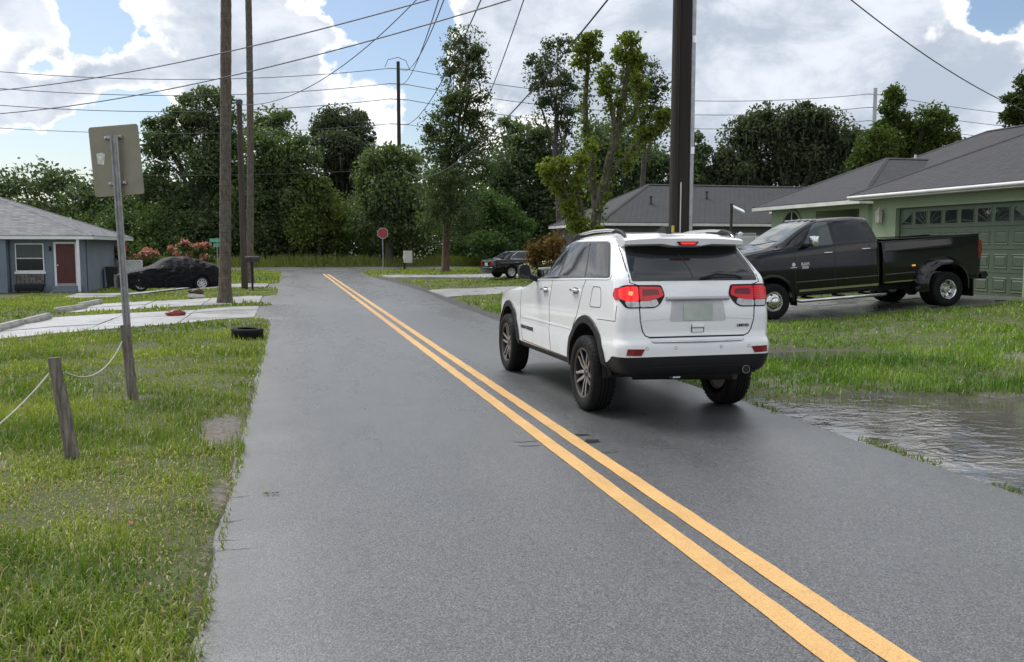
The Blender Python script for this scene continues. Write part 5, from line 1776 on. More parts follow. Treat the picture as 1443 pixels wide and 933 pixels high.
    for s in (1, -1):
        mo = patch(BV, 'y', strip([(3.80, .800), (1.68, .825)], .022), .010, .012, .08, s).build('side_moulding', mat('moulding_grey', (.10, .10, .105), .25, .3), root)
        patch(BB, 'y', strip([(1.52, .83), (.72, .845)], .022), .010, .012, .08, s).build('side_moulding', mat('moulding_grey', (.10, .10, .105), .25, .3), root)
        patch(BV, 'y', strip([(3.72, .60), (1.68, .62)], .05), .006, .010, .08, s).build('rocker_trim', M_STEEL, root)
        patch(BB, 'y', strip([(1.52, .645), (.60, .655)], .03), .006, .010, .08, s).build('rocker_trim', M_STEEL, root)
        st_ = MB().tube([(3.80, s * .86, .40), (3.72, s * 1.02, .375), (1.55, s * 1.02, .385), (1.45, s * .9, .40)], .042, 12).build('side_step', M_STEEL, root, 50)
        for x in (3.4, 2.6, 1.9):
            MB().box(x - .03, x + .03, min(s * .55, s * 1.0), max(s * .55, s * 1.0), .40, .44).build('step_bracket', M_DARK, st_)
        for x, z in ((2.98, 1.42), (2.0, 1.455)):
            y = ry(BV, x, z, s)
            MB().tube([(x - .10, y, z), (x - .08, y + s * .03, z), (x + .08, y + s * .03, z), (x + .10, y, z)], [.012, .018, .018, .012], 8).build('door_handle', M_CHROME, root, 50)
        # towing mirror: black arm, chrome shell
        mr = MB().box(3.42, 3.60, min(s * .93, s * 1.16), max(s * .93, s * 1.16), 1.585, 1.66, c=.02).build('door_mirror', M_CLAD, root, 40)
        MB().box(3.40, 3.56, min(s * 1.12, s * 1.30), max(s * 1.12, s * 1.30), 1.58, 1.82, c=.035).build('mirror_shell', M_CHROME, mr, 50)
        # side badges
        y = ry(BV, 3.62, 1.15, s)
        bw = mat('badge_silver', (.72, .72, .72), .3, .4)
        for txt, x, z, sz, sp in (('RAM', 3.57, 1.195, .100, 1.0), ('3500', 3.57, 1.120, .082, 1.0)):
            o = link('lettering', text_mesh(txt, sz, .003, .002, sp), bw, root)
            o.location = (x, y + s * .006, z); o.rotation_euler = (math.pi / 2, 0, math.pi if s > 0 else 0)
        em = MB().lathe([(0, .004), (.042, .004), (.042, -.004)], 20, 'y', (3.86, y, 1.20)).box(3.78, 3.94, y - .004, y + .004, 1.125, 1.14)
        for i, p in enumerate(em.v):
            em.v[i] = (p[0], y + s * .006 + (p[1] - y), p[2])
        em.build('engine_badge', bw, root, 30)
    # cab lamps, head lamps, grille, bumper
    for y in (-.52, -.28, 0, .28, .52):
        z = BV.ray_cast(Vector((3.06, y, 4)), Vector((0, 0, -1)))[0].z
        MB().box(3.0, 3.14, y - .055, y + .055, z - .01, z + .03, c=.012).build('cab_lamp', M_CLEAR, root, 40)
    for s in (1, -1):
        patch(BV, 'x', roundpoly([(s * .62, 1.02), (s * .88, 1.04), (s * .88, 1.28), (s * .60, 1.28)], .03, 3, True), .012, .02, .05, 1).build('head_lamp', M_CLEAR, root, 35)
    patch(BV, 'x', roundpoly([(-.52, .86), (.52, .86), (.56, 1.36), (-.56, 1.36)], .05, 3, True), .010, .02, .06, 1).build('grille', M_CHROME, root, 35)
    MB().box(5.30, 5.52, -.98, .98, .48, .76, c=.05).build('front_bumper', M_CHROME, root, 40)
    return root
build_pickup()

# ================================================================== saloon cars
def saloon(name, label, loc, rz, paint, L=4.65, Hh=1.40, W=.87, cover=False, seed=1, parts=True, old=True):
    root = thing(name, label, 'car', loc, rz)
    hl = L / 2
    fx, rxl = L * .295, -L * .285
    st = lambda x: (hl - x) / L
    k = Hh / 1.40
    ZT = ([0, st(hl - .15), st(hl - .6), st(.98), st(.86), st(.15), st(-.1), st(-.75), st(-1.0), st(-1.72), st(-1.80), st(-hl + .12), 1.0],
          [.66 * k, .73 * k, .82 * k, .93 * k, .96 * k, 1.345 * k, 1.385 * k, 1.385 * k, 1.35 * k, 1.02 * k, .995 * k, .97 * k, .90 * k])
    if cover:
        ZT = ([0, st(hl - .2), st(hl - .7), st(.95), st(.80), st(.10), st(-.15), st(-.7), st(-1.2), st(-hl + .25), 1.0], [.62 * k, .74 * k, .84 * k, .96 * k, 1.0 * k, 1.34 * k, 1.39 * k, 1.38 * k, 1.27 * k, 1.06 * k, .98 * k])
    WT = ([0, st(1.2), st(.1), st(-.9), st(-1.75), 1.0], [.60, .70, .55, .55, .68, .66])
    WW = ([0, st(hl - .5), st(.8), st(-.8), st(-hl + .4), 1.0], [W - .13, W - .02, W, W, W - .015, W - .08])
    def keys(s):
        zt, wt, w = [float(pchip(*t, s)) for t in (ZT, WT, WW)]
        zk = min(.93 * k, zt - .04)
        zb = .22 + .05 * max(0, s - .85) / .15 + .03 * max(0, .1 - s) / .1
        if cover: zb = .16
        return [(0, zb), (w * .85, zb), (w * .97, zb + .07), (w, .52), (w * .985, .72), (w * .945, zk), (wt, zt - .06), (wt * .75, zt - .01), (0, zt)]
    base = loft_body('body', keys, [0, .05, .06, .1, .08, .04, .08, .14, 0], lambda z: hl - .10 * max(0, z - .6), lambda z: -hl + .10 * max(0, z - .75), 70, 3, endR=.16, frontR=.34)
    BV = bvh_of(base)
    RW = .315
    if cover:
        # cloth cover: sagging folds over the same shape
        me = base
        n = len(me.vertices); co = np.empty(n * 3); me.vertices.foreach_get('co', co); co = co.reshape(-1, 3)
        no = np.empty(n * 3); me.vertices.foreach_get('normal', no); no = no.reshape(-1, 3)
        u = co[:, 0] * 1.0 + co[:, 2] * 1.4
        amp = .050 * (fnoise(co[:, 0] + 3, co[:, 2] * 1.5, 1.4, 2) > 0) 
        w_ = np.sin(u * 9 + 5 * fnoise(co[:, 0], co[:, 2] * 2, 1.1, 3) * 4) * (.3 + fnoise(co[:, 0] + 9, co[:, 2], 1.8, 2))
        side = np.clip(np.abs(no[:, 1]) * 1.2, .15, 1)
        co = co + no * ((amp * w_ * side + .02)[:, None])
        co[:, 2] = np.maximum(co[:, 2], .10)
        me.vertices.foreach_set('co', co.ravel()); me.update()
        me2 = boolean(me, [arch_cutter(rxl, .30, .36, .55, 1.3, -.3), arch_cutter(rxl, .30, .36, -1.3, -.55, -.3)])
        me2.materials.clear()
        cv = smooth(me2, 50)
        q = NT('car_cover_cloth')
        c_ = q.noise(5, 5, .6)
        q.set(Base_Color=q.mix(q.ramp(c_, .3, .7), (.004, .004, .006), (.009, .009, .012)), Roughness=.6)
        q.b.inputs['Specular IOR Level'].default_value = .15
        q.b.inputs['Sheen Weight'].default_value = .1
        wv_ = q.noise(2.2, 4, .5, q.mapping(q.co(), (1.2, .5, 2.6), (0, .5, 0)), 1.2)
        q.bump(q.math('ADD', q.math('MULTIPLY', wv_, 1.0), q.math('MULTIPLY', q.noise(7, 4, .5), .25)), .9, .12)
        link('cloth_cover', cv, q.m, root)
    else:
        me = boolean(base, [arch_cutter(x, .31, .365, a, b, -.3) for x in (fx, rxl) for a, b in ((.5, 1.3), (-1.3, -.5))])
        me.materials.clear()
        link('body', smooth(me, 32), paint, root)
    ty = tyre_mesh(RW, .195, .20)
    al = alloy_mesh(.195, .19); dm = disc_mesh(.13, .19)
    sil = mat('silver_alloy', (.55, .55, .55), .35, .7)
    for x in (fx, rxl):
        for s in (1, -1):
            put_wheel(root, x, s * (W - .115), RW, s, al, ty, dm, [sil, sil])
            ang = np.linspace(-.1, math.pi + .1, 16)
            v = [(x + .363 * math.cos(a), y * s, .31 + .363 * math.sin(a)) for a in ang for y in (.5, W - .04)]
            MB().add(v, [(2 * i, 2 * i + 1, 2 * i + 3, 2 * i + 2) for i in range(15)]).build('arch_liner', M_DARK, root, 60)
    if cover:
        return root
    def rp(p, r=.03):
        return roundpoly(p, r, 4, True)
    g1 = rp([(.80, .955 * k), (.20, 1.305 * k), (-.22, 1.325 * k), (-.24, .97 * k)], [.03, .15, .03, .03])
    g2 = rp([(-.30, .97 * k), (-.28, 1.325 * k), (-.78, 1.31 * k), (-1.12, 1.13 * k), (-1.30, .985 * k)], [.03, .03, .15, .1, .03])
    for g in (g1, g2):
        for s in (1, -1):
            patch(BV, 'y', g, .005, .007, .06, s).build('side_window', M_GLASS, root, 30)
    tl = [(.90, .945 * k), (-.27, .955 * k), (-1.36, .972 * k), (-1.14, 1.16 * k), (-.80, 1.335 * k), (-.25, 1.35 * k), (.20, 1.33 * k), (.88, .955 * k)]
    for s in (1, -1):
        patch(BV, 'y', strip(tl, .016), .006, .008, .08, s).build('window_trim', M_CHROME, root)
        for ln in ([(.62, .93 * k), (.66, .6), (.60, .30)], [(-.27, .95 * k), (-.27, .30)], [(-1.25, .95 * k), (-1.0, .72), (-.95, .55)]):
            patch(BV, 'y', strip(ln, .009), .0015, .003, .06, s).build('door_seam', M_SEAM, root)
        for x in (-.08, -1.02):
            y = ry(BV, x, .80 * k, s)
            MB().tube([(x - .08, y, .80 * k), (x - .06, y + s * .025, .80 * k), (x + .06, y + s * .025, .80 * k), (x + .08, y, .80 * k)], .014, 7).build('door_handle', M_CHROME, root, 50)
        mo = MB().box(.66, .80, min(s * .84, s * 1.02), max(s * .84, s * 1.02), .93 * k, 1.05 * k, c=.03).build('door_mirror', paint, root, 40)
        patch(BV, 'x', rp([(s * .42, .64 * k), (s * .74, .64 * k), (s * .74, .84 * k), (s * .42, .84 * k)], .02), .008, .015, .05, -1).build('tail_lamp', M_REDDK, root, 35)
        patch(BV, 'x', rp([(s * .40, .56 * k), (s * .66, .56 * k), (s * .66, .66 * k), (s * .42, .66 * k)], .02), .010, .02, .05, 1).build('head_lamp', M_CLEAR, root, 35)
    patch(BV, 'z', rp([(.83, -.60), (.83, .60), (.22, .48), (.22, -.48)], .06), .005, .007, .06).build('windscreen', M_GLASSL, root, 30)
    patch(BV, 'z', rp([(-1.62, -.58), (-1.62, .58), (-1.08, .48), (-1.08, -.48)], .06), .005, .007, .06).build('rear_window', M_GLASS, root, 30)
    patch(BV, 'x', rp([(-.16, .62 * k), (.16, .62 * k), (.16, .78 * k), (-.16, .78 * k)], .015), .008, .01, .05, -1).build('number_plate', M_PLATE, root)
    MB().tube([(-hl + .12, -W + .12, .50), (-hl - .03, -.5, .50), (-hl - .04, .5, .50), (-hl + .12, W - .12, .50)], .06, 8).build('rear_bumper', paint, root, 50)
    MB().tube([(hl - .25, -W + .14, .46), (hl - .02, -.45, .46), (hl - .02, .45, .46), (hl - .25, W - .14, .46)], .06, 8).build('front_bumper', paint, root, 50)
    return root
def gloc(x, y, up=0.0):
    return (x, y, float(gz(x, y)) + up)
_b = at(722, 391, 46.0)
saloon('parked_saloon', 'black saloon car parked tail to the road beyond the white vehicle', gloc(_b[0] + .9, _b[1] + .55, .035), R(14), M_BLACKP, seed=2)
_b = at(792, 384, 42.0)
saloon('parked_saloon', 'pale yellow-green car half hidden behind the white vehicle', gloc(_b[0] + .7, _b[1] + .6, .03), R(168), M_YELLOWP, seed=3)
saloon('covered_car', 'car wrapped in a wrinkled black cover with one wheel showing', gloc(-5.0, 41.4, .035), R(196), None, L=4.25, Hh=1.45, cover=True)
# ================================================================== houses
def shingle_mat(name, a, b, cw=.30, ch=.105):
    q = NT(name)
    s = q.n('ShaderNodeSeparateXYZ'); q.l(q.pos(), s.inputs[0])
    cmb = q.n('ShaderNodeCombineXYZ')
    q.l(q.math('ADD', s.outputs[0], s.outputs[1]), cmb.inputs[0]); q.l(q.math('MULTIPLY', s.outputs[2], 1.0), cmb.inputs[1])
    br = q.n('ShaderNodeTexBrick'); q.l(cmb.outputs[0], br.inputs['Vector'])
    br.inputs['Scale'].default_value = 1.0; br.inputs['Brick Width'].default_value = cw; br.inputs['Row Height'].default_value = ch * .48
    br.inputs['Mortar Size'].default_value = .006; br.inputs['Mortar Smooth'].default_value = .3
    br.inputs['Color1'].default_value = (*a, 1); br.inputs['Color2'].default_value = (*b, 1); br.inputs['Mortar'].default_value = (a[0] * .6, a[1] * .6, a[2] * .6, 1)
    c = q.mix(q.ramp(q.noise(1.1, 5, .6, q.pos()), .3, .7, 0, .5), br.outputs[0], b)
    c = q.mix(q.ramp(q.noise(90, 4, .7, q.pos()), .4, .75, 0, .5), c, tuple(x * .45 for x in a))
    q.set(Base_Color=c, Roughness=.75)
    # each course overlaps the one below
    ro = q.math('FRACT', q.math('DIVIDE', s.outputs[2], ch * .48))
    q.bump(q.math('ADD', q.math('MULTIPLY', ro, -1.0), q.math('MULTIPLY', br.outputs['Fac'], -.6)), .8, .03)
    return q.m
M_SHG = shingle_mat('dark_violet_shingle', (.024, .023, .029), (.042, .041, .049))
M_SHGREY = shingle_mat('charcoal_shingle', (.024, .025, .028), (.043, .044, .048))
M_SHL = shingle_mat('grey_shingle', (.062, .064, .074), (.185, .188, .204), .34, .16)
def stucco(name, col, sc=30):
    q = NT(name)
    n = q.noise(.9, 5, .6, q.pos())
    c = q.mix(q.ramp(n, .3, .7), tuple(x * .88 for x in col), tuple(min(1, x * 1.1) for x in col))
    c = q.mix(q.ramp(q.noise(2.2, 6, .7, q.mapping(q.pos(), (1, 1, .25))), .58, .78, 0, .35), c, tuple(x * .55 for x in col))
    q.set(Base_Color=c, Roughness=.85)
    q.bump(q.noise(sc, 6, .65, q.pos()), .5, .015)
    return q.m
M_GRN = stucco('sage_green_stucco', (.275, .345, .225))
M_GRND = mat('garage_green', (.090, .125, .080), .5, var=.06, bump=.08, bscale=40)
M_BLUE = stucco('blue_grey_stucco', (.175, .210, .255))
M_GREYW = stucco('slate_grey_wall', (.10, .108, .115))
M_TRIM = mat('weathered_white_trim', (.62, .62, .60), .5, var=.14, vscale=1.6, bump=.1)
M_VINYL = mat('white_vinyl', (.74, .75, .76), .35, var=.05)
M_SOFFIT = mat('soffit', (.45, .45, .43), .7)
M_PANE = glass_mat('house_window_glass', (.020, .024, .026), .04)
M_DOORRED = mat('maroon_door', (.085, .016, .017), .45, var=.08)
def hip_roof(x0, x1, y0, y1, ez, p, front_only=False, axis='x'):
    """axis = ridge direction; front_only: the far end runs on into another roof"""
    mb = MB()
    if axis == 'x':
        h = (y1 - y0) / 2; ym = (y0 + y1) / 2
        r0 = (x0 + h, ym, ez + p * h)
        r1 = (x1, ym, ez + p * h) if front_only else (x1 - h, ym, ez + p * h)
    else:
        h = (x1 - x0) / 2; xm = (x0 + x1) / 2
        r0 = (xm, y0 + h, ez + p * h); r1 = (xm, y1 - h, ez + p * h)
    c = [(x0, y0, ez), (x1, y0, ez), (x1, y1, ez), (x0, y1, ez)]
    lo = [(x, y, ez - .03) for x, y, z in c]
    v = c + [r0, r1] + lo
    if axis == 'x':
        f = [(3, 0, 4), (0, 1, 5, 4), (2, 3, 4, 5)] + ([(1, 2, 5)])
    else:
        f = [(0, 1, 4), (1, 2, 5, 4), (2, 3, 5), (3, 0, 4, 5)]
    f += [(0, 6, 7, 1), (1, 7, 8, 2), (2, 8, 9, 3), (3, 9, 6, 0), (9, 8, 7, 6)]
    return mb.add(v, f), r0, r1
def fascia(x0, x1, y0, y1, ez, sides, h=.16, t=.05):
    mb = MB()
    z0, z1 = ez - h, ez - .032
    if 'w' in sides: mb.box(x0 - .005, x0 + t, y0, y1, z0, z1)
    if 'e' in sides: mb.box(x1 - t, x1 + .005, y0, y1, z0, z1)
    if 's' in sides: mb.box(x0 + t + .002, x1 - t - .002, y0 - .005, y0 + t, z0, z1)
    if 'n' in sides: mb.box(x0 + t + .002, x1 - t - .002, y1 - t, y1 + .005, z0, z1)
    return mb
def ridge_caps(root, pts, w=.13):
    for a, b in pts:
        a, b = Vector(a), Vector(b)
        d = (b - a).normalized(); s = d.cross(Vector((0, 0, 1))).normalized() * w
        MB().add([a + s + Vector((0, 0, -.02)), a + Vector((0, 0, .035)), a - s + Vector((0, 0, -.02)), b + s + Vector((0, 0, -.02)), b + Vector((0, 0, .035)), b - s + Vector((0, 0, -.02))],
                 [(0, 1, 4, 3), (1, 2, 5, 4)]).build('ridge_cap', root.active_material, root)
def vent_pipe(root, x, y, z, r=.045, h=.35):
    MB().lathe([(.09, 0), (r + .01, .06), (r, .07), (r, h), (r * .7, h), (r * .7, h - .05), (0, h - .05)], 12, 'z', (x, y, z)).build('vent_pipe', M_TRIM, root, 40)

def green_house():
    root = thing('green_house', 'sage green bungalow with dark hip roofs and wide green garage door', 'house', (0, 0, 0))
    gz0 = .30
    ez, p = 3.28, .48
    # roofs: main block, entrance wing, garage
    for (x0, x1, y0, y1, fo, ax, cut) in ((20.0, 31.5, 8.0, 35.0, False, 'y', 'wnse'), (18.2, 25.0, 26.12, 33.2, True, 'x', 'wns'), (16.9, 25.6, 14.8, 24.86, True, 'x', 'wns')):
        mb, r0, r1 = hip_roof(x0, x1, y0, y1, ez, p, fo, ax)
        ro = mb.build('roof', M_SHG, root)
        fascia(x0, x1, y0, y1, ez, cut).build('fascia', M_TRIM, ro)
        MB().box(x0 + .06, x1 - .06, y0 + .06, y1 - .06, ez - .15, ez - .13).build('soffit', M_SOFFIT, ro)
        if ax == 'x':
            ridge_caps(ro, [((x0, y1, ez), r0), ((x0, y0, ez), r0), (r0, r1)], .10)
        else:
            ridge_caps(ro, [((x0, y1, ez), r1), ((x0, y0, ez), r0), (r0, r1)], .10)
    # gutter along the garage eave
    MB().tube([(16.86, 14.9, ez - .075), (16.86, 24.8, ez - .075)], .05, 8).build('gutter', M_TRIM, root, 50)
    wt = ez - .152
    def wall(x0, x1, y0, y1, z0=gz0 - .1, z1=wt):
        return MB().box(x0, x1, y0, y1, z0, z1)
    wall(20.6, 31, 8.6, 34.4).build('wall', M_GRN, root)
    # wing: front wall with entrance recess and arched window
    wall(18.8, 20.61, 29.6, 32.7).build('wall', M_GRN, root)
    wall(20.45, 20.62, 24.2, 29.62).build('wall', M_GRN, root)
    MB().box(18.8, 19.1, 26.5, 27.0, gz0 - .1, wt).build('porch_pier', M_GRN, root)
    MB().box(18.8, 19.1, 27.0, 29.6, 3.0, wt).build('porch_beam', M_GRN, root)
    d = MB().box(20.38, 20.448, 27.6, 28.6, gz0, 2.45).build('front_door', mat('dark_door', (.03, .035, .03), .4), root)
    # arched window
    w = MB()
    arc = [(31.15 + .62 * math.cos(a), 2.42 + .62 * math.sin(a)) for a in np.linspace(0, math.pi, 18)]
    w.prism([(31.77, 1.1)] + arc + [(30.53, 1.1)], 18.765, 18.80, plane='yz')
    wo = w.build('arched_window', M_PANE, root)
    rim = [(18.76, 31.15 + .66 * math.cos(a), 2.42 + .66 * math.sin(a)) for a in np.linspace(0, math.pi, 18)]
    MB().tube([(18.76, 31.81, 1.08)] + rim + [(18.76, 30.49, 1.08)], .05, 6).build('window_frame', M_GRN, wo, 50)
    MB().tube([(18.755, 31.15, 1.1), (18.755, 31.15, 3.02)], .018, 5).tube([(18.755, 30.53, 2.42), (18.755, 31.77, 2.42)], .018, 5).build('muntin', M_TRIM, wo)
    # garage walls with door opening
    DY0, DY1, DT = 18.35, 23.20, 2.83
    wall(17.4, 17.7, DY1 + .12, 24.3).build('wall', M_GRN, root)
    wall(17.4, 17.7, 15.4, DY0 - .12).build('wall', M_GRN, root)
    MB().box(17.4, 17.7, DY0 - .12, DY1 + .12, DT + .08, wt).build('wall', M_GRN, root)
    wall(17.7, 20.6, 24.0, 24.3).build('wall', M_GRN, root)
    wall(17.7, 20.6, 15.4, 15.7).build('wall', M_GRN, root)
    for y0, y1 in ((DY1 + .0, DY1 + .118), (DY0 - .118, DY0)):
        MB().box(17.385, 17.52, y0, y1, gz0, DT + .078).build('door_jamb', M_GRN, root)
    MB().box(17.385, 17.52, DY0, DY1, DT, DT + .078).build('door_jamb', M_GRN, root)
    # sectional door
    zb = .435
    dr = MB().box(17.56, 17.60, DY0, DY1, zb, DT).build('garage_door', M_GRND, root)
    rows, colsn = 4, 8
    rh = (DT - zb) / rows
    cw = (DY1 - DY0) / colsn
    for r_ in range(rows):
        z0 = zb + r_ * rh
        sec = MB().box(17.535, 17.558, DY0 + .003, DY1 - .003, z0 + .006, z0 + rh - .006, c=.004).build('door_section', M_GRND, dr)
        for c in range(colsn):
            y0 = DY0 + c * cw
            if r_ < 3:
                # raised panel: bevelled field in a sunk frame
                a, b, e, f = y0 + .07, y0 + cw - .07, z0 + .11, z0 + rh - .11
                mbp = MB()
                o = [(17.534, a, e), (17.534, b, e), (17.534, b, f), (17.534, a, f)]
                m1 = [(17.520, a + .02, e + .02), (17.520, b - .02, e + .02), (17.520, b - .02, f - .02), (17.520, a + .02, f - .02)]
                m2 = [(17.531, a + .055, e + .055), (17.531, b - .055, e + .055), (17.531, b - .055, f - .055), (17.531, a + .055, f - .055)]
                m3 = [(17.516, a + .085, e + .085), (17.516, b - .085, e + .085), (17.516, b - .085, f - .085), (17.516, a + .085, f - .085)]
                vv = o + m1 + m2 + m3
                ff = [(k * 4 + j, k * 4 + (j + 1) % 4, (k + 1) * 4 + (j + 1) % 4, (k + 1) * 4 + j) for k in range(3) for j in range(4)] + [(12, 13, 14, 15)]
                mbp.add(vv, ff).build('door_panel', M_GRND, dr)
            else:
                # top lights cut by sunburst bars; the fan spreads over groups of four
                a, b, e, f = y0 + .085, y0 + cw - .085, z0 + .12, z0 + rh - .13
                MB().box(17.525, 17.5345, a - .03, b + .03, e - .03, f + .03).build('light_frame', M_GRND, dr)
                if c in (0, colsn - 1):
                    po = [(a, e), (b, e), (b if c == 0 else a, f - .1)]
                    g = MB().prism([(a, e), (b, e), ((a if c == 7 else b), f - .05)] if c == 0 else [(a, e), (b, e), (a, f - .05)], 17.519, 17.5245, plane='yz')
                else:
                    g = MB().box(17.519, 17.5245, a, b, e, f)
                po = g.build('door_light', M_PANE, dr)
                hub = DY0 + (2 if c < 4 else 6) * cw + 0.0
                mbb = MB(); nb = 0
                for ang in np.linspace(.12, math.pi - .12, 9):
                    d_ = (math.cos(ang), math.sin(ang))
                    segp = []
                    for t in np.linspace(.1, 3.0, 160):
                        y, z = hub + d_[0] * t, e - .06 + d_[1] * t
                        if a < y < b and e < z < f: segp.append((y, z))
                    if len(segp) > 3:
                        (ya, za), (yb, zb_) = segp[0], segp[-1]
                        mbb.tube([(17.515, ya, za), (17.515, yb, zb_)], .011, 5); nb += 1
                if nb:
                    mbb.build('sunburst_bar', M_GRND, po)
    # coach lamp by the garage, on the return wall
    l = MB().box(17.28, 17.40, 23.78, 23.86, 2.80, 2.86).build('wall_lantern', mat('cream_metal', (.55, .52, .42), .5), root)
    mb = MB()
    c = (17.26, 23.82)
    mb.lathe([(.0, 2.92), (.02, 2.86), (.12, 2.72), (.125, 2.70), (.09, 2.70)], 6, 'z', (c[0], c[1], 0), 0)
    mb.lathe([(.085, 2.42), (.095, 2.44), (.03, 2.38), (0, 2.36)], 6, 'z', (c[0], c[1], 0), 0)
    for k in range(6):
        a = k * math.pi / 3
        mb.tube([(c[0] + .085 * math.cos(a), c[1] + .085 * math.sin(a), 2.43), (c[0] + .10 * math.cos(a), c[1] + .10 * math.sin(a), 2.71)], .010, 5)
    mb.build('lantern_cage', mat('cream_metal', (.55, .52, .42), .5), l)
    MB().lathe([(.075, 2.43), (.09, 2.70)], 6, 'z', (c[0], c[1], 0)).build('lantern_glass', mat('frosted_glass', (.6, .6, .55), .3), l)
    for x, y in ((22.2, 22.4), (23.4, 30.2)):
        vent_pipe(root, x, y, ez + p * (x - 20.0) - .05)
    return root
green_house()
# garden hose left on the apron by the garage
tag(MB().tube([(16.7 + .35 * math.cos(t * 2.2) * (1 + .1 * t), 18.3 - .28 * t + .25 * math.sin(t * 2.4), .43 + .01 * math.sin(t * 5)) for t in np.linspace(0, 5.5, 60)], .014, 6).build('garden_hose', M_RUBBER, None, 60),
    'black garden hose curled on the concrete at the foot of the garage door', 'hose')

def grey_house():
    root = thing('grey_house', 'slate grey bungalow with charcoal hip roof behind the white vehicle', 'house', (0, 0, 0))
    x0, x1, y0, y1, ez, p = 15.3, 36.0, 43.5, 52.5, 2.95, .50
    mb, r0, r1 = hip_roof(x0, x1, y0, y1, ez, p)
    ro = mb.build('roof', M_SHGREY, root)
    fascia(x0, x1, y0, y1, ez, 'wnse', .17).build('fascia', M_TRIM, ro)
    MB().box(x0 + .06, x1 - .06, y0 + .06, y1 - .06, ez - .16, ez - .14).build('soffit', M_SOFFIT, ro)
    ridge_caps(ro, [((x0, y0, ez), r0), ((x0, y1, ez), r0), (r0, r1)], .13)
    MB().box(x0 + .55, x1 - .55, y0 + .55, y1 - .55, .1, ez - .162).build('wall', M_GREYW, root)
    def window(xa, xb, za, zb):
        w = MB().box(xa, xb, y0 + .50, y0 + .548, za, zb).build('window', M_TRIM, root)
        MB().box(xa + .06, xb - .06, y0 + .492, y0 + .499, za + .06, zb - .06).build('pane', mat('drawn_blind', (.40, .41, .41), .5), w)
        MB().box(xa - .05, xb + .05, y0 + .44, y0 + .499, za - .09, za - .002).build('sill', M_TRIM, w)
    window(19.6, 21.2, 1.3, 2.45); window(16.9, 17.9, 1.3, 2.45); window(23.2, 24.4, 1.3, 2.45)
    g = MB().box(x0 + .50, x0 + .548, 44.6, 47.2, .35, 2.45).build('garage_door', M_TRIM, root)
    for k in range(4):
        MB().box(x0 + .48, x0 + .499, 44.65, 47.15, .40 + k * .52, .88 + k * .52, c=.006).build('door_section', M_TRIM, g)
    for x, y in ((19.0, 45.6), (22.6, 46.3)):
        z = ez + p * (y - y0)
        MB().lathe([(.10, -.05), (.08, .12), (.05, .13), (.05, .34), (.10, .36), (.10, .42), (0, .46)], 10, 'z', (x, y, z)).build('roof_vent', mat('vent_dark', (.03, .03, .03), .5), root, 40)
    return root
grey_house()

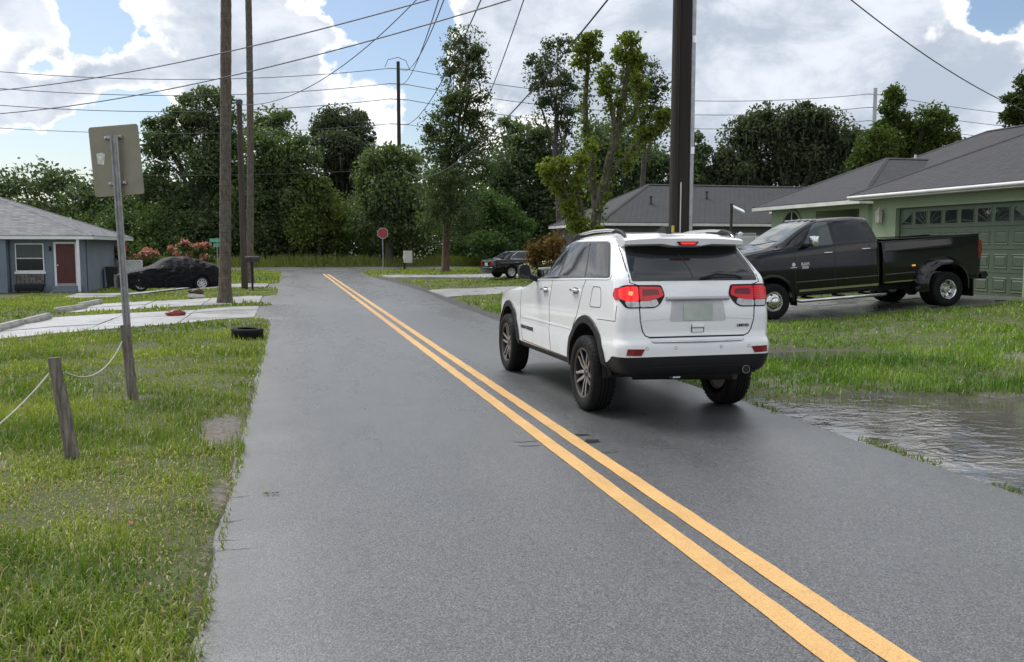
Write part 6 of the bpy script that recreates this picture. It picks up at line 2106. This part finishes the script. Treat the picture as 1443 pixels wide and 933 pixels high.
def blue_house():
    root = thing('blue_house', 'blue grey bungalow with shingled hip roof and maroon door', 'house', (-9.2, 45.6, -.40))
    Dp, Wd, o = 10.0, 15.0, .55
    ez, p = 2.62, .365
    mb, r0, r1 = hip_roof(-Wd - o, o, -o, Dp + o, ez, p)
    ro = mb.build('roof', M_SHL, root)
    fascia(-Wd - o, o, -o, Dp + o, ez, 'wnse', .17).build('fascia', M_VINYL, ro)
    MB().box(-Wd - o + .06, o - .06, -o + .06, Dp + o - .06, ez - .155, ez - .135).build('soffit', M_SOFFIT, ro)
    ridge_caps(ro, [((o, -o, ez), r1), ((o, Dp + o, ez), r1), (r0, r1)], .13)
    wt = ez - .157
    MB().box(-3.14, 0, .0, Dp, -.3, wt).build('wall', M_BLUE, root)
    MB().box(-Wd, -3.15, -.42, Dp, -.3, wt).build('wall', M_BLUE, root)
    # flat siding strips at the corner
    MB().box(.004, .03, .5, .56, 0, wt).build('downspout', mat('dark_pipe', (.05, .055, .065), .5), root)
    MB().box(-3.145, -3.10, -.03, -.004, 0, wt).build('downspout', mat('dark_pipe', (.05, .055, .065), .5), root)
    def window(xa, xb, za, zb, y):
        w = MB().box(xa, xb, y - .05, y - .003, za, zb).build('window', M_VINYL, root)
        zm = za + (zb - za) * .46
        MB().box(xa + .05, xb - .05, y - .058, y - .051, zm + .03, zb - .05).build('pane', mat('screened_pane', (.055, .065, .07), .35), w)
        MB().box(xa + .05, xb - .05, y - .065, y - .051, za + .05, zm - .01).build('pane', M_PANE, w)
        MB().box(xa + .02, xb - .02, y - .068, y - .051, zm - .008, zm + .028).build('meeting_rail', M_VINYL, w)
        MB().box(xa - .05, xb + .05, y - .10, y - .003, za - .11, za - .003).build('sill', M_VINYL, w)
    window(-2.88, -1.68, .98, 2.26, 0)
    window(-4.55, -3.55, .98, 2.26, -.42)
    # stone facing under the window
    st = MB().box(-2.88, -1.68, -.04, -.003, .30, .86).build('stone_panel', mat('panel_mortar', (.05, .048, .05), .9), root)
    rr = random.Random(4)
    for r_ in range(4):
        x = -2.86
        while x < -1.74:
            w_ = rr.uniform(.14, .26)
            x2 = min(x + w_, -1.70)
            MB().box(x + .008, x2 - .008, -.07 - rr.uniform(0, .02), -.041, .31 + r_ * .136 + .008, .31 + (r_ + 1) * .136 - .008, c=.012).build('stone', mat('facing_stone%d' % rr.randint(0, 2), rr.choice([(.12, .11, .11), (.17, .155, .145), (.09, .085, .09)]), .85, bump=.3), st)
            x = x2
    # door
    d = MB().box(-1.17, -.36, -.035, -.003, .42, 2.24).build('front_door', M_DOORRED, root)
    for x0, x1 in ((-1.08, -.80), (-.73, -.45)):
        for z0, z1 in ((.60, 1.15), (1.28, 1.72), (1.84, 2.12)):
            MB().box(x0, x1, -.045, -.0355, z0, z1, c=.004).build('door_panel', M_DOORRED, d)
    MB().lathe([(0, -.10), (.03, -.095), (.034, -.07), (.015, -.06), (.015, -.036)], 12, 'y', (-1.10, 0, 1.25)).build('door_knob', M_CHROME, d, 40)
    for x0, x1, z0, z1 in ((-1.26, -1.172, .30, 2.33), (-.358, -.27, .30, 2.33), (-1.17, -.36, 2.243, 2.33)):
        MB().box(x0, x1, -.05, -.003, z0, z1).build('door_frame', M_VINYL, root)
    MB().box(-1.17, -.36, -.06, -.003, .30, .418).build('threshold', mat('bare_wood', (.34, .31, .28), .8), root)
    MB().box(-1.30, -.20, -.42, -.003, -.2, .295, c=.01).build('step', mat('step_blue', (.16, .19, .23), .8, bump=.2), root)
    MB().box(-1.30, -.20, -.75, -.422, -.2, .13, c=.01).build('step', mat('step_blue', (.16, .19, .23), .8, bump=.2), root)
    MB().box(-.20, -.09, -.48, -.37, -.2, wt).build('porch_post', M_VINYL, root)
    MB().box(-.06, .035, Dp - .4, Dp + .03, -.2, wt).build('corner_board', M_VINYL, root)
    MB().box(.003, .05, 8.2, 9.2, .25, 2.25).build('side_door', M_VINYL, root)
    vent_pipe(root, -1.15, 3.1, ez + p * 1.6)
    ml = MB().box(-1.45, -1.36, -.10, -.003, 1.92, 2.12, c=.02).build('porch_lamp', M_CLAD, root, 30)
    return root
blue_house()
# dark slatted bench / grill under the window
r_ = thing('planter_box', 'black trough standing under the front window of the blue house', 'planter', (-11.45, 45.15, float(gz(-11.4, 45.1)) - .02))
MB().box(-.58, .58, -.16, .16, .10, .40, c=.02).build('trough', M_CLAD, r_, 30)
for x in (-.48, .48):
    for y in (-.12, .12):
        MB().box(x - .03, x + .03, y - .03, y + .03, 0, .098).build('leg', M_CLAD, r_)
# wheeled bin and lattice by the far corner of the blue house
bx, by = -8.75, 50.0
b = thing('wheeled_bin', 'dark green wheeled bin against the side of the blue house', 'bin', (bx, by, float(gz(bx, by))))
mb = MB()
v = [(-.24, -.26, .06), (.24, -.26, .06), (.24, .26, .06), (-.24, .26, .06), (-.30, -.33, 1.02), (.30, -.33, 1.02), (.30, .33, 1.02), (-.30, .33, 1.02)]
mb.add(v, [(0, 3, 2, 1), (4, 5, 6, 7), (0, 1, 5, 4), (1, 2, 6, 5), (2, 3, 7, 6), (3, 0, 4, 7)])
M_BIN = mat('bin_plastic', (.018, .028, .024), .5)
mb.build('bin_body', M_BIN, b)
MB().box(-.32, .32, -.36, .34, 1.022, 1.09, c=.025).build('lid', M_BIN, b, 30)
MB().tube([(-.25, .38, 1.0), (.25, .38, 1.0)], .02, 8).build('handle', M_BIN, b)
for s in (-1, 1):
    MB().lathe([(.12, -.025), (.12, .025), (.0, .025)], 16, 'x', (s * .27, .27, .12)).build('wheel', M_RUBBER, b, 40)
lx, ly = -8.15, 51.9
l = thing('lattice_panel', 'white diamond lattice screen beside the wheeled bin', 'lattice', (lx, ly, float(gz(lx, ly)) + .02))
w_, h_ = 1.15, 1.35
for a, b2, c, d in ((-w_ / 2, -w_ / 2 + .06, 0, h_), (w_ / 2 - .06, w_ / 2, 0, h_)):
    MB().box(a, b2, -.03, .03, c, d).build('frame_post', M_VINYL, l)
for z in (0, h_ - .06):
    MB().box(-w_ / 2 + .062, w_ / 2 - .062, -.028, .028, z, z + .06).build('frame_rail', M_VINYL, l)
for sgn, y in ((1, -.008), (-1, .008)):
    for k in np.arange(-h_, w_ + h_, .145):
        a = [( -w_ / 2 + k + t * sgn if sgn > 0 else -w_ / 2 + k + h_ - t - 0, t) for t in (0.06, h_ - .06)]
        (xa, za), (xb, zb) = a
        # clip to the frame
        pts = []
        for t in np.linspace(0, 1, 60):
            x, z = xa + (xb - xa) * t, za + (zb - za) * t
            if -w_ / 2 + .05 < x < w_ / 2 - .05: pts.append((x, z))
        if len(pts) > 3:
            (xa, za), (xb, zb) = pts[0], pts[-1]
            d = np.array([xb - xa, zb - za]); d = d / np.linalg.norm(d); n = np.array([-d[1], d[0]]) * .028
            MB().prism([(xa + n[0], za + n[1]), (xb + n[0], zb + n[1]), (xb - n[0], zb - n[1]), (xa - n[0], za - n[1])], y - .006, y + .006, plane='xz').build('slat', M_VINYL, l)

# white vinyl fence between the houses
fx0, fx1, fy = 15.6, 18.78, 32.2
f = thing('vinyl_fence', 'white vinyl privacy fence beside the arched window of the green house', 'fence', (fx0, fy, float(gz(17, fy)) - .02))
for x in (0.0, 1.58, 3.10):
    po = MB().box(x - .065, x + .065, -.065, .065, 0, 1.80).build('post', M_VINYL, f)
    MB().add([(x - .085, -.085, 1.802), (x + .085, -.085, 1.802), (x + .085, .085, 1.802), (x - .085, .085, 1.802), (x, 0, 1.88)], [(0, 1, 4), (1, 2, 4), (2, 3, 4), (3, 0, 4), (3, 2, 1, 0)]).build('post_cap', M_VINYL, po)
for a, b in ((.067, 1.513), (1.647, 3.033)):
    for z in (.08, 1.60):
        MB().box(a, b, -.03, .03, z, z + .12).build('rail', M_VINYL, f)
    n = 9
    for k in range(n):
        w2 = (b - a) / n
        MB().box(a + k * w2 + .003, a + (k + 1) * w2 - .003, -.012, .012, .201, 1.599).build('plank', M_VINYL, f)
# solar lamp on a post
sp = at(1030, 330, 27.0)
s = thing('solar_lamp_post', 'slim dark post carrying a small tilted solar panel lamp', 'lamp post', (sp[0], sp[1], float(gz(sp[0], sp[1]))))
hz = at(1030, 287, 27.0)[2] - float(gz(sp[0], sp[1]))
MB().tube([(0, 0, 0), (0, 0, hz)], .042, 10).build('post', mat('dark_brown_post', (.03, .022, .018), .7), s, 50)
pn = MB().box(-.02, .34, -.13, .13, -.02, .02, c=.008).build('solar_panel', mat('solar_face', (.62, .66, .70), .15), s)
pn.location = (.08, 0, hz - .10); pn.rotation_euler = (0.35, .42, -.2)
MB().tube([(0, 0, hz - .12), (.12, 0, hz - .10)], .015, 6).build('arm', M_CLAD, s)

# ================================================================== poles and wires
def wood(name, a, b, sc=11, st=.05):
    q = NT(name)
    n = q.noise(sc, 6, .7, q.mapping(q.co(), (1, 1, st)))
    n2 = q.noise(2.0, 4, .6, q.mapping(q.co(), (1, 1, .3)))
    q.set(Base_Color=q.mix(q.ramp(n2, .3, .7, 0, .5), q.mix(q.ramp(n, .3, .7), a, b), tuple(x * .6 for x in a)), Roughness=.85)
    q.bump(n, .7, .02)
    return q.m
M_POLE = wood('creosote_wood', (.009, .007, .006), (.032, .024, .020))
M_POLE2 = wood('old_pole_wood', (.040, .028, .022), (.105, .078, .062))
M_POLE3 = wood('far_pole_wood', (.020, .018, .017), (.055, .048, .044))
M_GALV = mat('galvanised_steel', (.36, .37, .38), .45, .7, var=.2, vscale=12)
M_WIRE = mat('wire_grey', (.07, .07, .075), .6)
M_INS = mat('insulator', (.30, .31, .33), .4)
rp_ = at(957, 325, 14.1)
RPB = np.array([rp_[0], rp_[1], float(gz(rp_[0], rp_[1])) - .05])
RPT = at(968.0, -320, 14.1)
r = thing('utility_pole', 'large dark utility pole with grey conduit rising behind the white vehicle', 'utility pole', tuple(RPB))
axis = Vector(RPT - RPB)
MB().tube([(0, 0, 0), axis * .5, axis], [.172, .155, .138], 20).build('pole', M_POLE, r, 60)
side = Vector((_C, -_S, 0)); toward = Vector((-_S, -_C, 0))
cp = [(side * .155 + toward * .06) + axis * t for t in (0.0, .25, .5, .75, .97)]
cd = MB().tube(cp, [.042, .042, .041, .040, .040], 10).build('conduit', M_GALV, r, 60)
for t in (.18, .36, .55, .75):
    MB().tube([side * .155 + toward * .06 + axis * t, side * .155 + toward * .06 + axis * (t + .012)], .050, 10).build('conduit_strap', M_STEEL, cd)
MB().tube([toward * .165 + side * -.02 + axis * .02, toward * .155 + side * -.012 + axis * .31], .012, 6).build('ground_wire_guard', mat('pale_plastic', (.55, .54, .52), .5), r)
MB().tube([toward * .16 - side * .07 + axis * .02, toward * .145 - side * .06 + axis * .99], .008, 5).build('ground_wire', M_POLE, r)
MB().box(-.20, -.165, -.19, -.165, 1.95, 2.05).build('pole_tag', mat('yellow_tag', (.55, .42, .05), .5), r)
MB().box(-.55, .55, -.05, .05, axis.z * .93, axis.z * .93 + .1).build('cross_arm', M_POLE, r)

def far_pole(name, label, base, h, rad, arms, M, group='line poles along the crossing road'):
    r = thing(name, label, 'utility pole', base, 0, group)
    MB().tube([(0, 0, 0), (0, 0, h)], [rad, rad * .72], 12).build('pole', M, r, 60)
    for z in arms:
        a = MB().box(-.75, -.05, -.04, .04, z - .04, z + .04).build('insulator_bracket', M_GALV, r)
        MB().lathe([(.03, -.05), (.06, -.03), (.03, -.01), (.06, .02), (.03, .04), (.06, .07), (.02, .1)], 8, 'x', (-.8, 0, z)).build('insulator', M_INS, a, 40)
        b = MB().box(.05, .75, -.04, .04, z - .06, z + .02).build('insulator_bracket', M_GALV, r)
        MB().lathe([(.03, -.05), (.06, -.03), (.03, -.01), (.06, .02), (.03, .04), (.06, .07), (.02, .1)], 8, 'x', (.8, 0, z - .02)).build('insulator', M_INS, b, 40)
    return r
PY = 83.0
ZW = [at(561, 97, 83)[2], at(561, 118.5, 83)[2], at(561, 140, 83)[2], at(561, 175, 83)[2], at(561, 238, 83)[2]]
p1 = (10.04, PY, 0.0)
k = far_pole('line_pole', 'tall dark line pole with stacked insulators above the wood', p1, 18.3, .21, ZW[:4], M_POLE3)
MB().tube([(-1.2, 0, ZW[0] + .1), (-.9, 0, ZW[0] + .75), (0, 0, ZW[0] + 1.0), (.7, 0, ZW[0] + .75), (1.05, 0, ZW[0] - .1)], .03, 6).build('jumper_cable', M_WIRE, k)
far_pole('line_pole', 'line pole topping out beside the vine-wrapped treetop', (59.2, PY, 0.0), 18.0, .26, [z - .3 for z in ZW[:4]], M_GALV)
far_pole('line_pole', 'line pole farthest along the crossing road beyond the blue house', (-40.0, PY, 0.0), 18.3, .21, ZW[:4], M_POLE3)
pb = at(345, 409, 36.5)
pt = at(337, 142, 36.5)
OB = np.array([pb[0], pb[1], float(gz(pb[0], pb[1])) - .05])
o = thing('old_pole', 'short old wooden pole leaning between the two palm trunks', 'utility pole', tuple(OB))
ax2 = Vector(pt - OB)
MB().tube([(0, 0, 0), ax2 * .5, ax2], [.135, .12, .105], 14).build('pole', M_POLE2, o, 60)
MB().lathe([(.13, -.16), (.135, .02), (.06, .07), (0, .08)], 12, 'z', tuple(ax2)).build('pole_cap', mat('dark_pipe', (.05, .055, .065), .5), o, 40)
def wire(a, b, sag, rad, label, group=None, n=40):
    a, b = np.array(a, float), np.array(b, float)
    pts = []
    for t in np.linspace(0, 1, n):
        p = a * (1 - t) + b * t
        p[2] -= sag * 4 * t * (1 - t)
        pts.append(tuple(p))
    ob = MB().tube(pts, rad, 5).build('power_line', M_WIRE, None, 60)
    return tag(ob, label, 'wire', group)
GW = 'line wires along the crossing road'
nm = ['top', 'second', 'third', 'lowest']
for j in range(4):
    wire((-40, PY, ZW[j]), (9.25, PY, ZW[j]), 1.9 if j < 3 else 1.5, .030 if j < 3 else .024, '%s of the wires running left from the tall line pole' % nm[j], GW)
    wire((10.85, PY, ZW[j] - .02), (58.4, PY, ZW[j] - .3), 1.6 if j < 3 else 1.4, .030 if j < 3 else .024, '%s of the wires between the two line poles' % nm[j], GW)
    wire((60.0, PY, ZW[j] - .32), (110, PY, ZW[j] - .3), 1.6, .030, '%s of the wires running on past the far right line pole' % nm[j], GW)
wire((-40, PY, ZW[4]), (10, PY, ZW[4]), 1.0, .022, 'low telephone wire crossing behind the back of the sign', GW)
def on(t):
    return RPB + np.array(axis) * t
# two service spans to the left
q1, q2 = at(-130, 133, 34), at(-130, 164, 34)
wire(q1, (*at(700, -28, 17.5)[:2], at(700, -28, 17.5)[2]), .55, .015, 'upper of two thick wires slanting across the upper left sky', 'service spans')
wire(q2, (*at(900, -58, 16.0)[:2], at(900, -58, 16.0)[2]), .75, .015, 'lower of two thick wires slanting across the upper left sky', 'service spans')
wire(pt + np.array([0, 0, -.15]), at(640, -58, 22), .95, .013, 'wire sagging down to the short old pole')
wire((10.0, PY, at(561, 232, 83)[2]), at(905, -62, 17), 2.3, .020, 'long wire sagging in front of the tall slender tree')
wire((10.2, PY, ZW[0]), at(640, -40, 30), 1.2, .022, 'thin wire rising steeply from the top of the line pole', 'steep wires from the line pole')
wire((10.2, PY, ZW[1]), at(630, -40, 30), 1.0, .022, 'thin wire rising steeply from the second arm of the line pole', 'steep wires from the line pole')
wire((10.2, PY, ZW[3]), at(695, -40, 28), 1.4, .022, 'thin wire rising steeply from the lowest arm of the line pole', 'steep wires from the line pole')
wire(at(640, 215, 58), at(752, -42, 20), .9, .014, 'wire passing over the crown of the tall slender tree')
wire(at(1175, -20, 16), at(1470, 166, 24), .25, .012, 'service wire running down to the right end of the green house')

# ================================================================== sign, rope posts, verge things
def bent_tube_thing(): pass
pbase = gnd(187, 561)
sz0 = float(gz(*pbase))
Zs = pbase[0] * _S + pbase[1] * _C
top = at(160, 190, Zs + .02)
foot_ = np.array([pbase[0] - .02, pbase[1] + .10, sz0 - .05])
s = thing('road_sign', 'back of a grey metal road sign on a leaning steel post', 'road sign', tuple(foot_))
ax = Vector(top - foot_)
# U-channel post
pts = []
M_POST = mat('sign_post_steel', (.33, .33, .335), .5, .4, var=.25, vscale=14, bump=.1)
d0 = ax.normalized(); sx = Vector((1, 0, 0)); sx = (sx - d0 * sx.dot(d0)).normalized(); sy = d0.cross(sx).normalized()
prof = [(-.040, .0), (-.026, .0), (-.016, -.026), (.016, -.026), (.026, .0), (.040, .0), (.040, .005), (.024, .005), (.013, -.021), (-.013, -.021), (-.024, .005), (-.040, .005)]
mb = MB()
v = [tuple(sx * a - sy * b + ax * t) for t in (0, .5, 1.0) for a, b in prof]
n = len(prof)
mb.add(v, [(i * n + j, i * n + (j + 1) % n, (i + 1) * n + (j + 1) % n, (i + 1) * n + j) for i in range(2) for j in range(n)] + [tuple(range(n)), tuple(2 * n + j for j in range(n))])
po = mb.build('post', M_POST, s)
c_s = at(163, 226, Zs + .06) - foot_
sgn = roundpoly([(-.292, -.385), (.292, -.385), (.292, .385), (-.292, .385)], .035, 5, True)
pl = MB().prism(sgn, -.0015, .0015, plane='xz').build('sign_plate', mat('bare_aluminium', (.255, .235, .180), .5, .3, var=.10, vscale=5), s)
pl.location = Vector(c_s) + Vector((0, .04, 0)); pl.rotation_euler = (0, R(-3.6), R(-20))
stick = MB().prism([(-.22, -.02), (-.145, -.035), (-.125, .075), (-.155, .10), (-.225, .09)], -.0045, -.002, plane='xz').build('sticker', mat('torn_label', (.62, .62, .60), .7, var=.3, vscale=30), pl)
for z in (.255, -.250):
    for x in (-.062, .062):
        MB().box(x - .042, x + .042, -.028, -.003, z - .018, z + .018, c=.004).build('bracket', M_GALV, pl)
        MB().lathe([(0, -.042), (.010, -.040), (.011, -.028)], 6, 'y', (x + .018 * (1 if x > 0 else -1), 0, z)).build('bolt', M_STEEL, pl)
# weathered rope posts
M_OLDW = wood('weathered_post_wood', (.040, .032, .025), (.36, .32, .27), 42, .10)
def rope_post(px0, py0, px1, py1, r, label):
    b = gnd(px0, py0)
    z0 = float(gz(*b)) - .06
    Z = b[0] * _S + b[1] * _C
    t = at(px1, py1, Z)
    rg = random.Random(px0)
    a = Vector(t) - Vector((b[0], b[1], z0))
    mb = MB()
    n = 9
    rad = [r * (1 + rg.uniform(-.08, .08)) * (1.06 - .12 * k / n) for k in range(n + 1)]
    mb.tube([a * (k / n) + Vector((rg.uniform(-.005, .005), rg.uniform(-.005, .005), 0)) for k in range(n + 1)], rad, 12)
    o = mb.build('rope_post', M_OLDW, None, 50)
    o.location = (b[0], b[1], z0)
    tag(o, label, 'post', 'weathered rope posts')
    return np.array([b[0], b[1], z0]), np.array(a)
b1, a1 = rope_post(104, 648, 76, 504, .052, 'weathered wooden post with rope, nearest on the lawn')
b2, a2 = rope_post(188, 561, 176, 458, .055, 'weathered wooden post with rope at the foot of the road sign')
M_ROPE = mat('pale_rope', (.42, .40, .35), .9, bump=.4, bscale=250)
e1, e2 = b1 + a1 * .86, b2 + a2 * .80
far = at(-60, 640, 5.6)
def rope(a, b, sag, label):
    pts = []
    for t in np.linspace(0, 1, 28):
        p = np.array(a) * (1 - t) + np.array(b) * t
        p[2] -= sag * 4 * t * (1 - t)
        pts.append(tuple(p))
    tag(MB().tube(pts, .0062, 6).build('rope', M_ROPE, None, 60), label, 'rope')
rope(e1 + np.array([-.055, .0, 0]), far, .05, 'pale rope running left out of the picture from the nearer post')
rope(e1 + np.array([.055, .02, -.0]), e2 + np.array([-.04, -.05, 0]), .17, 'pale rope sagging between the two weathered posts')
# tyre on the verge
tx, tyy = gnd(348, 479)
t = link('old_tyre', tyre_mesh(.29, .185, .20), M_RUBBER)
t.location = (tx, tyy + .28, float(gz(tx, tyy + .28)) + .10); t.rotation_euler = (math.pi / 2 + .03, .03, 0)
tag(t, 'old black tyre lying flat on the grass at the road edge', 'tyre')
# wheel stops
M_STOP = mat('mossy_concrete', (.30, .29, .275), .85, var=.3, vscale=3, bump=.4, bscale=40)
def wheel_stop(x, y, L, rz, label):
    mb = MB()
    prof = [(-.085, 0), (-.085, .07), (-.05, .135), (.05, .135), (.085, .07), (.085, 0)]
    n = 6
    v = [(a, yy, b) for yy in (-L / 2, -L / 2 + .03, L / 2 - .03, L / 2) for a, b in prof]
    for i in range(6):
        v[i] = (v[i][0] * .8, v[i][1], v[i][2] * .85); v[18 + i] = (v[18 + i][0] * .8, v[18 + i][1], v[18 + i][2] * .85)
    mb.add(v, [(k * n + j, k * n + (j + 1) % n, (k + 1) * n + (j + 1) % n, (k + 1) * n + j) for k in range(3) for j in range(n)] + [tuple(range(n)), tuple(18 + j for j in range(n))])
    o = mb.build('wheel_stop', M_STOP)
    o.location = (x, y, float(gz(x, y)) + .025); o.rotation_euler = (0, 0, rz)
    tag(o, label, 'wheel stop', 'concrete wheel stops')
wheel_stop(-5.62, 20.35, 1.83, R(-2), 'concrete wheel stop cut by the left edge at the nearer drive')
wheel_stop(-5.55, 22.35, 1.83, R(-2), 'second concrete wheel stop at the inner end of the nearer drive')
wheel_stop(-5.62, 26.0, 1.6, R(-14), 'concrete wheel stop lying askew on the grass beside the farther drive')
wheel_stop(-5.55, 28.1, 1.83, R(-6), 'dark stained concrete wheel stop at the far end of the farther drive')
# mailbox by the palms
mx, my = gnd(356, 409)
m = thing('mailbox', 'black mailbox on a thin post in front of the slim palm', 'mailbox', (mx, my, float(gz(mx, my)) - .02))
MB().box(-.04, .04, -.04, .04, 0, 1.12).build('post', M_POLE, m)
arc = [(.115 * math.cos(a), .12 + .115 * math.sin(a)) for a in np.linspace(0, math.pi, 12)]
bo = MB().prism([(.115, 0)] + arc + [(-.115, 0)], -.26, .26, plane='yz').build('box', mat('black_mailbox', (.018, .018, .02), .35), m)
bo.location = (0, 0, 1.125)
MB().prism([(.12, -.003)] + [(p[0] * 1.04, p[1] * 1.03) for p in arc] + [(-.12, -.003)], .262, .275, plane='yz').build('lid', mat('black_mailbox', (.018, .018, .02), .35), bo)
MB().box(-.1, .0, -.13, -.122, .12, .20).build('flag', M_REDDK, bo)
# corner signs and box at the junction
st0 = gnd(540, 383.5)
g = thing('octagon_sign', 'small red eight-sided sign on a thin post at the road end', 'road sign', (st0[0], st0[1], 0))
MB().tube([(0, 0, 0), (0, 0, 2.95)], .03, 8).build('post', M_GALV, g, 50)
oc = [(.38 * math.cos(math.pi / 8 + k * math.pi / 4), 2.62 + .38 * math.sin(math.pi / 8 + k * math.pi / 4)) for k in range(8)]
pl = MB().prism(oc, -.045, -.04, plane='xz').build('sign_face', mat('sign_white', (.7, .7, .7), .4), g)
MB().prism([(x * .93, 2.62 + (z - 2.62) * .93) for x, z in oc], -.049, -.0455, plane='xz').build('red_field', mat('sign_red', (.36, .05, .06), .5), pl)
bx_ = gnd(575, 381.5)
w = thing('white_box_post', 'white box on a dark post at the corner by the road end', 'mailbox', (bx_[0], bx_[1], 0))
MB().box(-.32, -.18, -.05, .05, 0, .75).build('post', M_POLE, w)
MB().box(-.30, .30, -.16, .16, .56, 1.42, c=.02).build('box', mat('box_white', (.62, .62, .58), .5), w)
ss = at(307, 381, 60.0)
n_ = thing('street_name_sign', 'pair of pale green street name blades behind the thick palm', 'street sign', (ss[0], ss[1], float(gz(ss[0], ss[1])) - .05))
hz = at(307, 334, 60)[2] - float(gz(ss[0], ss[1]))
MB().tube([(0, 0, 0), (0, 0, hz)], .03, 8).build('post', M_GALV, n_, 50)
gm = mat('sign_green', (.12, .42, .30), .35)
MB().box(-.46, .40, -.01, .01, hz - .30, hz - .05).build('name_blade', gm, n_)
bl = MB().box(-.38, .38, -.01, .01, hz - .62, hz - .36).build('name_blade', gm, n_); bl.rotation_euler = (0, 0, R(60))

# ================================================================== litter
def lump(name, label, cat, loc, sc, cols, seed):
    rg = np.random.RandomState(seed)
    bm = bmesh.new(); bmesh.ops.create_icosphere(bm, subdivisions=3, radius=1)
    for q in bm.verts:
        c = np.array(q.co)
        k = 1 + .35 * (fnoise(c[0] * 2 + seed, c[1] * 2 + c[2] * 1.7, 1.2, 3) - .5) * 2
        q.co = Vector((c[0] * sc[0] * k, c[1] * sc[1] * k, max(c[2], -.55) * sc[2] * k + sc[2] * .5))
    me = bpy.data.meshes.new(name); bm.to_mesh(me); bm.free()
    o = link(name, smooth(me, 40), cols); o.location = loc
    return tag(o, label, cat)
x, y = gnd(248, 445)
lump('red_bag', 'crumpled red bag lying on the grass between the two drives', 'bag', (x, y, float(gz(x, y)) + .02), (.22, .17, .10), mat('red_plastic', (.20, .024, .02), .4, var=.3, vscale=9), 3)
x, y = gnd(277, 421)
br_ = lump('brown_bag', 'small brown and white bundle lying at the edge of the farther drive', 'bag', (x, y, float(gz(x, y)) + .02), (.27, .16, .12), mat('white_plastic', (.55, .53, .50), .5), 5)
o = lump('dark_top', None, None, (0, 0, .13), (.24, .13, .12), mat('brown_plastic', (.05, .022, .015), .5), 8)
o.parent = br_
M_LF = mat('dead_leaf', (.22, .10, .04), .7, var=.4, vscale=30)
def fallen(px, py, s, col, label, nm='fallen_leaf'):
    x, y = gnd(px, py)
    z = .008 if -0.4 < x < 4.7 else float(gz(x, y)) + .03
    rr = random.Random(px)
    vs = [(0, 0, 0), (s * .4, s * .25, .01), (s, 0, .015), (s * .4, -s * .25, .012), (s * .5, 0, .002)]
    o = MB().add(vs, [(0, 4, 1), (1, 4, 2), (2, 4, 3), (3, 4, 0)]).build(nm, col)
    o.location = (x, y, z); o.rotation_euler = (0, 0, rr.uniform(0, 6))
    tag(o, label, 'leaf', 'fallen leaves')
fallen(187, 744, .06, M_LF, 'rust brown leaf lying in the grass near the bottom left')
fallen(265, 748, .06, mat('pale_leaf', (.42, .33, .26), .7), 'pale pinkish leaf lying in the grass near the asphalt')
grn = mat('green_sprig', (.12, .20, .03), .5)
x, y = gnd(380, 697)
mb = MB()
for k in range(7):
    a = k * .9; s_ = .05
    p = Vector((.012 * k - .04, .006 * (k % 2), .006))
    mb.add([p, p + Vector((math.cos(a) * s_ * .5, math.sin(a) * s_ * .35, .012)), p + Vector((math.cos(a + .5) * s_, math.sin(a + .5) * s_ * .7, .01))], [(0, 1, 2)])
mb.tube([(-.05, 0, .006), (.06, .01, .006)], .002, 5)
o = mb.build('leaf_sprig', grn); o.location = (x, y, .002); tag(o, 'small green sprig lying on the asphalt near the left edge', 'sprig')
